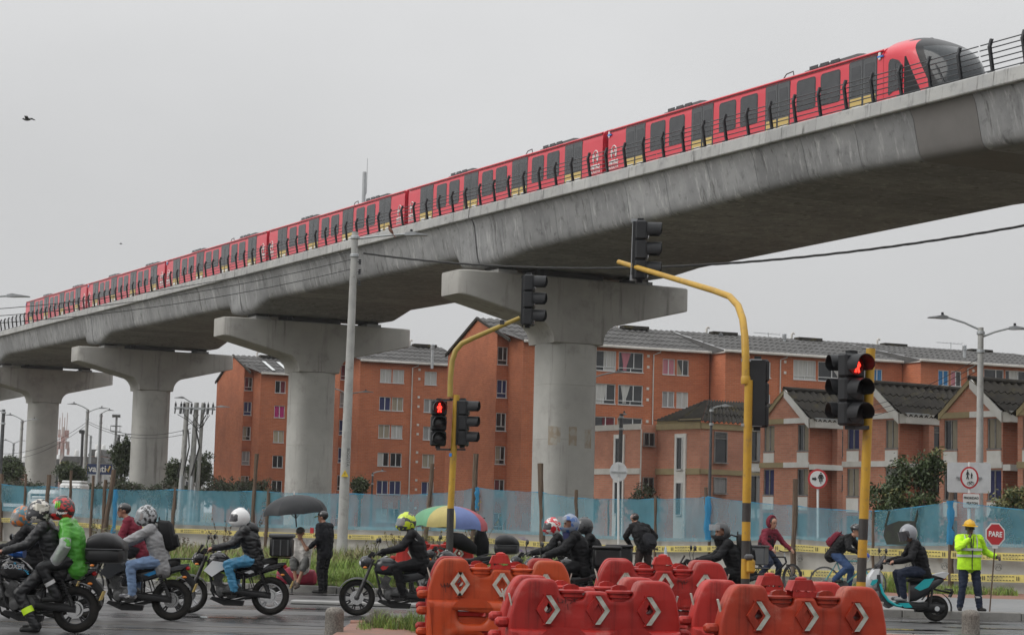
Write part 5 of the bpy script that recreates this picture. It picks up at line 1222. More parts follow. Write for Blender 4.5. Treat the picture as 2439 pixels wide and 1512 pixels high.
def signal_head(parent, loc, rz, red=None, name='signal_head', back=False, n=3, sc_=1.0):
    """three sections, lenses face local -y"""
    o = MB(); H = .335 * n
    for i in range(n): o.box((0, 0, -.3351 * i - .1675), (.34, .2, .33), ch=.03)
    o.box((0, .11, -H / 2), (.24, .06, H - .04)); o.box((0, .02, .02), (.1, .1, .05)); o.box((0, .02, -H - .02), (.1, .1, .05))
    h = o.build(name, m_sig, parent, smooth=30); h.location = loc; h.rotation_euler = (0, 0, rz); h.scale = (sc_,) * 3
    for i in range(n):
        c = Vector((0, -.1, -.335 * i - .1675)); v = MB(); visor(v, c, .155, .24); v.build('visor', m_sig, h, smooth=50)
        l = MB(); l.lathe([(.135, 0), (.13, -.012), (.06, -.028), (.005, -.03)], 20, c, 'Y'); l.build('lens', m_reddim if (red == i) else m_lens, h)
        if red == i:
            p = MB(); y = -.135
            def bit(pts, r): p.tube([(c.x + a, c.y - .035, c.z + b) for a, b in pts], r, 6)
            bit([(0, .08), (0, .081)], .022); p.ell((c.x, c.y - .035, c.z + .078), (.022, .01, .022), 8, 6)
            bit([(0, .045), (0, -.02)], .027); bit([(-.018, .04), (-.048, .0), (-.03, -.02)], .012); bit([(.018, .04), (.048, .0), (.03, -.02)], .012); bit([(-.01, -.02), (-.028, -.1)], .015); bit([(.01, -.02), (.03, -.1)], .015)
            p.build('red_figure', m_redled, h)
    return h
# signal with a short arm beside the striped parasol
d = 44.0; b = G(1068, d, .12)
T1 = empty('traffic_signal', b, 0, label='yellow curved-arm traffic signal with red pedestrian figure beside the striped parasol', cat='traffic light')
def zt(px, y, d): return P(px, y, d).z
zk = zt(1068, 1210, d); z1 = zt(1072, 940, d)
mb = MB(); mb.tube([(0, 0, 0), (0, 0, zk - b.z)], .078, 14); mb.build('pole_base', m_blkp, T1)
mb = MB(); mb.tube([(0, 0, zk - b.z), (.06, 0, z1 - b.z)], .072, 14); mb.build('pole', m_yelp, T1)
pts = [P(x, y, d) - b for x, y in ((1072, 945), (1073, 900), (1077, 860), (1085, 835), (1100, 818), (1125, 806), (1180, 782), (1238, 757))]
mb = MB(); mb.tube(pts, [.062, .06, .06, .058, .057, .055, .05, .048], 12); mb.build('arm', mat('pole_yellow_dull', (.36, .26, .05), .5, col2=(.30, .21, .04), nscale=3), T1)
signal_head(T1, P(1046, 953, d) - b, R(8), red=0)
signal_head(T1, P(1106, 953, d) - b, R(78))
signal_head(T1, P(1262, 655, d) - b, R(80), sc_=1.12)
mb = MB(); mb.box(P(1246, 720, d) - b, (.03, .03, 1.1)); mb.box(P(1249, 660, d) - b, (.14, .06, .05)); mb.box(P(1249, 768, d) - b, (.14, .1, .08)); mb.box(P(1196, 768, d) - b, (.1, .1, .09)); mb.box(P(1058, 952, d) - b, (.35, .05, .04)); mb.box(P(1058, 1070, d) - b, (.35, .05, .04)); mb.box(P(1090, 951, d) - b, (.35, .05, .04)); mb.box(P(1090, 1070, d) - b, (.35, .05, .04)); mb.build('bracket', m_black, T1)
mb = MB(); mb.box(P(1073, 1083, d) - b + Vector((0, -.075, 0)), (.06, .01, .07)); mb.build('sticker', m_blue_tape, T1)
# big signal in the middle
d = 29.5; b = G(1773, d, .1); T2 = empty('traffic_signal', b, 0, label='tall yellow and black traffic signal whose long arm reaches under the viaduct', cat='traffic light')
zs = [b.z, zt(1773, 1424, d), zt(1773, 1377, d), zt(1773, 1330, d), zt(1773, 1287, d), zt(1773, 1242, d), zt(1773, 1197, d), zt(1776, 905, d)]
for i in range(len(zs) - 1):
    mb = MB(); f = lambda z: (z - b.z) * .004; mb.tube([(f(zs[i]), 0, zs[i] - b.z), (f(zs[i + 1]), 0, zs[i + 1] - b.z)], .064, 16); mb.build('pole', (m_yelp, m_blkp, m_yelp, m_blkp, m_yelp, m_blkp, m_yelp)[i], T2)
ap = [(1776, 910, 29.5), (1776, 850, 29.5), (1774, 800, 29.6), (1769, 760, 29.8), (1758, 728, 30.2), (1738, 706, 30.7), (1700, 692, 31.4), (1600, 662, 33.4), (1474, 624, 36)]
mb = MB(); mb.tube([P(*a) - b for a in ap], [.06, .058, .056, .055, .054, .052, .05, .047, .044], 14); mb.build('arm', m_yelp, T2)
mb = MB(); mb.lathe([(.068, 0), (.072, .02), (.072, .1), (.062, .12)], 16, P(1776, 915, d) - b); mb.build('collar', m_yelp, T2)
signal_head(T2, P(1529, 527, 35.2) - b, R(83), sc_=1.05)
h = signal_head(T2, P(1805, 856, 29.6) - b, R(172))
mb = MB(); c = P(1507, 595, 35.2) - b
for dx in (-.02, .06): mb.tube([c + Vector((dx, 0, -.52)), c + Vector((dx + .02, 0, .5))], .012, 5)
mb.box(c + Vector((.06, 0, .52)), (.2, .05, .06)); mb.box(c + Vector((.06, 0, -.5)), (.2, .06, .1)); mb.box(P(1790, 858, d) - b, (.3, .05, .04)); mb.box(P(1790, 1012, d) - b, (.3, .05, .04)); mb.build('bracket', m_grey, T2)
mb = MB(); c = P(1783, 1347, d) - b + Vector((.02, -.1, 0)); mb.box(c, (.12, .1, .2), ch=.025); mb.build('push_button', m_yelp, T2); mb = MB(); mb.box(c + Vector((-.03, -.01, .13)), (.13, .12, .09), ch=.03); mb.build('button_hood', m_dkgrey, T2)
# short signal on the right with the red walker
d = 28.0; b = G(2050, d, .1); T3 = empty('traffic_signal', b, 0, label='short yellow and black signal pole with red pedestrian figure in front of the gabled houses', cat='traffic light')
zs = [b.z, zt(2050, 1385, d), zt(2050, 1327, d), zt(2052, 1285, d), zt(2054, 1235, d), zt(2068, 830, d)]
ln = lambda z: (z - zs[1]) * .034
for i in range(5):
    mb = MB(); mb.tube([(ln(zs[i]), 0, zs[i] - b.z), (ln(zs[i + 1]), 0, zs[i + 1] - b.z)], .066, 16); mb.build('pole', (m_blkp, m_blkp, m_yelp, m_blkp, m_yelp)[i] if i else m_yelp, T3)
h1 = signal_head(T3, P(2028, 842, d - .22) - b, R(28), red=0); h2 = signal_head(T3, P(2040, 842, d) - b + Vector((-.05, .1, 0)), R(-80))
mb = MB(); mb.box(P(2045, 850, d - .1) - b, (.3, .2, .05)); mb.box(P(2042, 1018, d - .1) - b, (.3, .2, .05)); mb.build('bracket', m_black, T3)

# ------------------------------------------------------------------ signs
m_signred = mat('sign_red', (.42, .02, .025), .45); m_signwhite = mat('sign_white', (.62, .62, .61), .45, col2=(.56, .56, .55), nscale=2); m_signink = mat('sign_ink', (.012, .012, .012), .5); m_signback = mat('sign_back', (.55, .56, .57), .45, metal=.2, col2=(.48, .49, .5), nscale=3)
def disc(parent, c, r, y, m, name, n=40, ry=None):
    mb = MB(); mb.prism([(c.x + r * math.cos(2 * math.pi * i / n), c.z + (ry or r) * math.sin(2 * math.pi * i / n)) for i in range(n)], y, y + .012); return mb.build(name, m, parent, smooth=30)
def sign_post(px, d, ytop, ybot, r, lab, m=None, base=None):
    t_, q = P(px, ytop, d), G(px, d, .1); root = empty('road_sign', q, 0, label=lab, cat='road sign'); mb = MB(); mb.tube([(0, 0, 0), (t_.x - q.x, 0, t_.z - q.z)], r, 10); mb.build('post', m or m_signwhite, root); return root, q
def bar2(mb, pts, r, y): mb.tube([(a, y, b) for a, b in pts], r, 6, flat=(1, 1))
def bike_front(mb, x, z, s_, y):
    mb.ell((x, y, z + .36 * s_), (.055 * s_, .004, .06 * s_), 10, 6)
    mb.prism([(x - .1 * s_, z + .28 * s_), (x + .1 * s_, z + .28 * s_), (x + .12 * s_, z), (x - .12 * s_, z)], y - .003, y + .003)
    for sg in (-1, 1): bar2(mb, [(x + sg * .1 * s_, z + .25 * s_), (x + sg * .17 * s_, z + .08 * s_), (x + sg * .2 * s_, z + .0 * s_)], .03 * s_, y); bar2(mb, [(x + sg * .08 * s_, z), (x + sg * .09 * s_, z - .24 * s_)], .035 * s_, y)
    bar2(mb, [(x, z), (x, z - .4 * s_)], .022 * s_, y); bar2(mb, [(x - .2 * s_, z), (x + .2 * s_, z)], .014 * s_, y)
r1, q = sign_post(1948, 60, 1120, 1350, .035, 'round red-ringed sign with arrow and cyclist between the yellow poles')
c = P(1947, 1140, 60) - q; disc(r1, c, .295, -.06, m_signred, 'ring'); disc(r1, c, .235, -.068, m_signwhite, 'face')
mb = MB(); y = -.075; mb.prism([(c.x - .17, c.z + .035), (c.x - .09, c.z + .035), (c.x - .09, c.z + .07), (c.x - .03, c.z), (c.x - .09, c.z - .07), (c.x - .09, c.z - .035), (c.x - .17, c.z - .035)], y, y + .006); mb.build('arrow', m_signink, r1, smooth=0)
mb = MB(); bike_front(mb, c.x + .09, c.z + .02, .42, y); mb.build('cyclist_figure', m_signink, r1)
r2, q = sign_post(2309, 60, 1100, 1260, .04, 'round pedestrian and bicycle sign with priority plate below in front of a grey sign back')
c = P(2308, 1137, 60) - q; disc(r2, c, .275, -.06, m_signred, 'ring', ry=.33); disc(r2, c, .222, -.068, m_signwhite, 'face', ry=.275)
def walker(mb, x, z, s_, y):
    mb.ell((x, y, z + .5 * s_), (.06 * s_, .004, .07 * s_), 8, 6); bar2(mb, [(x, z + .4 * s_), (x, z + .1 * s_)], .07 * s_, y); bar2(mb, [(x, z + .1 * s_), (x - .1 * s_, z - .35 * s_)], .04 * s_, y); bar2(mb, [(x, z + .1 * s_), (x + .09 * s_, z - .35 * s_)], .04 * s_, y); bar2(mb, [(x - .05 * s_, z + .38 * s_), (x - .14 * s_, z + .05 * s_)], .03 * s_, y); bar2(mb, [(x + .05 * s_, z + .38 * s_), (x + .17 * s_, z + .08 * s_)], .03 * s_, y)
mb = MB(); walker(mb, c.x - .06, c.z + .06, .3, -.075); walker(mb, c.x + .06, c.z + .04, .2, -.075); mb.build('walking_figures', m_signink, r2)
mb = MB()
for sx in (-.055, .055): mb.tube([(c.x + .03 + sx + .045 * math.cos(a), -.075, c.z - .17 + .045 * math.sin(a)) for a in np.linspace(0, 6.28, 14)[:-1]], .006, 4, loop=True)
bar2(mb, [(c.x - .025, c.z - .17), (c.x + .005, c.z - .11), (c.x + .06, c.z - .11), (c.x + .03, c.z - .17), (c.x - .025, c.z - .17)], .006, -.075); bar2(mb, [(c.x + .085, c.z - .17), (c.x + .06, c.z - .1)], .006, -.075); mb.build('bicycle_figure', m_signink, r2)
c2 = P(2312, 1192, 60) - q
def rr_plate(parent, c, w_, h, y, m, name, rad=.04):
    mb = MB(); mb.prism([(c.x + a, c.z + b) for a, b in roundrect(-w_ / 2, w_ / 2, -h / 2, h / 2, rad)], y, y + .01); return mb.build(name, m, parent, smooth=30)
rr_plate(r2, c2, .53, .44, -.06, m_signred, 'plate_border'); rr_plate(r2, c2, .5, .41, -.066, m_signwhite, 'plate')
text_obj('PRIORIDAD', .098, m_signink, r2, (c2.x, -.071, c2.z + .08), (math.pi / 2, 0, 0), bold=.0022, depth=.002, sx=.88)
text_obj('PEATON', .098, m_signink, r2, (c2.x + .03, -.071, c2.z - .075), (math.pi / 2, 0, 0), bold=.0022, depth=.002, sx=.88)
q3 = G(2300, 61.5, .1); r3 = empty('sign_panel', q3, 0, label='large blank grey back of a rectangular sign behind the pedestrian sign', cat='road sign'); c = P(2308, 1137, 61.5) - q3
rr_plate(r3, c, 1.34, .92, 0, m_signback, 'panel', .07); mb = MB(); mb.box(c + Vector((0, -.02, 0)), (.78, .03, .05)); mb.box(c + Vector((0, -.02, -.06)), (.7, .03, .02)); mb.build('bracket', m_grey, r3)
mb = MB(); mb.tube([(c.x, .05, 0), (c.x, .05, c.z + .4)], .04, 8); mb.build('post', m_signback, r3)
r4, q = sign_post(1473, 62.5, 1110, 1290, .035, 'round white sign seen from behind in front of the long apartment block', m_signwhite)
c = P(1473, 1123, 62.5) - q; disc(r4, c, .275, -.03, m_signback, 'disc', ry=.3); mb = MB(); mb.box(c + Vector((0, -.05, 0)), (.46, .03, .035)); mb.box(c + Vector((0, -.05, .05)), (.02, .02, .4)); mb.build('bracket', m_galv, r4)
# ------------------------------------------------------------------ bollards
m_boll = mat('bollard_aggregate', (.13, .12, .105), .9, spec=.2, col2=(.25, .23, .205), nscale=45, col3=(.06, .055, .05), n3=.08, bump=.7, bscale=70)
def bollard(px, d, h, r, lab, z):
    q = G(px, d, z); mb = MB(); mb.lathe([(r * 1.02, 0), (r, .05), (r * .98, h - r * .75), (r * 1.0, h - r * .7), (r * .97, h - r * .45), (r * .8, h - r * .18), (r * .45, h - r * .03), (.01, h)], 26)
    mb.build('bollard', m_boll, label=lab, cat='bollard', loc=q, rz=px)
bollard(795, 27.2, .42, .128, 'stubby concrete bollard on the road edge beside the weedy grass', .0)
bollard(2312, 30.6, .37, .135, 'stubby concrete bollard in front of the worker with the stop paddle', .1)
q = G(903, 28.7, .1); mb = MB(); mb.ell((0, 0, .07), (.2, .15, .14), 14, 9, fn=lambda v: v * (1 + .18 * noise.noise(v * 2))); mb.build('rock', mat('rock_dark', (.06, .052, .045), .95, col2=(.09, .08, .065), nscale=6, bump=.8, bscale=20), label='dark mossy rock in the weeds between bollard and orange barrier', cat='rock', loc=q)
# white and yellow flexible post
q = G(1584, 50, .12); fp = empty('flexible_post', q, 0, label='small orange and white traffic post with a bottle on top', cat='traffic post'); z = P(1584, 1318, 50).z - q.z
for i, m in enumerate((MATS['pole_yellow'], m_signwhite, MATS['pole_yellow'], m_signwhite)): mb = MB(); mb.tube([(0, 0, z * (.52 + .12 * i)), (0, 0, z * (.64 + .12 * i))], .05, 10); mb.build('band', m, fp)
mb = MB(); mb.tube([(0, 0, 0), (0, 0, z * .52)], .05, 10); mb.build('stem', MATS['pole_yellow'], fp)
mb = MB(); mb.lathe([(.035, 0), (.035, .12), (.015, .16), (.015, .19)], 10, (0, 0, z)); mb.build('plastic_bottle', mat('bottle_plastic', (.45, .55, .65), .2, alpha=.7), fp)

# ------------------------------------------------------------------ far things at the left: billboard, sheds, trucks, birds
q = P(237, 1117, 205); bb = empty('billboard', (q.x, 205, 0), 0, label='navy billboard reading vanti with a yellow tick between the piers', cat='billboard')
mb = MB(); mb.box((0, 0, q.z), (2.55, .2, 1.05)); mb.build('panel', mat('navy_panel', (.025, .045, .13), .5), bb, smooth=0); mb = MB(); mb.box((-1.33, 0, q.z), (.1, .22, 1.15)); mb.build('edge', m_yel, bb, smooth=0)
text_obj('vanti', .95, hatch_white, bb, (-.2, -.12, q.z + .02), (math.pi / 2, 0, 0), bold=.02)
mb = MB(); mb.tube([(.75, -.12, q.z + .05), (.9, -.12, q.z - .25), (1.12, -.12, q.z + .35)], .1, 6); mb.build('tick', m_yel, bb); mb = MB(); mb.tube([(0, .3, 0), (0, .3, q.z)], .2, 8); mb.build('post', m_grey, bb)
m_shed = mat('shed_wall', (.33, .33, .33), .8, col2=(.42, .41, .4), nscale=.2); m_shedr = mat('shed_red', (.42, .2, .16), .8); m_shedb = mat('shed_blue', (.12, .17, .3), .7)
for i, (x0, x1, yt, d, m, lab) in enumerate(((150, 250, 1087, 420, m_shed, 'long pale distant shed behind the billboard'), (215, 245, 1070, 460, m_shedr, 'distant brick-coloured block above the pale shed'), (235, 262, 1080, 470, m_shedb, 'distant blue-roofed block beside the brick-coloured one'), (0, 62, 1100, 400, m_shedr, 'distant reddish row of houses left of the first pier'), (60, 160, 1092, 500, m_shed, 'distant grey row of houses behind the first pier'), (400, 470, 1110, 450, m_shed, 'distant grey building behind the electric poles'))):
    a, b_ = P(x0, yt, d), P(x1, yt, d); root = empty('distant_building', ((a.x + b_.x) / 2, d, 0), 0, label=lab, cat='building'); W = b_.x - a.x; H = (a.z + b_.z) / 2
    mb = MB(); mb.box((0, 6, H * .45), (W, 12, H * .9)); mb.build('wall', m, root, smooth=0)
    mb = MB(); mb.prism([(-W / 2 - .4, H * .9), (W / 2 + .4, H * .9), (W / 2 - W * .04, H), (-W / 2 + W * .04, H)], -.5, 12.5); mb.build('roof', m_roof, root, smooth=0)
    for k in range(int(W / 3.2)): mb = MB(); mb.box((-W / 2 + 1.7 + k * 3.2, -.03, H * .6), (1.5, .1, H * .22)); mb.build('window', m_pane, root, smooth=0)
    for k in (.2, .7): mb = MB(); mb.lathe([(.5, 0), (.5, 2.2), (.3, 2.5), (.02, 2.6)], 10, (-W / 2 + W * k, 5, H * .92)); mb.build('roof_tank', m_signwhite, root)
def truck(px, d, yt, L, W, lab, m):
    q = G(px, d, .05); root = empty('parked_truck', q, 0, label=lab, cat='truck'); H = P(px, yt, d).z - .05
    mb = MB(); mb.box((0, 0, H * .62), (L, 2.2, H * .72), ch=.12); mb.build('body', m, root); mb = MB(); mb.box((-L * .5 - .9, 0, H * .5), (1.7, 2.1, H * .7), ch=.2); mb.build('cab', m, root)
    mb = MB(); mb.box((-L * .5 - 1.0, -1.06, H * .66), (1.0, .03, H * .22)); mb.build('window', m_pane, root, smooth=0)
    for x in (-L * .5 - .9, -L * .1, L * .35): mb = MB(); wheel_ring(mb, (x, -1.05, .45), .3, .14, 16, 6); mb.lathe([(.2, -.1), (.2, .1)], 10, (x, -1.05, .45), 'Y'); mb.build('wheel', m_rubber, root)
    mb = MB(); mb.box((0, 0, H + .02), (L * .9, 1.6, .12), ch=.04)
    for k in range(5): mb.tube([(-L * .4 + k * L * .18, -1.1, H * .9), (-L * .4 + k * L * .18 + .15, -1.12, H * .9)], .06, 6)
    mb.build('roof_rack', m_signwhite, root)
truck(172, 110, 1148, 1.2, 1, 'white vehicle roof showing just above the fence between the first two piers', m_signwhite); truck(100, 100, 1185, 1.0, 1, 'pale vehicle half hidden behind the blue net near the first pier', m_shed)
def bird(q, s_, rz, lab, fly=True, col=None):
    root = MB(); b = root
    b.ell((0, 0, 0), (.17 * s_, .06 * s_, .06 * s_), 12, 8); b.ell((.17 * s_, 0, .03 * s_), (.05 * s_, .04 * s_, .04 * s_), 8, 6); b.tube([(.21 * s_, 0, .03 * s_), (.26 * s_, 0, .02 * s_)], [.015 * s_, .003 * s_], 5)
    b.prism([(-.14 * s_, -.02 * s_), (-.32 * s_, -.06 * s_), (-.32 * s_, .06 * s_), (-.14 * s_, .02 * s_)], -.006, .006, 'XY')
    if fly:
        for sg in (-1, 1): b.rings([[(.08 * s_, sg * .03 * s_, .02 * s_), (-.1 * s_, sg * .03 * s_, .02 * s_), (-.1 * s_, sg * .03 * s_, .0), (.08 * s_, sg * .03 * s_, .01 * s_)], [(.04 * s_, sg * .25 * s_, .12 * s_), (-.1 * s_, sg * .25 * s_, .12 * s_), (-.1 * s_, sg * .25 * s_, .11 * s_), (.04 * s_, sg * .25 * s_, .11 * s_)], [(-.12 * s_, sg * .42 * s_, .05 * s_), (-.2 * s_, sg * .42 * s_, .05 * s_), (-.2 * s_, sg * .42 * s_, .045 * s_), (-.12 * s_, sg * .42 * s_, .045 * s_)]])
    return root.build('bird', col or m_dkgrey, label=lab, cat='bird', loc=q, rz=rz)
bird(P(65, 285, 60), .7, R(170), 'grey bird flying in the open sky above the train')
bird(P(288, 581, 150), .5, R(20), 'tiny dark bird flying above the train roof')
bp = bird(P(931, 549, 70), .95, R(200), 'small brown bird perched on the arm of the concrete lamp post', False, mat('bird_brown', (.14, .06, .04), .9)); bp.rotation_euler = (0, R(-55), R(160))
# ------------------------------------------------------------------ plastic barriers
def plastic(name, c, c2, dirt):
    return mat(name, c, .45, spec=.28, col2=c2, nscale=1.8, col3=dirt, n3=1.0, bump=.3, bscale=7, rvar=.14, bdist=.02, rand=.17, streak=(tuple(v * .32 for v in c), 7, .5, .8))
m_plr = plastic('barrier_red', (.36, .020, .016), (.30, .016, .013), (.36, .10, .085)); m_plr2 = plastic('barrier_red_pale', (.42, .032, .026), (.36, .026, .021), (.44, .14, .12)); m_plo = plastic('barrier_orange', (.47, .066, .016), (.40, .05, .013), (.44, .13, .07)); m_plo2 = plastic('barrier_red_orange', (.33, .036, .014), (.26, .026, .012), (.36, .12, .085))
m_refl = mat('reflector_white', (.45, .45, .40), .55, col2=(.33, .33, .28), nscale=14, col3=(.16, .15, .12), n3=.8); m_ink2 = mat('marker_ink', (.03, .015, .015), .7)
def curve_solid(polys, ext, bev, name='solid', res=2):
    cu = bpy.data.curves.new(name, 'CURVE'); cu.dimensions = '2D'; cu.fill_mode = 'BOTH'; cu.extrude = ext; cu.bevel_depth = bev; cu.bevel_resolution = res; cu.offset = -bev
    for pl in polys:
        sp_ = cu.splines.new('POLY'); sp_.points.add(len(pl) - 1); sp_.use_cyclic_u = True
        for p, q in zip(sp_.points, pl): p.co = (q[0], q[1], 0, 1)
    ob = bpy.data.objects.new(name, cu); COL.objects.link(ob); dg = bpy.context.evaluated_depsgraph_get(); me = bpy.data.meshes.new_from_object(ob.evaluated_get(dg)); bpy.data.objects.remove(ob)
    return [(v.co.x, -v.co.z, v.co.y) for v in me.vertices], [tuple(p.vertices) for p in me.polygons]
def soft(pts, r=.04, n=4):
    """round the corners of a polygon"""
    o = []; m = len(pts)
    for i in range(m):
        p0, p, p1 = Vector(pts[i - 1]), Vector(pts[i]), Vector(pts[(i + 1) % m]); a, b = (p0 - p), (p1 - p); k = min(r, a.length * .45, b.length * .45); a, b = p + a.normalized() * k, p + b.normalized() * k
        for j in range(n + 1): t_ = j / n; q = a.lerp(p, t_).lerp(p.lerp(b, t_), t_); o.append((q.x, q.y))
    return o
def circ(cx_, cz, r, n=20, rz_=None): return [(cx_ + r * math.cos(2 * math.pi * i / n), cz + (rz_ or r) * math.sin(2 * math.pi * i / n)) for i in range(n)]
def stadium(x0, x1, z0, z1): return roundrect(x0, x1, z0, z1, (z1 - z0) * .46, 6)
BL, BH = 1.85, 1.05
up = soft([(-.90, .30), (-.905, .62), (-.83, .90), (-.74, BH), (-.42, BH), (-.365, .86), (-.13, .84), (-.10, .93), (.12, .93), (.15, .84), (.385, .86), (.44, BH), (.76, BH), (.85, .90), (.905, .62), (.90, .30)], .075)
upv, upf = curve_solid([up, circ(-.50, .76, .055), circ(.56, .76, .055), stadium(-.55, -.13, .24, .50), stadium(.15, .57, .24, .50)], .085, .035)
lo = soft([(-.905, .0), (-.905, .54), (.905, .54), (.905, .0), (.60, .0), (.57, .085), (.27, .085), (.24, 0), (-.22, 0), (-.25, .085), (-.55, .085), (-.58, 0)], .03, 3)
lov, lof = curve_solid([lo, stadium(-.52, -.16, .26, .48), stadium(.18, .54, .26, .48)], .115, .085, res=3)
def barrier_body():
    mb = MB(); b = len(mb.v); mb.v += upv; mb.f += [tuple(i + b for i in f) for f in upf]; b = len(mb.v); mb.v += lov; mb.f += [tuple(i + b for i in f) for f in lof]
    mb.m = [0] * len(mb.f)
    for x in (-.34, .36): pass
    me = mb.mesh('barrier_body', m_plr, 42); return me
bar_me = barrier_body()
lug = MB(); lug.box((0, 0, 0), (.15, .16, .1), ch=.03); lug_me = lug.mesh('hinge_lug', m_plr, 40)
cap = MB(); cap.lathe([(.125, 0), (.125, .03), (.14, .035), (.14, .05), (.125, .055), (.125, .075), (.145, .08), (.145, .1), (.12, .11), (.02, .115)], 24); cap.rings([[(-.085, y, .1), (-.075, y, .145), (-.03, y, .165), (.03, y, .165), (.075, y, .145), (.085, y, .1)] for y in (-.035, .035)]); cap_me = cap.mesh('filler_cap', m_plr, 30)
def chev(sg, w_=.05): # raised V bar pointing sg
    o = [(-sg * .03, .15), (sg * .07, 0), (-sg * .03, -.15), (-sg * .03 - sg * w_ * 1.15, -.15), (sg * .07 - sg * w_ * 1.15, 0), (-sg * .03 - sg * w_ * 1.15, .15)]
    return o
def chev_me(sg, w_, dz, th, m, name):
    mb = MB(); o = [(x * 1, z * dz) for x, z in chev(sg, w_)]; mb.prism(o, -th, .0); return mb.mesh(name, m, 20)
CH = {(sg, k): chev_me(sg, w_, dz, th, m, nm) for sg in (-1, 1) for k, w_, dz, th, m, nm in (('base', .068, 1.05, .028, m_plr, 'chevron'), ('refl', .045, .96, .034, m_refl, 'reflector'))}
bl_i = [0]
def with_mat(o, m):
    if len(o.material_slots) and m is not None: o.material_slots[0].link = 'OBJECT'; o.material_slots[0].material = m
    return o
def barrier(px, d, z, yaw, m, lab, refl='both', broken=None, scale=1.0, scrawl=None, capm=None):
    q = G(px, d, z); root = empty('plastic_barrier', q, R(yaw), label=lab, cat='barrier', group='plastic barriers'); root.scale = (scale,) * 3
    body = with_mat(inst('barrier_body', bar_me, root), m)
    for sx, zs_ in ((-1, (.60, .40, .14)), (1, (.50, .25))):
        for z_ in zs_: with_mat(inst('hinge_lug', lug_me, root, (sx * .955, 0, z_)), m)
    for x in (-.245, .265): with_mat(inst('filler_cap', cap_me, root, (x, 0, .835)), capm or m)
    for x in (-.50, .02, .56):
        for sg in (-1, 1):
            for side in (1, -1):
                rot = (0, 0, 0) if side > 0 else (0, 0, math.pi)
                lx = x + sg * .055; c = with_mat(inst('chevron', CH[(sg * side, 'base')], root, (lx, -.12 * side, .74), rot), m)
                if refl == 'both' or sg > 0: o = inst('reflector', CH[(sg * side, 'refl')], c); o.location = (-.003 * sg, 0, 0)
    for sx in (-1, 1):
        mb = MB(); mb.box((0, 0, 0), (.012, .06, .2), ch=.004); o = mb.build('end_reflector', m_refl, root); o.location = (sx * .868, 0, .80); o.rotation_euler = (0, sx * R(-15) * -1, 0)
    if broken:
        mb = MB(); n = 12; rg = []
        for i in range(n + 1):
            a = -.12 + .25 * i / n; zz = .96 + .05 * noise.noise(Vector((i * .7, broken, 0))) + .03; rg.append([(a, -.10, .93), (a, -.105, zz), (a, -.095, zz), (a, -.09, .93)])
        mb.rings(rg); with_mat(mb.build('torn_neck', m_plr, root), m_plr2); mb = MB(); mb.rings([[(p[0], p[1] + .19, p[2]) for p in r] for r in rg]); with_mat(mb.build('torn_neck', m_plr, root), m_plr2)
        mb = MB(); mb.prism([(-.14, 1.0), (-.1, 1.1), (.08, 1.11), (.13, 1.0)], -.11, .1); mb.lathe([(.06, 1.1), (.06, 1.125), (.02, 1.14)], 14); mb.build('loose_lid', m_plr2, root)
    if scrawl:
        rnd = random.Random(scrawl[3]); mb = MB(); x0, z0, w_ = scrawl[:3]
        p = [(x0, -.118, z0)]
        for i in range(26): p.append((x0 + w_ * (i + 1) / 26 + rnd.uniform(-.02, .02), -.1235, z0 + rnd.uniform(-.035, .035)))
        mb.tube(p, .0028, 4); mb.tube([(x0 + w_ * .5, -.1235, z0 - .03), (x0 + w_ * .55, -.1235, z0 - .09)], .0028, 4); mb.build('marker_scrawl', m_ink2, root)
    return root
barrier(1187, 25.2, .1, 3, m_plo, 'orange barrier with white paired chevrons beside the weedy grass', scrawl=(-.74, .72, .12, 3), broken=1.3)
barrier(1176, 26.5, .1, 3, m_plr, 'red barrier tucked directly behind the orange one beside the weeds')
barrier(1410, 21.0, .0, 9, m_plr, 'red barrier with scribble in the very front, in the middle of the picture', refl='one', scrawl=(-.40, .83, .2, 8))
barrier(1383, 22.2, .0, 9, m_plr2, 'red barrier pressed against the back of the scribbled front one', refl='one')
barrier(1575, 27.0, .1, 2, m_plr, 'red barrier with scribble and white chevrons, second row between pole and blue helmet riders', broken=2.7, scrawl=(.18, .78, .14, 12))
barrier(1566, 28.2, .1, 2, m_plr2, 'red barrier at the very back of the centre, behind the second-row one')
barrier(1830, 22.3, .0, 10, m_plr2, 'red barrier half hidden behind the red-orange front one by the yellow pole', refl='one', broken=4.1)
barrier(1905, 20.8, .0, 12, m_plo2, 'red-orange barrier in the very front at the foot of the short signal pole', refl='one', broken=5.2)
barrier(1034, 46.5, .1, -4, m_plr2, 'red barrier standing on the verge under the striped parasol')

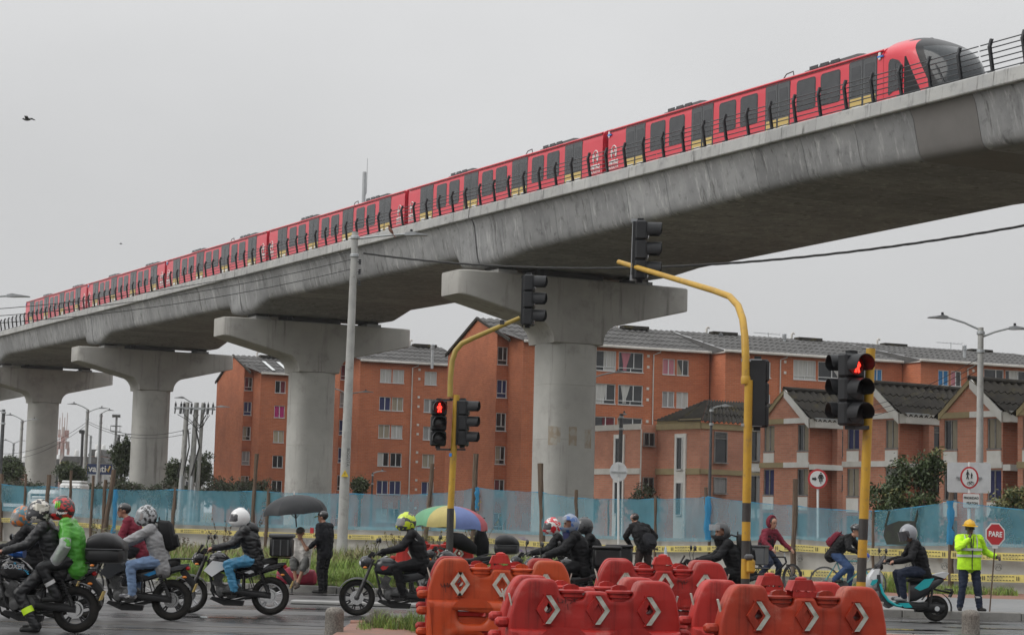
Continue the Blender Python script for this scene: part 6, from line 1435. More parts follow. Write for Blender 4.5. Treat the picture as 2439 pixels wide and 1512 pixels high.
# ------------------------------------------------------------------ umbrellas
def umbrella(q, R_, H, cols, lab, tilt, shaft, valance=0, name='umbrella', seg=8, under=None, z_can=None):
    root = empty(name, q, 0, label=lab, cat='umbrella'); root.rotation_euler = tilt
    n = seg
    for k in range(n):
        mb = MB(); a0, a1 = 2 * math.pi * k / n, 2 * math.pi * (k + 1) / n; rg = []
        for i in range(8):
            v = i / 7; r = R_ * math.sin(v * math.pi / 2 * .98) ; z = shaft - H * (1 - math.cos(v * math.pi / 2 * .92)); ring = []
            for j in range(6):
                u = j / 5; sc_ = 1 - .055 * v * 4 * u * (1 - u) ; a = a0 + (a1 - a0) * u; ring.append((r * sc_ * math.cos(a), r * sc_ * math.sin(a), z + .05 * H * v * 4 * u * (1 - u) * .6))
            rg.append(ring)
        if valance: rg.append([(x * 1.005, y * 1.005, z - valance * (1 + .2 * math.sin(j * 1.26))) for j, (x, y, z) in enumerate(rg[-1])])
        mb.rings(rg, closed=False, caps=False); mb.build('canopy_panel', cols[k % len(cols)], root, smooth=50)
        mb = MB(); zz = shaft - H * (1 - math.cos(math.pi / 2 * .92)); mb.tube([(0, 0, shaft - .02), (R_ * .55 * math.cos(a0), R_ * .55 * math.sin(a0), shaft - H * .3), (R_ * .98 * math.cos(a0), R_ * .98 * math.sin(a0), zz)], .006, 4); mb.tube([(0, 0, shaft - H * 1.1), (R_ * .5 * math.cos(a0), R_ * .5 * math.sin(a0), shaft - H * .28)], .005, 4); mb.build('rib', m_dkgrey, root)
    mb = MB(); mb.tube([(0, 0, 0), (0, 0, shaft)], .014, 8); mb.build('shaft', m_galv if valance else m_black, root)
    mb = MB(); mb.lathe([(.012, 0), (.018, .02), (.012, .05), (.004, .09)], 8, (0, 0, shaft)); mb.build('ferrule', m_signwhite, root)
    return root
m_umb = mat('umbrella_black', (.011, .012, .014), .5, spec=.3, col2=(.017, .018, .02), nscale=3)
UC = [mat('parasol_' + n_, c, .6, col2=tuple(v * .85 for v in c), nscale=4) for n_, c in (('yellow', (.48, .40, .14)), ('blue', (.12, .17, .38)), ('red', (.40, .07, .09)), ('green', (.12, .32, .17)))]
umbrella(P(706, 1255, 42.9), .70, .46, [m_umb], 'black umbrella held up over the seated man', (0, R(-6), R(20)), P(700, 1178, 42.9).z - P(706, 1255, 42.9).z)
q = G(1060, 45.2, .1); umbrella(q, .86, .5, [UC[0], UC[0], UC[1], UC[2], UC[1], UC[0], UC[3], UC[2]] if 0 else [UC[0], UC[3], UC[1], UC[2], UC[3], UC[0], UC[1], UC[2]], 'striped yellow, blue, red and green parasol beside the black and yellow pole', (0, R(3), R(10)), P(1058, 1203, 45.2).z - .1, valance=.075, name='parasol')
# ------------------------------------------------------------------ motorcycles, scooter, bicycles
m_rim = mat('alloy_black', (.03, .03, .032), .35, metal=.6); m_rims = mat('alloy_silver', (.45, .45, .46), .35, metal=.8); m_eng = mat('engine_grey', (.12, .12, .12), .45, metal=.6, col2=(.07, .07, .07), nscale=12); m_chr = mat('chrome', (.6, .6, .6), .18, metal=1.0); m_plast = mat('black_plastic', (.012, .012, .013), .42, spec=.35, col2=(.018, .018, .019), nscale=6)
m_gloss = mat('gloss_black', (.009, .009, .0105), .2, spec=.4, coat=.25); m_seatm = mat('seat_vinyl', (.012, .012, .012), .55, spec=.3, bump=.2, bscale=40); m_tail = mat('tail_red', (.35, .01, .01), .2); m_amber = mat('amber', (.55, .16, .01), .25); m_glassl = mat('headlight_glass', (.55, .57, .6), .08, spec=.7); m_silver = mat('silver_paint', (.5, .51, .52), .3, metal=.3); m_dgrey = mat('gunmetal_paint', (.022, .024, .028), .3, coat=.25); m_teal = mat('teal_paint', (.0, .33, .36), .35, coat=.3); m_bluep = mat('blue_decal', (.02, .25, .55), .35); m_whitep = mat('white_gloss', (.66, .67, .68), .25, coat=.4); m_redp = mat('red_gloss', (.45, .02, .02), .25, coat=.4); m_mirror = mat('mirror_glass', (.3, .32, .34), .05, metal=.9)
def wheel(root, x, z, R_, tw, style, rim_m, disc=True, name='wheel'):
    mb = MB(); wheel_ring(mb, (0, 0, 0), R_ - tw, tw, 36, 8, .95); t = mb.build(name, m_rubber, root, smooth=60); t.location = (x, 0, z)
    mb = MB(); wheel_ring(mb, (0, 0, 0), R_ - 2 * tw + .006, .016, 36, 6, 2.2); mb.build('rim', rim_m, t, smooth=60)
    sp_ = MB(); ri = R_ - 2 * tw
    if style == 'wire':
        for i in range(28):
            a = 2 * math.pi * i / 28; sp_.tube([(.02 * math.cos(a + .9 * (-1) ** i), .02 * (-1) ** i, .02 * math.sin(a + .9 * (-1) ** i)), (ri * math.cos(a), 0, ri * math.sin(a))], .0016, 3)
    else:
        n = style
        for i in range(n):
            a = 2 * math.pi * i / n + .3
            for da in (-.11, .11): sp_.tube([(.04 * math.cos(a), 0, .04 * math.sin(a)), (ri * math.cos(a + da), 0, ri * math.sin(a + da))], [.014, .011], 5, flat=(1, 1.2))
    sp_.build('spokes', rim_m if style != 'wire' else m_chr, t)
    mb = MB(); mb.lathe([(.02, -.07), (.045, -.065), (.05, -.03), (.05, .03), (.045, .065), (.02, .07)], 16, axis='Y'); mb.build('hub', m_eng if style != 'wire' else m_dkgrey, t)
    if disc: mb = MB(); mb.lathe([(.05, .055), (.115, .055), (.115, .059), (.05, .059)], 24, axis='Y'); mb.build('brake_disc', m_chr, t)
    return t
def loft_x(mb, st, n=14, e=2.6):
    """stations (x, half width, z bottom, z top)"""
    rg = []
    for (x, w_, z0, z1) in st:
        cz, h = (z0 + z1) / 2, (z1 - z0) / 2; ring = []
        for i in range(n):
            a = 2 * math.pi * i / n; c, s_ = math.cos(a), math.sin(a); ring.append((x, math.copysign(abs(c) ** (2 / e), c) * w_, cz + math.copysign(abs(s_) ** (2 / e), s_) * h))
        rg.append(ring)
    return mb.rings(rg)
def motorcycle(loc, rz, lab, body=None, accent=None, rim=None, style=5, box=None, guard=False, screen=False, fork_m=None, lettering=(), tank_lift=0.0, seat_up=.0, lean=0.0, tailm=None):
    body = body or m_gloss; rim = rim or m_rim; root = empty('motorcycle', loc, rz, label=lab, cat='motorcycle'); root.rotation_euler = (lean, 0, rz)
    B = lambda mb, nm, m, par=None, sm=40: mb.build(nm, m, par or root, smooth=sm)
    wheel(root, -.64, .31, .31, .06, style, rim); fw = wheel(root, .68, .30, .30, .05, style, rim)
    for s_ in (-1, 1):
        mb = MB(); mb.tube([(.68, s_ * .085, .30), (.555, s_ * .085, .60)], [.034, .03], 8); mb.tube([(.555, s_ * .085, .60), (.43, s_ * .085, .93)], .021, 8); B(mb, 'fork', fork_m or m_eng)
        mb = MB(); mb.tube([(-.62, s_ * .135, .36), (-.56, s_ * .135, .5)], .03, 8); 
        for k in range(6): mb.lathe([(.03, 0), (.04, .008), (.04, .014), (.03, .02)], 8, (-.56 + .02 * k, s_ * .135, .47 + .035 * k))
        mb.tube([(-.56, s_ * .135, .5), (-.46, s_ * .135, .72)], .018, 6); B(mb, 'shock', m_plast)
        mb = MB(); mb.tube([(-.12, s_ * .12, .36), (-.64, s_ * .115, .31)], [.035, .026], 8, flat=(1, 1.5)); B(mb, 'swingarm', m_plast)
        mb = MB(); mb.tube([(.43, s_ * .1, .97), (.40, s_ * .16, 1.02), (.34, s_ * .28, 1.03), (.26, s_ * .38, 1.0)], .012, 6); B(mb, 'handlebar', m_plast)
        mb = MB(); mb.tube([(.335, s_ * .29, 1.03), (.255, s_ * .385, 1.0)], .019, 8); mb.tube([(.37, s_ * .27, 1.035), (.37, s_ * .31, 1.03), (.31, s_ * .41, 1.0)], .007, 5); B(mb, 'grip', m_rubber)
        mb = MB(); mb.tube([(.36, s_ * .27, 1.03), (.38, s_ * .33, 1.14), (.36, s_ * .36, 1.20)], .006, 5); mb.ell((.35, s_ * .37, 1.245), (.02, .07, .045), 12, 8, rot=Matrix.Rotation(.2 * s_, 3, 'Z')); mi = B(mb, 'mirror', m_plast)
        mb = MB(); mb.ell((.334, s_ * .37, 1.245), (.008, .06, .038), 12, 6); B(mb, 'mirror_glass', m_mirror, mi)
        mb = MB(); mb.tube([(.55, s_ * .1, .80), (.55, s_ * .17, .80)], .008, 5); mb.ell((.55, s_ * .185, .80), (.035, .02, .02), 8, 6); B(mb, 'indicator', m_amber)
        mb = MB(); mb.tube([(-.84, s_ * .08, .66), (-.84, s_ * .15, .66)], .008, 5); mb.ell((-.845, s_ * .165, .66), (.035, .02, .02), 8, 6); B(mb, 'indicator', m_amber)
        mb = MB(); mb.tube([(-.03, s_ * .1, .33), (-.03, s_ * .26, .33)], .014, 6); mb.tube([(-.36, s_ * .1, .42), (-.36, s_ * .23, .43)], .012, 6); mb.tube([(-.12, s_ * .12, .38), (-.36, s_ * .14, .43), (-.3, s_ * .12, .6)], .012, 6); B(mb, 'footpeg', m_plast)
        mb = MB(); mb.tube([(.42, s_ * .03, .86), (.16, s_ * .10, .72), (-.2, s_ * .10, .66), (-.2, s_ * .1, .40)], .018, 6); mb.tube([(.40, s_ * .03, .80), (.28, s_ * .07, .36), (.12, s_ * .08, .24), (-.2, s_ * .1, .30)], .017, 6); mb.tube([(-.2, s_ * .1, .66), (-.8, s_ * .09, .78)], .014, 6); B(mb, 'frame', m_plast)
    # front mudguard, headlight, clocks
    mb = MB(); rg = []
    for i in range(11):
        a = R(20 + 130 * i / 10); c = Vector((.68 + .335 * math.cos(a), 0, .30 + .335 * math.sin(a))); rg.append([c + Vector((0, y, -abs(y) * .35)) for y in (-.075, -.045, 0, .045, .075)])
    mb.rings(rg, closed=False, caps=False); B(mb, 'front_mudguard', m_plast)
    mb = MB(); mb.ell((.56, 0, .88), (.10, .115, .11), 16, 10); loft_x(mb, [(.46, .11, .80, .98), (.53, .12, .77, 1.0), (.60, .09, .80, .97), (.64, .05, .83, .93)]); hl = B(mb, 'headlight_cowl', body)
    mb = MB(); mb.ell((.615, 0, .87), (.05, .085, .06), 14, 8); B(mb, 'headlight', m_glassl, hl)
    mb = MB(); mb.prism([(.44, .98), (.52, .985), (.46, 1.06), (.40, 1.05)], -.09, .09); B(mb, 'clocks', m_plast)
    if screen: mb = MB(); mb.prism([(.56, .97), (.585, .96), (.50, 1.12), (.48, 1.11)], -.08, .08); B(mb, 'flyscreen', m_plast)
    # tank, seat, tail
    mb = MB(); loft_x(mb, [(.40, .06, .74, .84), (.36, .12, .70, .93 + tank_lift), (.26, .155, .68, .98 + tank_lift), (.14, .16, .67, .965 + tank_lift), (.03, .13, .68, .90), (-.04, .09, .70, .83)], 18, 2.5); tk = B(mb, 'tank', body)
    mb = MB(); mb.lathe([(.04, 0), (.04, .012), (.03, .018), (.01, .02)], 14, (.22, 0, .975 + tank_lift)); B(mb, 'fuel_cap', m_chr, tk)
    if accent:
        for s_ in (-1, 1):
            mb = MB(); mb.prism([(.44, .70), (.30, .86), (.12, .84), (.02, .76), (.16, .70), (.30, .60)], s_ * .158, s_ * .168); B(mb, 'tank_shroud', accent if accent is not m_bluep else body)
            mb = MB(); mb.prism([(-.22, .68), (-.5, .80), (-.62, .83), (-.5, .74), (-.3, .66)], s_ * .118, s_ * .124); B(mb, 'decal', accent)
    mb = MB(); loft_x(mb, [(.0, .07, .74, .82), (-.1, .12, .73, .825), (-.28, .14, .735, .83 + seat_up * .3), (-.45, .135, .76, .87 + seat_up), (-.66, .11, .79, .89 + seat_up), (-.74, .06, .82, .88 + seat_up)], 14, 3.5); B(mb, 'seat', m_seatm)
    mb = MB(); loft_x(mb, [(-.08, .10, .56, .73), (-.25, .125, .58, .75), (-.5, .12, .66, .80), (-.75, .09, .74, .85), (-.88, .04, .80, .86)], 12, 3); B(mb, 'tail_cowl', tailm or body)
    mb = MB(); mb.box((-.87, 0, .79), (.06, .13, .06), ch=.02); B(mb, 'tail_light', m_tail)
    mb = MB(); rg = []
    for i in range(12):
        a = R(45 + 125 * i / 11); c = Vector((-.64 + .355 * math.cos(a), 0, .31 + .355 * math.sin(a))); rg.append([c + Vector((0, y, 0)) for y in (-.075, 0, .075)])
    mb.rings(rg, closed=False, caps=False); mb.tube([(-.78, 0, .76), (-.98, 0, .52)], .03, 6, flat=(.5, 2)); B(mb, 'rear_mudguard', m_plast)
    mb = MB(); mb.box((-.985, 0, .50), (.012, .2, .13), Matrix.Rotation(R(-20), 3, 'Y')); B(mb, 'number_plate', m_yel)
    # engine
    mb = MB(); mb.box((.04, 0, .38), (.40, .20, .2), ch=.04); mb.lathe([(.115, .13), (.11, .15), (.06, .162), (.01, .165)], 20, (-.02, 0, .37), 'Y'); mb.lathe([(.115, -.13), (.11, -.15), (.06, -.162), (.01, -.165)], 20, (-.02, 0, .37), 'Y'); mb.lathe([(.075, .12), (.07, .14), (.01, .15)], 16, (.15, 0, .36), 'Y'); en = B(mb, 'engine', m_eng, sm=30)
    mb = MB()
    for k in range(8): c = Vector((.17 + .012 * k, 0, .45 + .024 * k)); mb.box(c, (.17, .19, .010), Matrix.Rotation(R(-25), 3, 'Y'))
    mb.box((.22, 0, .56), (.12, .13, .22), Matrix.Rotation(R(-25), 3, 'Y')); B(mb, 'cylinder', m_eng, en, 0)
    mb = MB(); mb.tube([(.30, -.05, .52), (.34, -.08, .38), (.26, -.12, .22), (.0, -.14, .2), (-.2, -.15, .26)], .02, 8); mb.tube([(-.2, -.15, .26), (-.4, -.17, .30), (-.78, -.19, .44)], [.03, .045, .05], 12); B(mb, 'exhaust', m_eng)
    mb = MB(); mb.rings([[(x, y, z) for y in (.095, .135)] + [(x, y, z - h) for y in (.135, .095)] for x, z, h in ((-.08, .42, .1), (-.35, .40, .09), (-.66, .37, .10))]); B(mb, 'chain_guard', m_plast)
    mb = MB(); mb.lathe([(.03, .10), (.085, .10), (.085, .106), (.03, .106)], 20, (-.64, 0, .31), 'Y'); B(mb, 'sprocket', m_chr)
    mb = MB(); mb.prism([(.3, .28), (.34, .24), (.1, .14), (-.2, .14), (-.22, .22), (.1, .25)], -.06, .06); B(mb, 'belly_guard', m_plast)
    mb = MB()
    for s_ in (-1, 1): mb.tube([(-.35, s_ * .10, .84), (-.65, s_ * .11, .93), (-.95, s_ * .09, .93), (-.95, 0, .93)], .012, 6)
    mb.box((-.82, 0, .935), (.26, .18, .012)); B(mb, 'rack', m_plast)
    if guard:
        for s_ in (-1, 1): mb = MB(); mb.tube([(.34, s_ * .06, .66), (.36, s_ * .2, .60), (.35, s_ * .25, .44), (.30, s_ * .2, .24), (.22, s_ * .08, .18)], .013, 7); B(mb, 'crash_bar', m_plast)
    if box == 'round':
        mb = MB(); loft_x(mb, [(-.76, .16, 1.0, 1.14), (-.78, .215, .95, 1.15), (-.84, .25, .935, 1.155), (-1.08, .26, .93, 1.155), (-1.22, .24, .94, 1.15), (-1.27, .17, .98, 1.12)], 20, 3.6); bx = B(mb, 'top_box', m_plast)
        mb = MB(); loft_x(mb, [(-.77, .19, 1.10, 1.2), (-.79, .235, 1.09, 1.27), (-.86, .255, 1.08, 1.32), (-1.0, .262, 1.08, 1.345), (-1.14, .25, 1.08, 1.31), (-1.24, .21, 1.09, 1.23), (-1.28, .15, 1.1, 1.16)], 20, 3.0); B(mb, 'lid', m_plast, bx)
        mb = MB(); mb.box((-1.02, 0, 1.12), (.48, .528, .012), ch=.004); B(mb, 'lid_seam', m_dkgrey, bx)
    elif box == 'square':
        mb = MB(); mb.box((-.80, 0, 1.10), (.36, .40, .30), ch=.03); bx = B(mb, 'top_box', m_plast); mb = MB(); mb.box((-.80, 0, 1.29), (.40, .44, .075), ch=.025); B(mb, 'lid', m_dkgrey, bx)
        mb = MB(); [mb.box((-.80 + x, -.205 * s_, 1.1), (.02, .012, .26)) for x in (-.12, 0, .12) for s_ in (-1, 1)]; B(mb, 'rib', m_dkgrey, bx)
    elif box == 'delivery':
        mb = MB(); mb.box((-.74, 0, 1.05), (.46, .46, .30), ch=.035); bx = B(mb, 'delivery_box', m_plast); mb = MB(); mb.box((-.74, 0, 1.22), (.49, .49, .05), ch=.02); B(mb, 'lid', m_plast, bx)
    for (body_, size, m, x, z, sx_) in lettering:
        text_obj(body_, size, m, root, (x, .166 if z > .8 else .13, z), (math.pi / 2, 0, math.pi), bold=.002, sx=sx_, shear=.2)
    return root
FL = math.pi                                                   # facing left in the picture
def scooter(loc, rz, lab):
    root = empty('scooter', loc, rz, label=lab, cat='scooter'); B = lambda mb, nm, m, par=None, sm=40: mb.build(nm, m, par or root, smooth=sm)
    wheel(root, -.58, .235, .235, .06, 6, m_rim, False); wheel(root, .66, .235, .235, .055, 6, m_rim)
    mb = MB(); loft_x(mb, [(.12, .14, .25, .36), (.0, .2, .22, .35), (-.3, .2, .2, .34), (-.42, .12, .24, .36)], 14, 4); B(mb, 'footboard', m_plast)
    mb = MB(); mb.prism([(.22, .26), (.36, .40), (.44, .62), (.46, .82), (.52, .82), (.52, .60), (.40, .30), (.30, .22)], -.17, .17); B(mb, 'leg_shield', m_dgrey)
    mb = MB(); loft_x(mb, [(.40, .13, .58, .84), (.50, .17, .52, .92), (.58, .16, .52, .90), (.66, .11, .56, .82), (.70, .05, .60, .72)], 14, 2.8); fc = B(mb, 'front_cowl', m_silver)
    for s_ in (-1, 1):
        mb = MB(); mb.prism([(.46, .93), (.55, .92), (.66, .76), (.58, .72), (.50, .78)], s_ * .12, s_ * .165); B(mb, 'white_panel', m_whitep, fc)
        mb = MB(); mb.prism([(.50, .74), (.60, .72), (.64, .64), (.60, .62), (.52, .68)], s_ * .155, s_ * .175); B(mb, 'teal_trim', m_teal, fc)
        mb = MB(); mb.tube([(.46, s_ * .19, .66), (.42, s_ * .21, .50), (.32, s_ * .22, .36), (.18, s_ * .22, .28), (.08, s_ * .21, .265)], .024, 8); B(mb, 'teal_tube', m_teal)
        mb = MB(); mb.prism([(-.12, .25), (-.05, .33), (.14, .32), (.02, .24)], s_ * .205, s_ * .215); B(mb, 'teal_trim', m_teal)
        mb = MB(); mb.prism([(-.16, .60), (-.34, .76), (-.52, .78), (-.42, .62), (-.26, .55)], s_ * .15, s_ * .175); B(mb, 'teal_panel', m_teal)
        mb = MB(); mb.tube([(.44, s_ * .05, 1.0), (.38, s_ * .2, 1.04), (.28, s_ * .35, 1.02)], .013, 6); mb.tube([(.34, s_ * .27, 1.03), (.27, s_ * .37, 1.015)], .02, 8); mb.tube([(.37, s_ * .25, 1.03), (.40, s_ * .31, 1.2)], .007, 5); B(mb, 'handlebar', m_plast)
        mb = MB(); mb.ell((.39, s_ * .33, 1.25), (.02, .07, .05), 12, 8); mi = B(mb, 'mirror', m_plast); mb = MB(); mb.ell((.374, s_ * .33, 1.25), (.008, .06, .042), 10, 6); B(mb, 'mirror_glass', m_mirror, mi)
        mb = MB(); mb.tube([(.66, s_ * .08, .235), (.56, s_ * .08, .52)], .025, 8); B(mb, 'fork', m_chr)
        mb = MB(); mb.ell((.63, s_ * .13, .52), (.03, .025, .022), 8, 6); B(mb, 'indicator', m_amber)
        mb = MB(); mb.tube([(-.45, s_ * .13, .28), (-.50, s_ * .13, .6)], .022, 6); B(mb, 'shock', m_plast)
    mb = MB(); mb.prism([(.50, .90), (.54, .90), (.36, 1.17), (.34, 1.16)], -.15, .15); B(mb, 'windscreen', mat('smoke_screen', (.1, .1, .11), .15, alpha=.75))
    mb = MB(); mb.box((.46, 0, .96), (.14, .2, .12), ch=.03); B(mb, 'clocks', m_plast); mb = MB(); mb.ell((.675, 0, .68), (.03, .08, .06), 12, 8); B(mb, 'headlight', m_glassl, fc)
    mb = MB(); loft_x(mb, [(-.06, .08, .70, .76), (-.12, .14, .69, .78), (-.35, .16, .70, .80), (-.55, .14, .75, .84), (-.70, .09, .79, .85)], 14, 3); B(mb, 'seat', m_seatm)
    mb = MB(); loft_x(mb, [(-.1, .09, .34, .70), (-.22, .14, .36, .70), (-.42, .14, .48, .76), (-.62, .11, .64, .81), (-.72, .06, .72, .82)], 14, 3); B(mb, 'tail_cowl', m_dgrey)
    mb = MB(); mb.prism([(-.50, .84), (-.74, .90), (-.80, .88), (-.72, .78)], -.13, .13); B(mb, 'grab_rail', m_silver); mb = MB(); mb.box((-.73, 0, .775), (.05, .16, .04), ch=.01); B(mb, 'tail_light', m_tail)
    mb = MB(); mb.tube([(-.55, 0, .58), (-.86, 0, .52)], .02, 6); mb.box((-.86, 0, .50), (.02, .2, .12), Matrix.Rotation(R(-25), 3, 'Y')); mb.box((-.82, 0, .58), (.1, .28, .03)); B(mb, 'plate_holder', m_plast); mb = MB(); mb.box((-.874, 0, .50), (.006, .18, .1), Matrix.Rotation(R(-25), 3, 'Y')); B(mb, 'number_plate', m_yel)
    mb = MB(); loft_x(mb, [(-.2, .09, .16, .32), (-.4, .1, .16, .32), (-.6, .11, .14, .34), (-.74, .08, .18, .32)], 12, 3); mb.lathe([(.06, .12), (.06, .135), (.01, .14)], 14, (-.58, 0, .235), 'Y'); B(mb, 'motor_unit', m_plast)
    mb = MB(); mb.lathe([(.045, .14), (.045, .15), (.01, .152)], 14, (-.58, 0, .235), 'Y'); B(mb, 'hub_cap', m_silver)
    mb = MB(); rg = []
    for i in range(12): a = R(30 + 160 * i / 11); c = Vector((-.58 + .29 * math.cos(a), 0, .235 + .29 * math.sin(a))); rg.append([c + Vector((0, y, 0)) for y in (-.08, 0, .08)])
    mb.rings(rg, closed=False, caps=False); B(mb, 'mudguard', m_plast); mb = MB(); rg = []
    for i in range(10): a = R(10 + 150 * i / 9); c = Vector((.66 + .265 * math.cos(a), 0, .235 + .265 * math.sin(a))); rg.append([c + Vector((0, y, 0)) for y in (-.07, 0, .07)])
    mb.rings(rg, closed=False, caps=False); B(mb, 'mudguard', m_plast); mb = MB(); mb.box((.72, 0, .50), (.2, .15, .03), Matrix.Rotation(.3, 3, 'Y')); B(mb, 'front_mudguard', m_whitep)
    return root
def bicycle(loc, rz, lab, m, R_=.34, drop=False, steer=0.0, fat=False, lean=0.0, basket=False):
    root = empty('bicycle', loc, rz, label=lab, cat='bicycle'); root.rotation_euler = (lean, 0, rz); B = lambda mb, nm, mm, par=None, sm=40: mb.build(nm, mm, par or root, smooth=sm)
    tw = .026 if fat else .014
    wheel(root, -.46, R_, R_, tw, 'wire', m_dkgrey, fat); f = wheel(root, .56, R_, R_, tw, 'wire', m_dkgrey, fat); f.rotation_euler = (0, 0, steer)
    t = .018 if fat else .015; hd, hd2, bb, st = (.36, 0, .82), (.40, 0, .70), (-.03, 0, .29), (-.20, 0, .80)
    mb = MB(); mb.tube([hd, st], t, 7); mb.tube([hd2, bb], t * 1.15, 7); mb.tube([st, bb], t, 7); mb.tube([hd, hd2], t * 1.3, 8); fr = B(mb, 'frame', m)
    for s_ in (-1, 1): mb = MB(); mb.tube([bb, (-.46, s_ * .06, R_)], t * .7, 5); mb.tube([(-.19, 0, .78), (-.46, s_ * .06, R_)], t * .6, 5); B(mb, 'stay', m); mb = MB(); mb.tube([(.42, s_ * .03, .66), (.50, s_ * .05, .48), (.56, s_ * .05, R_)], t * .9, 6); B(mb, 'fork', m if not fat else m_plast)
    mb = MB(); mb.tube([st, (-.23, 0, .92)], .013, 6); mb.tube([hd, (.34, 0, .92)], .015, 6); B(mb, 'seat_post', m_galv); mb = MB(); loft_x(mb, [(-.36, .06, .91, .95), (-.28, .07, .915, .955), (-.16, .03, .92, .945), (-.09, .015, .925, .94)], 10, 2.5); B(mb, 'saddle', m_seatm)
    mb = MB()
    if drop:
        mb.tube([(.34, -.20, .94), (.34, .20, .94)], .013, 6)
        for s_ in (-1, 1): mb.tube([(.34, s_ * .2, .94), (.42, s_ * .21, .945), (.47, s_ * .21, .90), (.45, s_ * .21, .83), (.38, s_ * .21, .81)], .014, 6)
    else:
        mb.tube([(.40, -.33, .97), (.36, -.1, .94), (.36, .1, .94), (.40, .33, .97)], .013, 6)
    B(mb, 'handlebar', m_plast if not drop else m_whitep)
    mb = MB(); mb.lathe([(.09, -.03), (.095, -.028), (.095, -.022), (.09, -.02)], 20, bb, 'Y'); mb.tube([bb, (.08, .07, .18)], .011, 6); mb.tube([(-.03, 0, .29), (-.14, -.07, .40)], .011, 6); mb.box((.09, .11, .18), (.1, .08, .02)); mb.box((-.15, -.11, .40), (.1, .08, .02)); B(mb, 'crank', m_dkgrey)
    mb = MB(); mb.tube([(.0, -.03, .38), (-.46, -.03, R_ + .03)], .005, 4); mb.tube([(-.03, -.03, .2), (-.46, -.03, R_ - .03)], .005, 4); B(mb, 'chain', m_dkgrey)
    return root
# ------------------------------------------------------------------ people
def cloth(name, c, c2=None, rough=.75, **k): return mat(name, c, rough, spec=.18 if rough > .5 else .4, col2=c2 or tuple(min(1, v * 1.35 + .001) for v in c), nscale=7, bump=.35, bscale=26, bdist=.012, **k)
C_black = cloth('cloth_black', (.0055, .0055, .0065), rough=.6); C_rain = cloth('rain_black', (.0065, .0068, .008), rough=.42); C_char = cloth('cloth_charcoal', (.010, .0105, .013)); C_greyj = cloth('jacket_grey', (.23, .23, .235)); C_jean = cloth('denim_blue', (.13, .19, .30)); C_rainblue = cloth('rain_blue', (.05, .19, .32), rough=.35); C_navy = cloth('navy_trousers', (.018, .024, .042)); C_maroon = cloth('maroon_jacket', (.13, .016, .028)); C_green = cloth('poncho_green', (.055, .27, .025), c2=(.10, .38, .05), rough=.3, alpha=.93); C_clear = mat('poncho_clear', (.48, .49, .5), .3, alpha=.62, bump=.8, bscale=14, bdist=.03); C_white = cloth('tee_white', (.55, .53, .50)); C_shorts = cloth('shorts_grey', (.11, .11, .105)); C_hivis = cloth('hivis_yellow', (.42, .72, .03)); C_brown = cloth('trousers_brown', (.03, .022, .02)); C_bluedk = cloth('trousers_blue', (.03, .055, .12))
m_skin1 = mat('skin_tan', (.36, .19, .125), .55, col2=(.30, .15, .10), nscale=6); m_skin2 = mat('skin_brown', (.34, .18, .115), .55, col2=(.22, .11, .07), nscale=6); m_skin3 = mat('skin_dark', (.055, .032, .024), .5)
m_shoe = mat('shoe_black', (.012, .012, .012), .6, spec=.3); m_shoew = mat('shoe_white', (.5, .5, .5), .6, col2=(.1, .1, .11), nscale=14, nlo=.45, nhi=.5); m_glove = mat('glove_black', (.018, .018, .018), .7); m_hair = mat('hair_black', (.012, .01, .009), .6); m_silverband = mat('reflective_band', (.5, .5, .5), .35); m_limeband = mat('lime_band', (.5, .75, .02), .5, emit=None); m_eye = mat('eye_dark', (.02, .015, .012), .3)
def ik(a, b, l1, l2, hint):
    a, b = Vector(a), Vector(b); d = b - a; L = min(d.length, (l1 + l2) * .999); u = d.normalized(); x = (l1 * l1 - l2 * l2 + L * L) / (2 * L); h = math.sqrt(max(0, l1 * l1 - x * x)); hv = Vector(hint); hv = (hv - u * hv.dot(u)).normalized(); return a + u * x + hv * h
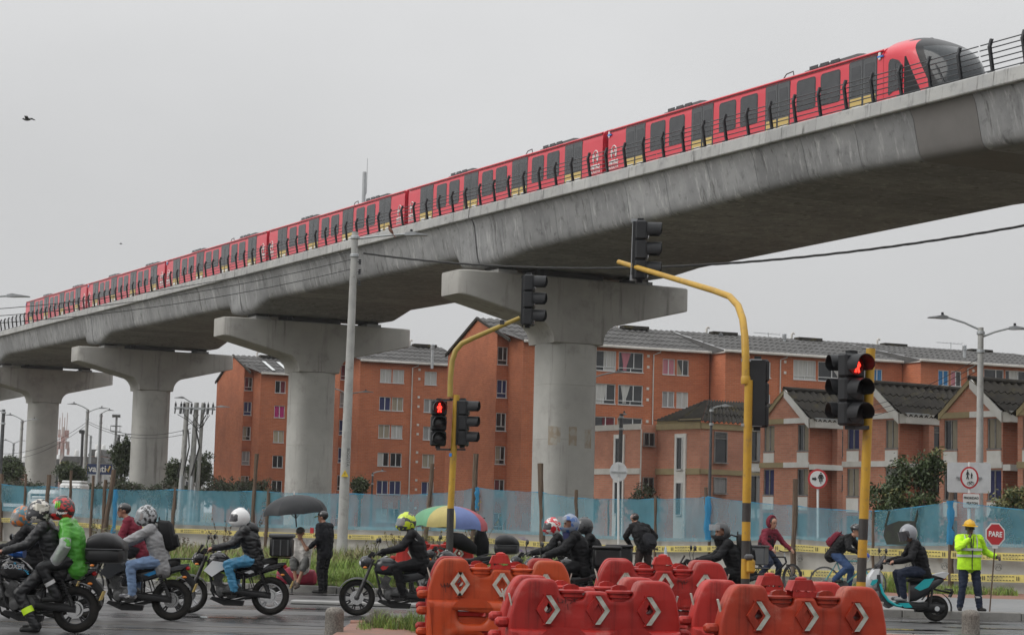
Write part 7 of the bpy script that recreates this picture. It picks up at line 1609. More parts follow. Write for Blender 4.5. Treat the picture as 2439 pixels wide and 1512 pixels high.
def person(loc, rz, lab, J, top, bottom, shoe=None, skin=None, glove=None, bulk=1.0, hem=.1, vox=.0125, face=True, headrot=(0, 0), hair=None, cut=None, sleeves=True, shorts=False, beard=False, lean=0, fold=1.0):
    """J: joints in metres, facing +x.  returns root and a head matrix for hats"""
    root = empty('person', loc, rz, label=lab, cat='person'); J = {k: Vector(v) for k, v in J.items()}
    mats = [skin or m_skin1, top, bottom, shoe or m_shoe, glove or skin or m_skin1, m_hair]; caps = []
    def c(a, b, ra, rb, mi): caps.append((Vector(a), Vector(b), ra, rb, mi))
    pe, ch, ne, hd = J['pelvis'], J['chest'], J['neck'], J['head']
    fwd = Vector((1, 0, 0)); side = (J['shL'] - J['shR']).normalized()
    for s_ in (-1, 1):
        c(pe + side * s_ * .07, ch + side * s_ * .09, .118 * bulk, .138 * bulk, 1); c(ch + side * s_ * .09, ch.lerp(ne, .75) + side * s_ * .09, .135 * bulk, .085 * bulk, 1)
    up_ = (ch - pe).normalized()
    for s_ in (-1, 1): c(pe + side * s_ * .06 + up_ * .02, pe + side * s_ * .06 - up_ * hem, .118 * bulk, .12 * bulk, 1)
    c(J['hipL'], J['hipR'], .1, .1, 2); c(J['shL'], J['shR'], .08 * bulk, .08 * bulk, 1); c(ch.lerp(ne, .6), ne, .09 * bulk, .066, 1); c(ne - (hd - ne) * .1, hd - Vector((0, 0, .05)), .054, .05, 0)
    Hm = Matrix.Rotation(headrot[0], 3, 'Z') @ Matrix.Rotation(headrot[1], 3, 'Y'); h_ = lambda x, y, z: hd + Hm @ Vector((x, y, z))
    c(h_(-.025, 0, .035), h_(.02, 0, .045), .088, .082, 0); c(h_(.02, 0, .02), h_(.045, 0, -.075), .072, .042, 0); c(h_(.085, 0, .0), h_(.105, 0, -.022), .012, .016, 0); c(h_(.055, 0, -.095), h_(.07, 0, -.095), .026, .022, 0); c(h_(.082, 0, -.055), h_(.088, 0, -.055), .018, .016, 0)
    for s_ in (-1, 1): c(h_(-.005, s_ * .078, .012), h_(-.01, s_ * .082, -.02), .018, .012, 0)
    for L, s_ in (('L', 1), ('R', -1)):
        sh, el, wr, hp, kn, an, to = (J[k + L] for k in ('sh', 'el', 'wr', 'hip', 'kn', 'an', 'to'))
        am = 1 if sleeves else 0
        c(sh, el, .072 * bulk, .06 * bulk, 1); c(el, wr, (.058 * bulk if sleeves else .045), (.045 * bulk if sleeves else .03), am)
        if not sleeves: caps[-2] = (sh, sh.lerp(el, .6), .064, .06, 1); c(sh.lerp(el, .5), el, .045, .04, 0)
        hdv = J.get('hand' + L); hdv = hdv if hdv is not None else (wr - el).normalized() * .1
        kn_ = wr + hdv; c(wr, wr + hdv * .75, .03, .034, 4); ax = hdv.normalized(); lat = Vector((0, 0, 1)).cross(ax); lat = lat.normalized() if lat.length > .1 else Vector((0, 1, 0)); dn = J.get('curl' + L); dn = dn if dn is not None else Vector((0, 0, -1))
        for i, (o_, ln) in enumerate(((-.028, .06), (-.01, .07), (.01, .065), (.028, .05))):
            b0 = wr + hdv * .75 + lat * o_; b1 = b0 + ax * ln * .45 + dn * .012; b2 = b1 + (dn * .8 + ax * .1).normalized() * ln * .5; c(b0, b1, .0115, .011, 4); c(b1, b2, .011, .0095, 4)
        tb = wr + hdv * .35 - lat * .03 * s_ * -1; c(tb, tb + ax * .035 + lat * s_ * .02, .013, .012, 4); c(tb + ax * .035 + lat * s_ * .02, tb + ax * .06 + dn * .02 + lat * s_ * .012, .012, .010, 4)
        c(hp, kn, .105, .078, 2)
        if shorts: c(kn, kn.lerp(an, .35), .075, .08, 2); c(kn, an, .05, .036, 0)
        else: c(kn, an, .077, .06, 2)
        c(an, an - Vector((0, 0, .04)), .044, .044, 3 if not shorts else 3); ft = to - an; c(an + Vector((-.03, 0, -.05)) if abs(ft.z) < .12 else an, to, .042, .036, 3)
    if cut: 
        for q in cut: c(*q)
    mb = MB()
    for a, b, ra, rb, mi in caps:
        mb.ell(a, (ra, ra, ra), 10, 7); mb.ell(b, (rb, rb, rb), 10, 7)
        if (b - a).length > 1e-3: mb.tube([a, b], [ra, rb], 10)
    me = bpy.data.meshes.new('t'); me.from_pydata(mb.v, [], mb.f); ob = bpy.data.objects.new('t', me); COL.objects.link(ob)
    md = ob.modifiers.new('r', 'REMESH'); md.mode = 'VOXEL'; md.voxel_size = vox; sm = ob.modifiers.new('s', 'SMOOTH'); sm.factor = .5; sm.iterations = 4
    dg = bpy.context.evaluated_depsgraph_get(); bm_ = bpy.data.meshes.new_from_object(ob.evaluated_get(dg)); bpy.data.objects.remove(ob)
    n = len(bm_.vertices); co = np.empty(n * 3); bm_.vertices.foreach_get('co', co); co = co.reshape(-1, 3)
    best = np.full(n, 9.); bi = np.zeros(n, int)
    for a, b, ra, rb, mi in caps:
        av, ab = np.array(a), np.array(b - a); L2 = max(1e-9, ab @ ab); t = np.clip(((co - av) @ ab) / L2, 0, 1); dd = np.linalg.norm(co - av - t[:, None] * ab, axis=1) - (ra + (rb - ra) * t); k = dd < best; best[k] = dd[k]; bi[k] = mi
    # cloth folds
    nr = np.empty(n * 3); bm_.vertices.foreach_get('normal', nr); nr = nr.reshape(-1, 3); clothv = (bi == 1) | (bi == 2)
    dsp = np.zeros(n)
    for i in np.nonzero(clothv)[0]:
        p = co[i]; v = Vector((p[0] * 7 + p[2] * 9, p[1] * 6, p[2] * 17 - p[0] * 6)); dsp[i] = .0085 * (1 - abs(noise.noise(v)) * 2.6) + .005 * noise.noise(Vector(p) * 9)
    co = co + nr * (dsp * fold)[:, None]; bm_.vertices.foreach_set('co', co.ravel())
    for m in mats: bm_.materials.append(m)
    nf = len(bm_.polygons); lt = np.empty(nf, int); bm_.polygons.foreach_get('loop_start', lt); lv_ = np.empty(len(bm_.loops), int); bm_.loops.foreach_get('vertex_index', lv_)
    bm_.polygons.foreach_set('material_index', bi[lv_[lt]].astype(np.int32)); bm_.shade_smooth(); bm_.update()
    bo = bpy.data.objects.new('body', bm_); link(bo, root)
    if face:
        for s_ in (-1, 1): q = MB(); q.ell(h_(.088, s_ * .03, .012), (.008, .014, .007), 8, 6); q.build('eye', m_eye, root); q = MB(); q.tube([h_(.094, s_ * .014, .032), h_(.085, s_ * .05, .03)], .006, 5); q.build('eyebrow', m_hair, root)
        q = MB(); q.tube([h_(.096, -.022, -.055), h_(.103, 0, -.057), h_(.096, .022, -.055)], .006, 5); q.build('mouth', mat('lip', (.2, .07, .06), .5) if 'lip' not in MATS else MATS['lip'], root)
    if beard:
        q = MB(); q.ell(h_(.05, 0, -.085), (.055, .06, .045), 12, 8); q.build('beard', m_hair, root)
    if hair:
        q = MB(); q.ell(h_(-.025, 0, .045), (.105, .094, .1), 14, 10, rot=Hm, fn=lambda v: v if v.z > -.35 - .6 * max(0, -v.x) * 1.2 or v.x < .1 else v * .82); q.build('hair', m_hair, root)
    return root, hd, Hm
def place(o, hd, Hm):
    o.matrix_local = Matrix.Translation(hd) @ Hm.to_4x4(); return o
def helmet(root, hd, Hm, shell, trim, visor, lab=None, chin=True, sc_=1.1, peak=False, marks=None, vis_up=False, r=(.150, .128, .148)):
    mb = MB(); nu, nv = 52, 34; rg = []; pts = []
    for j in range(nv + 1):
        ph = math.pi * (.0 + .80 * j / nv); row = []
        for i in range(nu):
            th = 2 * math.pi * i / nu; v = Vector((math.sin(ph) * math.cos(th), math.sin(ph) * math.sin(th), math.cos(ph))); k = 1.0
            f = max(0, v.x)
            if chin and v.z < 0: k += .27 * f ** 2 * min(1, -v.z * 2.2)
            if v.z < -.3: k += .10 * (-v.z - .3)
            row.append(Vector((v.x * r[0] * k, v.y * r[1] * k, v.z * r[2] * (1.0 if v.z > 0 else 1.12))) * sc_)
        rg.append(row)
    bs = [mb._a(row) for row in rg]
    for j in range(nv):
        for i in range(nu):
            cpt = (rg[j][i] + rg[j + 1][(i + 1) % nu]) / 2 / sc_; an = abs(math.degrees(math.atan2(cpt.y, cpt.x))); zz = cpt.z
            mb.mi = 0
            if an < 84 - max(0, zz) * 120 - max(0, -zz - .02) * 260 and -.062 < zz < .058: mb.mi = 2
            elif zz < -.075 and an < 100: mb.mi = 1 if chin else 9
            elif zz < -.105: mb.mi = 1
            elif not chin and an < 72 and zz <= -.058: mb.mi = 9
            elif trim is not None and noise.noise(cpt * 16 + Vector((len(root.name), sc_ * 7, r[0] * 90))) > .12 and zz > -.06: mb.mi = 1
            if mb.mi == 9: continue
            if vis_up and mb.mi == 2: continue
            mb.face((bs[j] + i, bs[j] + (i + 1) % nu, bs[j + 1] + (i + 1) % nu, bs[j + 1] + i))
    h = mb.build('helmet', [shell, trim or shell, visor], root, smooth=50); place(h, hd + Hm @ Vector((0, 0, .02)), Hm)
    if lab: h['label'] = lab
    if vis_up or not chin:
        q = MB(); rr = []
        for i in range(13):
            a = R(-68 + 136 * i / 12); z0, z1, z2 = (.02, .07, .11) if vis_up else (-.10, -.02, .05); rr.append([Vector((math.cos(a) * (r[0] * 1.1) + (.03 if vis_up else .01), math.sin(a) * r[1] * 1.06, z)) * sc_ for z in (z0, z1, z2)])
        q.rings(rr, closed=False, caps=False); q.build('visor', visor, h)
    if peak: q = MB(); q.prism([(.06, .085), (.2, .07), (.21, .06), (.08, .07)], -.075, .075); q.build('peak', trim or shell, h)
    q = MB(); q.ell((-.01, 0, .145 * sc_), (.06, .03, .012), 10, 6); q.build('vent', trim or shell, h)
    return h
def capmesh(root, hd, Hm, m, back=False, name='cap'):
    mb = MB(); sg = -1 if back else 1
    mb.ell((-.015, 0, .055), (.115, .097, .09), 18, 12, fn=lambda v: Vector((v.x, v.y, max(v.z, -.15)))); mb.rings([[(sg * x, y * (1 - .3 * k), .052 - .02 * k - .012 * abs(y) * 8 * .1 - z) for y in (-.075, -.04, 0, .04, .075)] for k, x, z in ((0, .07, 0), (.5, .15, .0), (1, .185, .008))], closed=False, caps=False)
    return place(mb.build(name, m, root, smooth=50), hd, Hm)
def backpack(loc, rz, lab, m, sz=(.16, .3, .44), tilt=0.0):
    root = empty('backpack', loc, rz, label=lab, cat='backpack'); root.rotation_euler = (0, tilt, rz); mb = MB(); loft_x(mb, [(-sz[0], sz[1] * .32, -sz[2] * .4, sz[2] * .3), (-sz[0] * .8, sz[1] * .46, -sz[2] * .5, sz[2] * .42), (-.03, sz[1] * .5, -sz[2] * .5, sz[2] * .5), (.0, sz[1] * .46, -sz[2] * .48, sz[2] * .46)], 14, 3.2); mb.build('bag', m, root)
    mb = MB(); loft_x(mb, [(-sz[0] * 1.2, sz[1] * .3, -sz[2] * .42, -.02), (-sz[0] * .85, sz[1] * .38, -sz[2] * .45, .0)], 12, 3.5); mb.build('pocket', m, root)
    for s_ in (-1, 1): mb = MB(); mb.tube([(.0, s_ * .09, sz[2] * .42), (.10, s_ * .11, sz[2] * .5), (.235, s_ * .125, sz[2] * .3), (.22, s_ * .15, -.06), (.04, s_ * .16, -sz[2] * .4)], .02, 6, flat=(1, .5)); mb.build('strap', m, root)
    mb = MB(); mb.tube([(-.02, -.03, sz[2] * .48), (-.03, 0, sz[2] * .57), (-.02, .03, sz[2] * .48)], .01, 5); mb.build('handle', m, root); return root
def ring_band(root, a, b, k0, k1, r, m, name='reflective_band'):
    a, b = Vector(a), Vector(b); mb = MB(); mb.tube([a.lerp(b, k0), a.lerp(b, k1)], r, 14, caps=False); mb.build(name, m, root)
def VJ(**k): return {a: Vector(b) for a, b in k.items()}
GR = lambda s_: Vector((.325, s_ * .325, 1.035))
def ride(lean=.07, hx=-.38, feet='peg', hz=.90, tw=0.0, headx=.0, sh=.185, hands=None, knee=1.0):
    J = dict(pelvis=(hx, 0, hz), chest=(hx + .07 + lean * .55, 0, hz + .31), neck=(hx + .13 + lean, 0, hz + .50), head=(hx + .20 + lean * 1.15 + headx, 0, hz + .64))
    n = Vector(J['neck'])
    for L, s_ in (('L', 1), ('R', -1)):
        J['sh' + L] = n + Vector((-.02, s_ * sh, -.045)); J['hip' + L] = Vector((hx + .02, s_ * .1, hz - .01)); w_ = GR(s_) + Vector((-.07, 0, .03)) if hands is None else Vector(hands[L]); J['wr' + L] = w_
        J['el' + L] = ik(J['sh' + L], w_, .31, .29, (-.25, s_ * .55, -.8)); J['hand' + L] = (GR(s_) + Vector((.02, 0, .012)) - w_) if hands is None else None
        if feet == 'peg': an, to = Vector((-.08, s_ * .2, .41)), Vector((.09, s_ * .215, .36))
        elif feet == 'ground': an, to = Vector((-.06, s_ * .3, .1)), Vector((.11, s_ * .33, .045))
        elif feet == 'rear': an, to = Vector((-.42, s_ * .2, .50)), Vector((-.26, s_ * .22, .44))
        elif feet == 'board': an, to = Vector((.02, s_ * .12, .44)), Vector((.17, s_ * .14, .39))
        J['an' + L], J['to' + L] = an, to; J['kn' + L] = ik(J['hip' + L], an, .43, .42, (1, s_ * .35 * knee, .25))
    for k in ('handL', 'handR'):
        if J.get(k) is None: J.pop(k, None)
    return {k: Vector(v) for k, v in J.items()}
V_smoke = mat('visor_smoke', (.05, .05, .055), .1, spec=.7); V_clear = mat('visor_clear', (.35, .36, .37), .08, alpha=.55); H_black = mat('helmet_black', (.018, .018, .02), .25, coat=.5); H_white = mat('helmet_white', (.66, .66, .66), .25, coat=.5); H_red = mat('helmet_red', (.5, .02, .025), .25, coat=.5); H_lime = mat('helmet_lime', (.55, .65, .03), .3, coat=.4); H_orange = mat('helmet_orange', (.55, .16, .03), .3, coat=.4, col2=(.05, .16, .2), nscale=14, nlo=.48, nhi=.52); H_grey = mat('helmet_grey', (.22, .23, .25), .3, coat=.4); H_dark = mat('helmet_darkgrey', (.045, .047, .05), .35); H_bluegrey = mat('helmet_bluegrey', (.2, .24, .32), .3, coat=.4, col2=(.03, .1, .3), nscale=12, nlo=.5, nhi=.55); H_cam = mat('helmet_mottled', (.35, .36, .37), .3, coat=.3, col2=(.02, .02, .02), nscale=16, nlo=.47, nhi=.53)
def hpat(name, a, b, sc_=11): return mat(name, a, .25, coat=.4, col2=b, nscale=sc_, nlo=.485, nhi=.515, ndetail=2, stretch=(1, 1, 1.8))
H_p1 = hpat('helmet_black_cream', (.02, .02, .022), (.55, .52, .46)); H_p2 = hpat('helmet_black_red', (.02, .018, .018), (.45, .02, .02), 9); H_p3 = hpat('helmet_lime_black', (.5, .62, .03), (.05, .05, .05), 8); H_p4 = hpat('helmet_red_white', (.5, .02, .03), (.6, .58, .56), 9)
# ------------------------------------------------------------------ the riders, from the left edge to the right
def at_road(px, d, z=.0): return G(px, d, z)
# 1  near motorcycle with two people (rear wheel at column 178)
q = at_road(75, 27.0); q.x = G(178, 27.0).x - .64
lt_sil = mat('letter_silver', (.45, .46, .48), .35, metal=.5); lt_blu = mat('letter_cyan', (.02, .35, .6), .4)
M1 = motorcycle(q, FL, 'black motorcycle with rounded top box carrying two people at the front corner', m_gloss, None, m_rim, 5, 'round', guard=True, lettering=(('BOXER', .085, lt_sil, .17, .86, 1.0), ('150X', .075, lt_sil, -.42, .745, 1.0)))
mb = MB(); rnd = random.Random(4)
for i in range(22): mb.box((.18 - .013 * i + rnd.uniform(-.03, .03), .163 - .0008 * i, .90 - .008 * i + rnd.uniform(-.025, .02)), (rnd.uniform(.008, .03), .006, rnd.uniform(.006, .016)), Matrix.Rotation(rnd.uniform(-.6, .6), 3, 'Y'))
mb.build('splash_decal', lt_blu, M1, smooth=0)
mb = MB(); loft_x(mb, [(.28, .1, 1.0, 1.1), (.2, .15, .97, 1.13), (.08, .12, .97, 1.1)], 10, 2.4); mb.build('plastic_bag', mat('bag_blue', (.01, .1, .4), .3), None, 'crumpled blue plastic bag on the tank of the two-person motorcycle', 'bag', loc=q, rz=FL)
J = ride(.06, -.36, 'ground', .93); J['knL'] = Vector((.06, .28, .52)); J['knR'] = Vector((.06, -.28, .52)); J['anL'].x -= .12; J['toL'].x -= .12
p, hd, Hm = person(q, FL, 'rider in black rain suit and white-winged helmet with lime calf band', J, C_rain, C_rain, skin=m_skin1, bulk=1.12, hem=.16, face=False, headrot=(R(20), 0)); helmet(p, hd, Hm, H_p1, None, V_smoke); mat('helmet_cream', (.6, .57, .5), .35)
mb = MB(); rnd = random.Random(6)
for i in range(7): mb.tube([(-.03 - i * .006, .128, .03 + i * .010), (.05, .136 - i * .003, .02 + i * .014), (.10 - i * .006, .112 - i * .006, .04 + i * .013)], [.003, .012, .003], 5)
place(mb.build('wing_graphic', MATS['helmet_cream'], p), hd + Hm @ Vector((0, 0, .02)), Hm)
ring_band(p, J['knL'], J['anL'], .45, .62, .078, m_limeband); ring_band(p, J['knR'], J['anR'], .45, .62, .078, m_limeband)
J = ride(.02, -.62, 'rear', .98, hands={'L': (-.38, .2, .93), 'R': (-.38, -.2, .93)})
p, hd, Hm = person(q, FL, 'passenger in green rain poncho with clear sleeves and black-red helmet', J, C_green, C_rain, skin=m_skin1, bulk=1.14, hem=.14, face=False, headrot=(R(-6), 0), fold=1.0)
for L in 'LR': mb = MB(); a, b = J['el' + L], J['wr' + L]; mb.tube([J['sh' + L].lerp(a, .72), a, a.lerp(b, .6), b + (b - a) * .1], [.078, .082, .082, .088], 14, caps=False); mb.build('clear_sleeve', C_clear, p)
h = helmet(p, hd, Hm, H_p2, None, V_clear, sc_=1.14)
mb = MB()
for i in range(3): mb.tube([(.045 - i * .026, .137, .10), (.04 - i * .026, .146, .06), (.05 - i * .026, .146, .02), (.044 - i * .026, .14, .0)], [.004, .009, .007, .003], 5)
mb.build('claw_mark', mat('claw_green', (.2, .8, .05), .4), h); text_obj('Piquerr', .05, hatch_white, h, (-.04, .15, -.055), (math.pi / 2, 0, math.pi), bold=.001, shear=.2)
mb = MB(); mb.tube([(hd.x - .06, -.02, hd.z - .17), (hd.x - .02, .0, hd.z - .12)], [.13, .1], 12); mb.build('collar', C_clear, p); ring_band(p, J['knL'], J['anL'], .5, .62, .073, m_silverband)
# 2  rider behind at the very edge
q = G(26, 30.5); motorcycle(q, FL, 'motorcycle cut off by the edge behind the two-person one', m_gloss, None, m_rim, 5)
J = ride(); p, hd, Hm = person(q + Vector((0, 0, -.06)), FL, 'rider in black jacket and orange-teal helmet at the picture edge', J, C_black, C_black, glove=m_glove, bulk=1.08, face=False); helmet(p, hd, Hm, H_orange, None, V_clear)
# 3  cyclist in maroon with cap
q = G(276, 35.5); bicycle(q, FL, 'bicycle hidden behind the grey-jacket rider', m_dkgrey)
J = ride(.10, -.28, 'peg', .98, hands={'L': (.26, .30, 1.02), 'R': (.26, -.30, 1.02)}); p, hd, Hm = person(q + Vector((.1, 0, 0)), FL, 'man in maroon jacket and black cap riding behind the grey rucksack', J, C_maroon, C_char, bulk=1.05, hair=True, headrot=(R(10), 0)); capmesh(p, hd, Hm, H_black)
# 4  grey jacket, jeans, backpack
q = G(407, 30.6); q.x -= .64
M2 = motorcycle(q, FL, 'dark grey motorcycle with blue streak and slim tail ridden in jeans', m_dgrey, m_bluep, m_rim, 5, tailm=m_dgrey, seat_up=.04)
J = ride(.05, -.46); p, hd, Hm = person(q, FL, 'rider in grey jacket, blue jeans and white trainers', J, C_greyj, C_jean, shoe=m_shoew, glove=m_glove, bulk=1.1, hem=.14, face=False); helmet(p, hd, Hm, H_cam, None, V_clear)
backpack(q + Vector((.44, 0, 1.26)), FL, 'black rucksack on the back of the grey jacket', C_black, tilt=R(14), sz=(.2, .32, .5))
# 5  white helmet, blue rain trousers
q = G(642, 33.0); q.x -= .64
M3 = motorcycle(q, FL, 'black and white motorcycle with square rear box and silver wheels', m_gloss, m_whitep, m_rims, 5, 'square', screen=True, seat_up=.04, tank_lift=.02)
J = ride(); p, hd, Hm = person(q, FL, 'rider in white helmet, black hooded jacket and shiny blue trousers', J, C_rain, C_rainblue, skin=m_skin1, bulk=1.12, hem=.1, face=False, fold=1.4); helmet(p, hd, Hm, H_white, None, V_smoke)
mb = MB(); n = J['neck']; mb.ell(n + Vector((-.13, 0, -.0)), (.12, .13, .085), 14, 9, rot=Matrix.Rotation(R(-35), 3, 'Y')); mb.build('hood', C_rain, p)
# 6  seated man and standing man at the kerb
q = G(714, 43.1, .13); mb = MB(); loft_x(mb, [(-.42, .12, .05, .28), (-.38, .19, .02, .36), (-.1, .23, .0, .40), (.2, .22, .0, .37), (.38, .19, .02, .34), (.43, .1, .06, .24)], 16, 2.8); cs_ = mb.build('suitcase', mat('luggage_red', (.34, .02, .05), .55, col2=(.24, .015, .04), nscale=5, bump=.6, bscale=9), label='red cloth bundle used as a seat by the man under the umbrella', cat='bundle', loc=q + Vector((-.08, .05, 0)))
J = VJ(pelvis=(.0, 0, .45), chest=(.05, 0, .76), neck=(.09, 0, .95), head=(.13, 0, 1.10), shL=(.07, .185, .90), shR=(.07, -.185, .90), hipL=(.02, .1, .44), hipR=(.02, -.1, .44), knL=(.40, .17, .56), knR=(.40, -.1, .55), anL=(.44, .03, .06), anR=(.40, -.02, .10), toL=(.60, .0, -.02), toR=(.56, -.06, .02), wrL=(.24, .04, .98), wrR=(.34, -.12, .60))
J['elL'] = ik(J['shL'], J['wrL'], .29, .26, (.2, .6, -.8)); J['elR'] = ik(J['shR'], J['wrR'], .29, .27, (-.4, -.5, -.5)); J['handL'] = Vector((.02, -.03, .07)); J['curlL'] = Vector((0, -.7, .3))
p, hd, Hm = person(q + Vector((0, -.1, .0)), R(-92), 'man in white shirt and grey shorts seated under the black umbrella', J, C_white, C_shorts, shoe=mat('shoe_brown', (.07, .05, .04), .7), skin=m_skin2, sleeves=False, shorts=True, bulk=1.2, headrot=(0, R(4))); capmesh(p, hd, Hm, mat('cap_dark', (.05, .045, .04), .8))
q = G(770, 42.4); J = VJ(pelvis=(0, 0, .93), chest=(.02, 0, 1.24), neck=(.03, 0, 1.44), head=(.08, 0, 1.585), shL=(.02, .195, 1.39), shR=(.02, -.195, 1.39), hipL=(0, .1, .92), hipR=(0, -.1, .92), knL=(.03, .11, .5), knR=(.05, -.1, .5), anL=(-.02, .11, .1), anR=(.04, -.1, .1), toL=(.16, .13, .04), toR=(.2, -.12, .04), wrL=(.22, .2, .98), wrR=(.26, -.16, 1.0))
J['elL'] = ik(J['shL'], J['wrL'], .29, .27, (-.8, .4, -.2)); J['elR'] = ik(J['shR'], J['wrR'], .29, .27, (-.8, -.4, -.2))
p, hd, Hm = person(q, R(152), 'man in black jacket and cap standing at the kerb beside the umbrella', J, C_char, C_black, bulk=1.12, hem=.1, hair=True, headrot=(R(10), R(8))); capmesh(p, hd, Hm, H_black)
mb = MB(); mb.box((0, 0, 0), (.012, .09, .12)); mb.build('red_card', m_signred, None, 'small red card held beside the standing man', 'card', loc=P(743, 1263, 42.3), rz=R(60))
# 7  green and yellow helmet
q = G(849, 33.5); q.x += .68
motorcycle(q, FL, 'black motorcycle with red tank mark in front of the orange barrier', m_dgrey, None, m_rim, 8, screen=False, seat_up=.06); mb = MB(); mb.prism([(.30, .80), (.26, .84), (.2, .82), (.16, .84), (.2, .78), (.26, .76)], .158, .164); o = mb.build('red_mark', m_redp, [o_ for o_ in COL.objects if o_.name.startswith('motorcycle')][-1])
J = ride(); p, hd, Hm = person(q, FL, 'rider in black jacket and yellow-green helmet beside the striped parasol', J, C_black, C_black, glove=m_glove, bulk=1.08, face=False); helmet(p, hd, Hm, H_p3, None, V_clear)
mb = MB(); mb.tube([J['shL'] + Vector((-.06, .045, -.06)), J['shL'] + Vector((-.12, .02, -.12))], .016, 6, flat=(1, .4)); mb.build('reflective_dash', m_silverband, p)
# 8  vendor's things under the parasol: parked motorcycle, hanging bags
q = G(1045, 41.5); motorcycle(q + Vector((.35, 0, 0)), FL, 'parked black motorcycle mostly hidden behind the orange barrier', m_gloss, None, m_rim, 5, 'round')
mb = MB(); loft_x(mb, [(-.3, .08, -.05, .1), (-.2, .14, -.18, .16), (.0, .16, -.24, .14), (.2, .12, -.3, .0), (.32, .05, -.32, -.12)], 12, 2.3); mb.build('black_bag', C_black, label='black bag slung under the striped parasol', cat='bag', loc=P(1102, 1285, 44.5), rz=R(15))
mb = MB(); loft_x(mb, [(-.17, .05, -.3, .1), (-.08, .1, -.4, .32), (.04, .11, -.4, .3), (.16, .05, -.34, -.02)], 12, 2.2); mb.tube([(-.05, 0, .3), (0, 0, .48), (.06, 0, .5)], .015, 5); mb.build('hanging_backpack', C_char, label='dark backpack hanging on the post right of the parasol', cat='backpack', loc=P(1148, 1285, 46), rz=R(-10))
# 9  pair of riders behind the barriers
q = G(1298, 37.0); motorcycle(q, FL, 'dark motorcycle of the red-helmet rider behind the barriers', m_gloss, None, m_rim, 5)
J = ride(); p, hd, Hm = person(q + Vector((0, 0, -.02)), FL, 'rider in black jacket and red-white helmet behind the orange barrier', J, C_black, C_black, glove=m_glove, bulk=1.05, face=False); helmet(p, hd, Hm, H_p4, None, V_smoke)
q = G(1337, 33.8); motorcycle(q, FL, 'dark motorcycle with delivery box behind the middle barriers', m_gloss, None, m_rim, 5, 'delivery')
J = ride(.02, -.33, 'peg', .94); p, hd, Hm = person(q, FL, 'bulky rider in black jacket and blue-grey helmet with raised visor', J, C_black, C_black, glove=m_glove, skin=m_skin1, bulk=1.22, face=True, headrot=(R(14), 0)); helmet(p, hd, Hm, H_bluegrey, None, V_clear, vis_up=True)
mb = MB(); mb.tube([hd + Vector((.0, 0, -.2)), hd + Vector((.05, 0, -.09))], [.11, .085], 12); mb.build('neck_warmer', mat('neck_navy', (.012, .014, .07), .8), p)
q = G(1374, 36.4); motorcycle(q, FL, 'dark motorcycle with large delivery box hidden behind the bulky rider', m_gloss, None, m_rim, 5, 'delivery')
J = ride(); p, hd, Hm = person(q, FL, 'rider in black with plain black helmet hidden behind the bulky rider', J, C_black, C_black, glove=m_glove, bulk=1.05, face=False); helmet(p, hd, Hm, H_black, None, V_smoke)
# 10  person bending over a bicycle, seen from behind
q = G(1530, 47, .12); bicycle(q + Vector((-.02, .1, 0)), R(165), 'bicycle with green grips held by the bending person', m_plast, fat=True, lean=R(6))
J = VJ(pelvis=(0, 0, .98), chest=(.12, .02, 1.30), neck=(.24, .03, 1.50), head=(.36, .05, 1.60), shL=(.2, .21, 1.44), shR=(.2, -.19, 1.42), hipL=(0, .1, .91), hipR=(0, -.1, .91), knL=(.06, .14, .5), knR=(.06, -.14, .5), anL=(0, .16, .1), anR=(0, -.16, .1), toL=(.16, .2, .04), toR=(.16, -.2, .04), wrL=(.34, .16, 1.0), wrR=(.14, -.24, .98)); J['elL'] = ik(J['shL'], J['wrL'], .29, .27, (0, 1, .1)); J['elR'] = ik(J['shR'], J['wrR'], .3, .28, (-.1, -1, .2))
p, hd, Hm = person(q + Vector((0, -.35, 0)), R(118), 'person in black bending over a bicycle in front of the fence', J, C_black, C_brown, bulk=1.1, hem=.06, face=False, hair=True, headrot=(0, R(25))); mb = MB(); mb.ell((-.01, 0, .05), (.12, .1, .085), 14, 9); place(mb.build('head_scarf', mat('scarf_pattern', (.45, .36, .34), .8, col2=(.12, .05, .05), nscale=40, nlo=.45, nhi=.55), p), hd, Hm)
backpack(P(1545, 1290, 46.3), R(115), 'dark slack backpack on the bending person', C_char, sz=(.14, .3, .4), tilt=R(35))
# 11  black helmet with backpack beside the yellow pole
q = G(1697, 34.2); motorcycle(q, FL, 'black motorcycle behind the red barrier and tall yellow pole', m_gloss, m_plast, m_rim, 5, screen=True)
J = ride(); p, hd, Hm = person(q + Vector((.02, 0, -.03)), FL, 'rider in black jacket and dark helmet with clear visor beside the tall yellow pole', J, C_black, C_black, glove=m_glove, bulk=1.15, face=True, headrot=(R(25), 0)); helmet(p, hd, Hm, H_dark, None, V_clear, vis_up=True); mb = MB(); mb.tube([hd + Vector((.0, 0, -.18)), hd + Hm @ Vector((.06, 0, -.08))], [.1, .078], 12); mb.build('face_mask', C_black, p)
backpack(q + Vector((.42, 0, 1.24)), FL, 'large black backpack of the rider beside the yellow pole', C_black, sz=(.22, .36, .52), tilt=R(8))
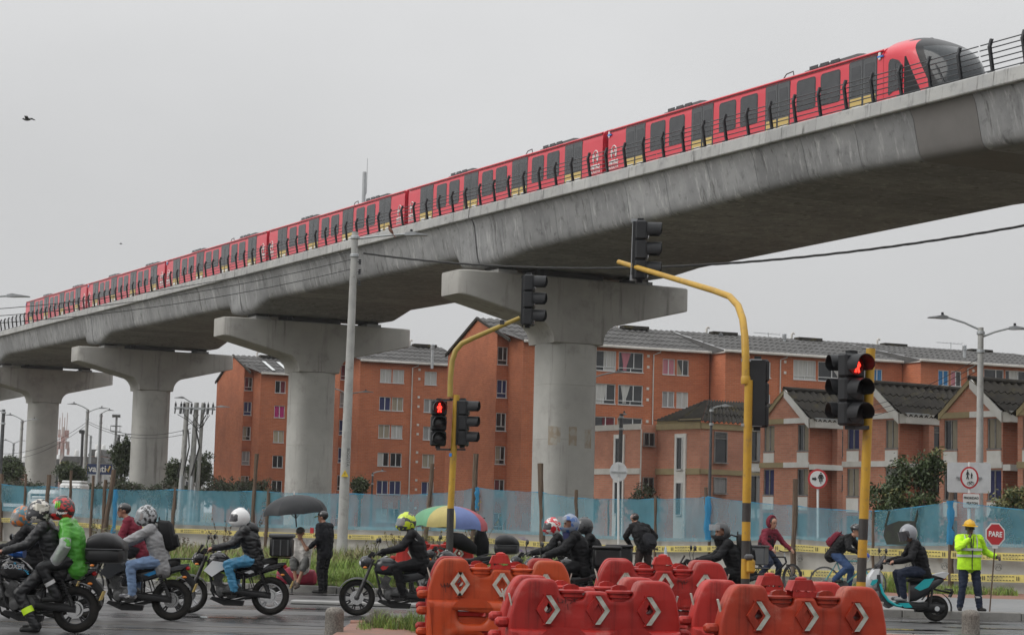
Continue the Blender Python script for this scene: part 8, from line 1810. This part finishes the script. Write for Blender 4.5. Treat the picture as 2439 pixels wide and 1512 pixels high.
# 12  hooded cyclist with a box
q = G(1822, 46.5, .13); bicycle(q + Vector((.12, -.1, 0)), R(-38), 'black bicycle with thick tyres under the hooded man', m_plast, fat=True, steer=R(-20))
mb = MB(); mb.box((0, 0, 0), (.56, .42, .42), ch=.03); b_ = mb.build('delivery_crate', m_dkgrey, label='black delivery crate right of the tall yellow pole', cat='crate', loc=P(1797, 1322, 45.2), rz=R(-20)); mb = MB(); mb.box((0, 0, .2), (.6, .46, .06), ch=.02); mb.build('lid', m_plast, b_)
J = VJ(pelvis=(-.22, 0, .93), chest=(-.10, 0, 1.24), neck=(-.02, 0, 1.43), head=(.04, 0, 1.575), shL=(-.04, .19, 1.37), shR=(-.04, -.19, 1.37), hipL=(-.18, .1, .92), hipR=(-.18, -.1, .92), anL=(.05, .14, .2), anR=(-.16, -.17, .42), toL=(.2, .16, .14), toR=(-.02, -.19, .36), wrL=(.3, .32, 1.0), wrR=(.3, -.32, 1.0))
for L, s_ in (('L', 1), ('R', -1)): J['kn' + L] = ik(J['hip' + L], J['an' + L], .43, .42, (1, s_ * .2, .2)); J['el' + L] = ik(J['sh' + L], J['wr' + L], .29, .27, (-.3, s_ * .7, -.6))
p, hd, Hm = person(q + Vector((.12, -.1, 0)), R(-48), 'man in maroon hood and black vest on a bicycle right of the tall yellow pole', J, C_maroon, C_navy, bulk=1.05, headrot=(R(-8), R(6)), hair=True); mb = MB(); mb.ell((-.035, 0, .03), (.135, .125, .165), 16, 12, fn=lambda v: v if v.x < .35 else Vector((.35 + (v.x - .35) * .1, v.y * 1.05, v.z * 1.04))); place(mb.build('hood', C_maroon, p), hd - Hm @ Vector((.015, 0, 0)), Hm)
mb = MB()
for s_ in (-1, 1): mb.tube([J['pelvis'] + Vector((0, s_ * .07, 0)), J['chest'] + Vector((.0, s_ * .085, 0)), J['neck'] + Vector((-.03, s_ * .1, -.07))], [.135, .146, .1], 14)
mb.build('vest', C_char, p)
# 13  cyclist with helmet on a turquoise bicycle
q = G(2014, 43.5, .13); bicycle(q, R(-22), 'turquoise road bicycle with white drop bars behind the short signal pole', m_teal if 0 else mat('bike_turquoise', (.10, .32, .33), .35), R_=.34, drop=True, steer=R(-12))
J = VJ(pelvis=(-.26, 0, .97), chest=(-.04, 0, 1.21), neck=(.12, 0, 1.34), head=(.22, 0, 1.45), shL=(.08, .19, 1.30), shR=(.08, -.19, 1.30), hipL=(-.22, .1, .95), hipR=(-.22, -.1, .95), anL=(.03, .13, .22), anR=(-.2, -.14, .42), toL=(.18, .14, .16), toR=(-.05, -.16, .38), wrL=(.37, .22, .98), wrR=(.37, -.22, .98))
for L, s_ in (('L', 1), ('R', -1)): J['kn' + L] = ik(J['hip' + L], J['an' + L], .43, .42, (1, s_ * .15, .2)); J['el' + L] = ik(J['sh' + L], J['wr' + L], .28, .26, (-.3, s_ * .8, -.4))
p, hd, Hm = person(q, R(-26), 'cyclist in black jacket, blue trousers and black helmet with red rucksack', J, C_black, C_bluedk, glove=mat('glove_blue', (.04, .08, .35), .7), bulk=1.08, headrot=(R(-20), R(12)), hair=True)
mb = MB(); mb.ell((-.01, 0, .06), (.14, .11, .095), 20, 12, fn=lambda v: Vector((v.x, v.y, max(v.z, -.2))))
for i in range(5): y = -.07 + .035 * i; mb.tube([(-.13 + abs(y) * .5, y, .07), (-.05, y, .155 - abs(y) * .4), (.06, y, .155 - abs(y) * .4), (.12 - abs(y) * .4, y, .08)], .014, 5)
place(mb.build('cycle_helmet', H_black, p), hd, Hm); backpack(q + Matrix.Rotation(R(-26), 3, 'Z') @ Vector((-.22, 0, 1.24)), R(-26), 'dark red rucksack on the cyclist with the turquoise bicycle', C_maroon, sz=(.13, .26, .4), tilt=R(38))
# 14  scooter
q = G(2228, 36.8); q.x -= .58
scooter(q, FL, 'white and turquoise electric scooter turning beside the worker'); J = ride(.05, -.34, 'board', .92, hands={'L': (.22, .33, 1.06), 'R': (.22, -.33, 1.06)}); 
J['handL'] = Vector((.08, 0, -.01)); J['handR'] = Vector((.08, 0, -.01))
p, hd, Hm = person(q, FL, 'rider in black jacket, grey helmet and grey trainers on the turquoise scooter', J, C_black, C_navy, shoe=mat('shoe_grey', (.3, .3, .3), .7), bulk=1.1, headrot=(R(5), R(14))); helmet(p, hd, Hm, H_grey, None, V_smoke, chin=False)
# 15  traffic worker with the stop paddle
q = G(2308, 38.35, .13); J = VJ(pelvis=(0, 0, .92), chest=(.01, 0, 1.22), neck=(.01, 0, 1.42), head=(.03, 0, 1.56), shL=(.0, .2, 1.37), shR=(.0, -.2, 1.37), hipL=(0, .1, .91), hipR=(0, -.1, .91), knL=(.03, .15, .5), knR=(.03, -.13, .5), anL=(-.02, .21, .1), anR=(-.02, -.17, .1), toL=(.14, .26, .04), toR=(.14, -.22, .04), wrL=(.14, .47, 1.05), wrR=(.17, -.07, 1.36))
J['elL'] = ik(J['shL'], J['wrL'], .29, .27, (-.2, .5, -.8)); J['elR'] = ik(J['shR'], J['wrR'], .3, .28, (.25, -.75, -.6)); J['handR'] = Vector((0, .03, .08)); J['curlR'] = Vector((-.6, .5, .2))
p, hd, Hm = person(q, R(-84), 'worker in yellow hard hat and lime reflective jacket holding the stop paddle', J, C_hivis, C_navy, skin=m_skin3, bulk=1.08, hem=.07, headrot=(R(8), R(6)))
mb = MB(); mb.ell((-.01, 0, .07), (.128, .108, .105), 20, 12, fn=lambda v: Vector((v.x, v.y, max(v.z, -.1)))); mb.lathe([(.11, .055), (.15, .055), (.15, .062), (.11, .068)], 24, (.012, 0, 0)); mb.tube([(-.1, 0, .12), (-.03, 0, .18), (.06, 0, .165), (.1, 0, .11)], .012, 5); place(mb.build('hard_hat', mat('hardhat_yellow', (.62, .36, .01), .4), p), hd, Hm)
mb = MB(); mb.tube([hd + Hm @ Vector((.092, -.05, .012)), hd + Hm @ Vector((.10, 0, .012)), hd + Hm @ Vector((.092, .05, .012))], .016, 6); mb.build('sunglasses', m_gloss, p)
mb = MB(); rr = superell(0, .165, .215, 24, 2.6); mb.rings([[(x * k, y * k, z) for x, y in rr] for z, k in ((.79, 1.03), (.8, 1.05), (.92, 1.02), (1.05, 1.0))]); mb.build('jacket_skirt', C_hivis, p)
for z in (1.03, 1.15): mb = MB(); rr = superell(0, .178, .24, 24, 2.6); mb.rings([[(x + .01, y, z) for x, y in rr], [(x + .01, y, z + .045) for x, y in rr]], caps=False); mb.build('reflective_band', m_silverband, p)
for s_ in (-1, 1): mb = MB(); mb.tube([(.15, s_ * .1, 1.16), (.14, s_ * .11, 1.34), (.06, s_ * .115, 1.43)], .022, 6, flat=(1, .5)); mb.build('reflective_band', m_silverband, p)
mb = MB(); mb.tube([(.178, 0, .8), (.175, 0, 1.2), (.13, .0, 1.38)], .009, 5); mb.build('zip', m_glove, p)
mb = MB(); mb.tube([(.12, -.05, 1.42), (.185, -.005, 1.15), (.19, 0, .98), (.185, .01, 1.15), (.12, .05, 1.42)], .008, 5); mb.build('lanyard', m_dkgrey, p)
for L in 'LR': ring_band(p, J['kn' + L], J['an' + L], .48, .6, .07, m_silverband)
# stop paddle
hw = q + Matrix.Rotation(R(-84), 3, 'Z') @ (J['wrL'] + Vector((.06, .03, -.02))); base = Vector((G(2357, hw.y, .13).x, hw.y, .13)); topc = P(2370, 1272, hw.y - .02)
pd = empty('stop_paddle', base, 0, label='red octagonal stop paddle reading PARE on a long wooden stick', cat='stop sign'); tl = topc - base
mb = MB(); mb.tube([(0, 0, 0), tl - Vector((0, 0, .2))], .014, 8); mb.build('stick', m_wood, pd)
oc = lambda r_, y0, y1, m, nm: (lambda mb: (mb.prism([(tl.x + r_ * math.cos(R(22.5 + 45 * i)), tl.z + r_ * 1.2 * math.sin(R(22.5 + 45 * i))) for i in range(8)], tl.y + y0, tl.y + y1), mb.build(nm, m, pd, smooth=0)))(MB())
oc(.195, -.02, 0, m_signwhite, 'border'); oc(.172, -.024, -.019, m_signred, 'face'); text_obj('PARE', .14, hatch_white, pd, (tl.x, tl.y - .028, tl.z), (math.pi / 2, R(3), 0), bold=.003, sx=.82)
mb = MB(); mb.box((tl.x, tl.y - .01, tl.z - .24), (.1, .015, .06), ch=.01); mb.build('clamp', m_signwhite, pd)
# ------------------------------------------------------------------ thin damp air
hz = bpy.data.materials.new('damp_air'); hz.use_nodes = True; t = hz.node_tree; t.nodes.clear()
ho = t.nodes.new('ShaderNodeOutputMaterial'); hv = t.nodes.new('ShaderNodeVolumePrincipled'); hv.inputs['Density'].default_value = .00016; hv.inputs['Color'].default_value = (.86, .87, .88, 1); hv.inputs['Anisotropy'].default_value = 0.0
t.links.new(hv.outputs[0], ho.inputs['Volume'])
mb = MB(); mb.box((0, 2485, 22.5), (5040, 5080, 48)); mb.build('haze', hz, kind='stuff', smooth=0)
SC.cycles.volume_bounces = 0; SC.cycles.volume_step_rate = 10
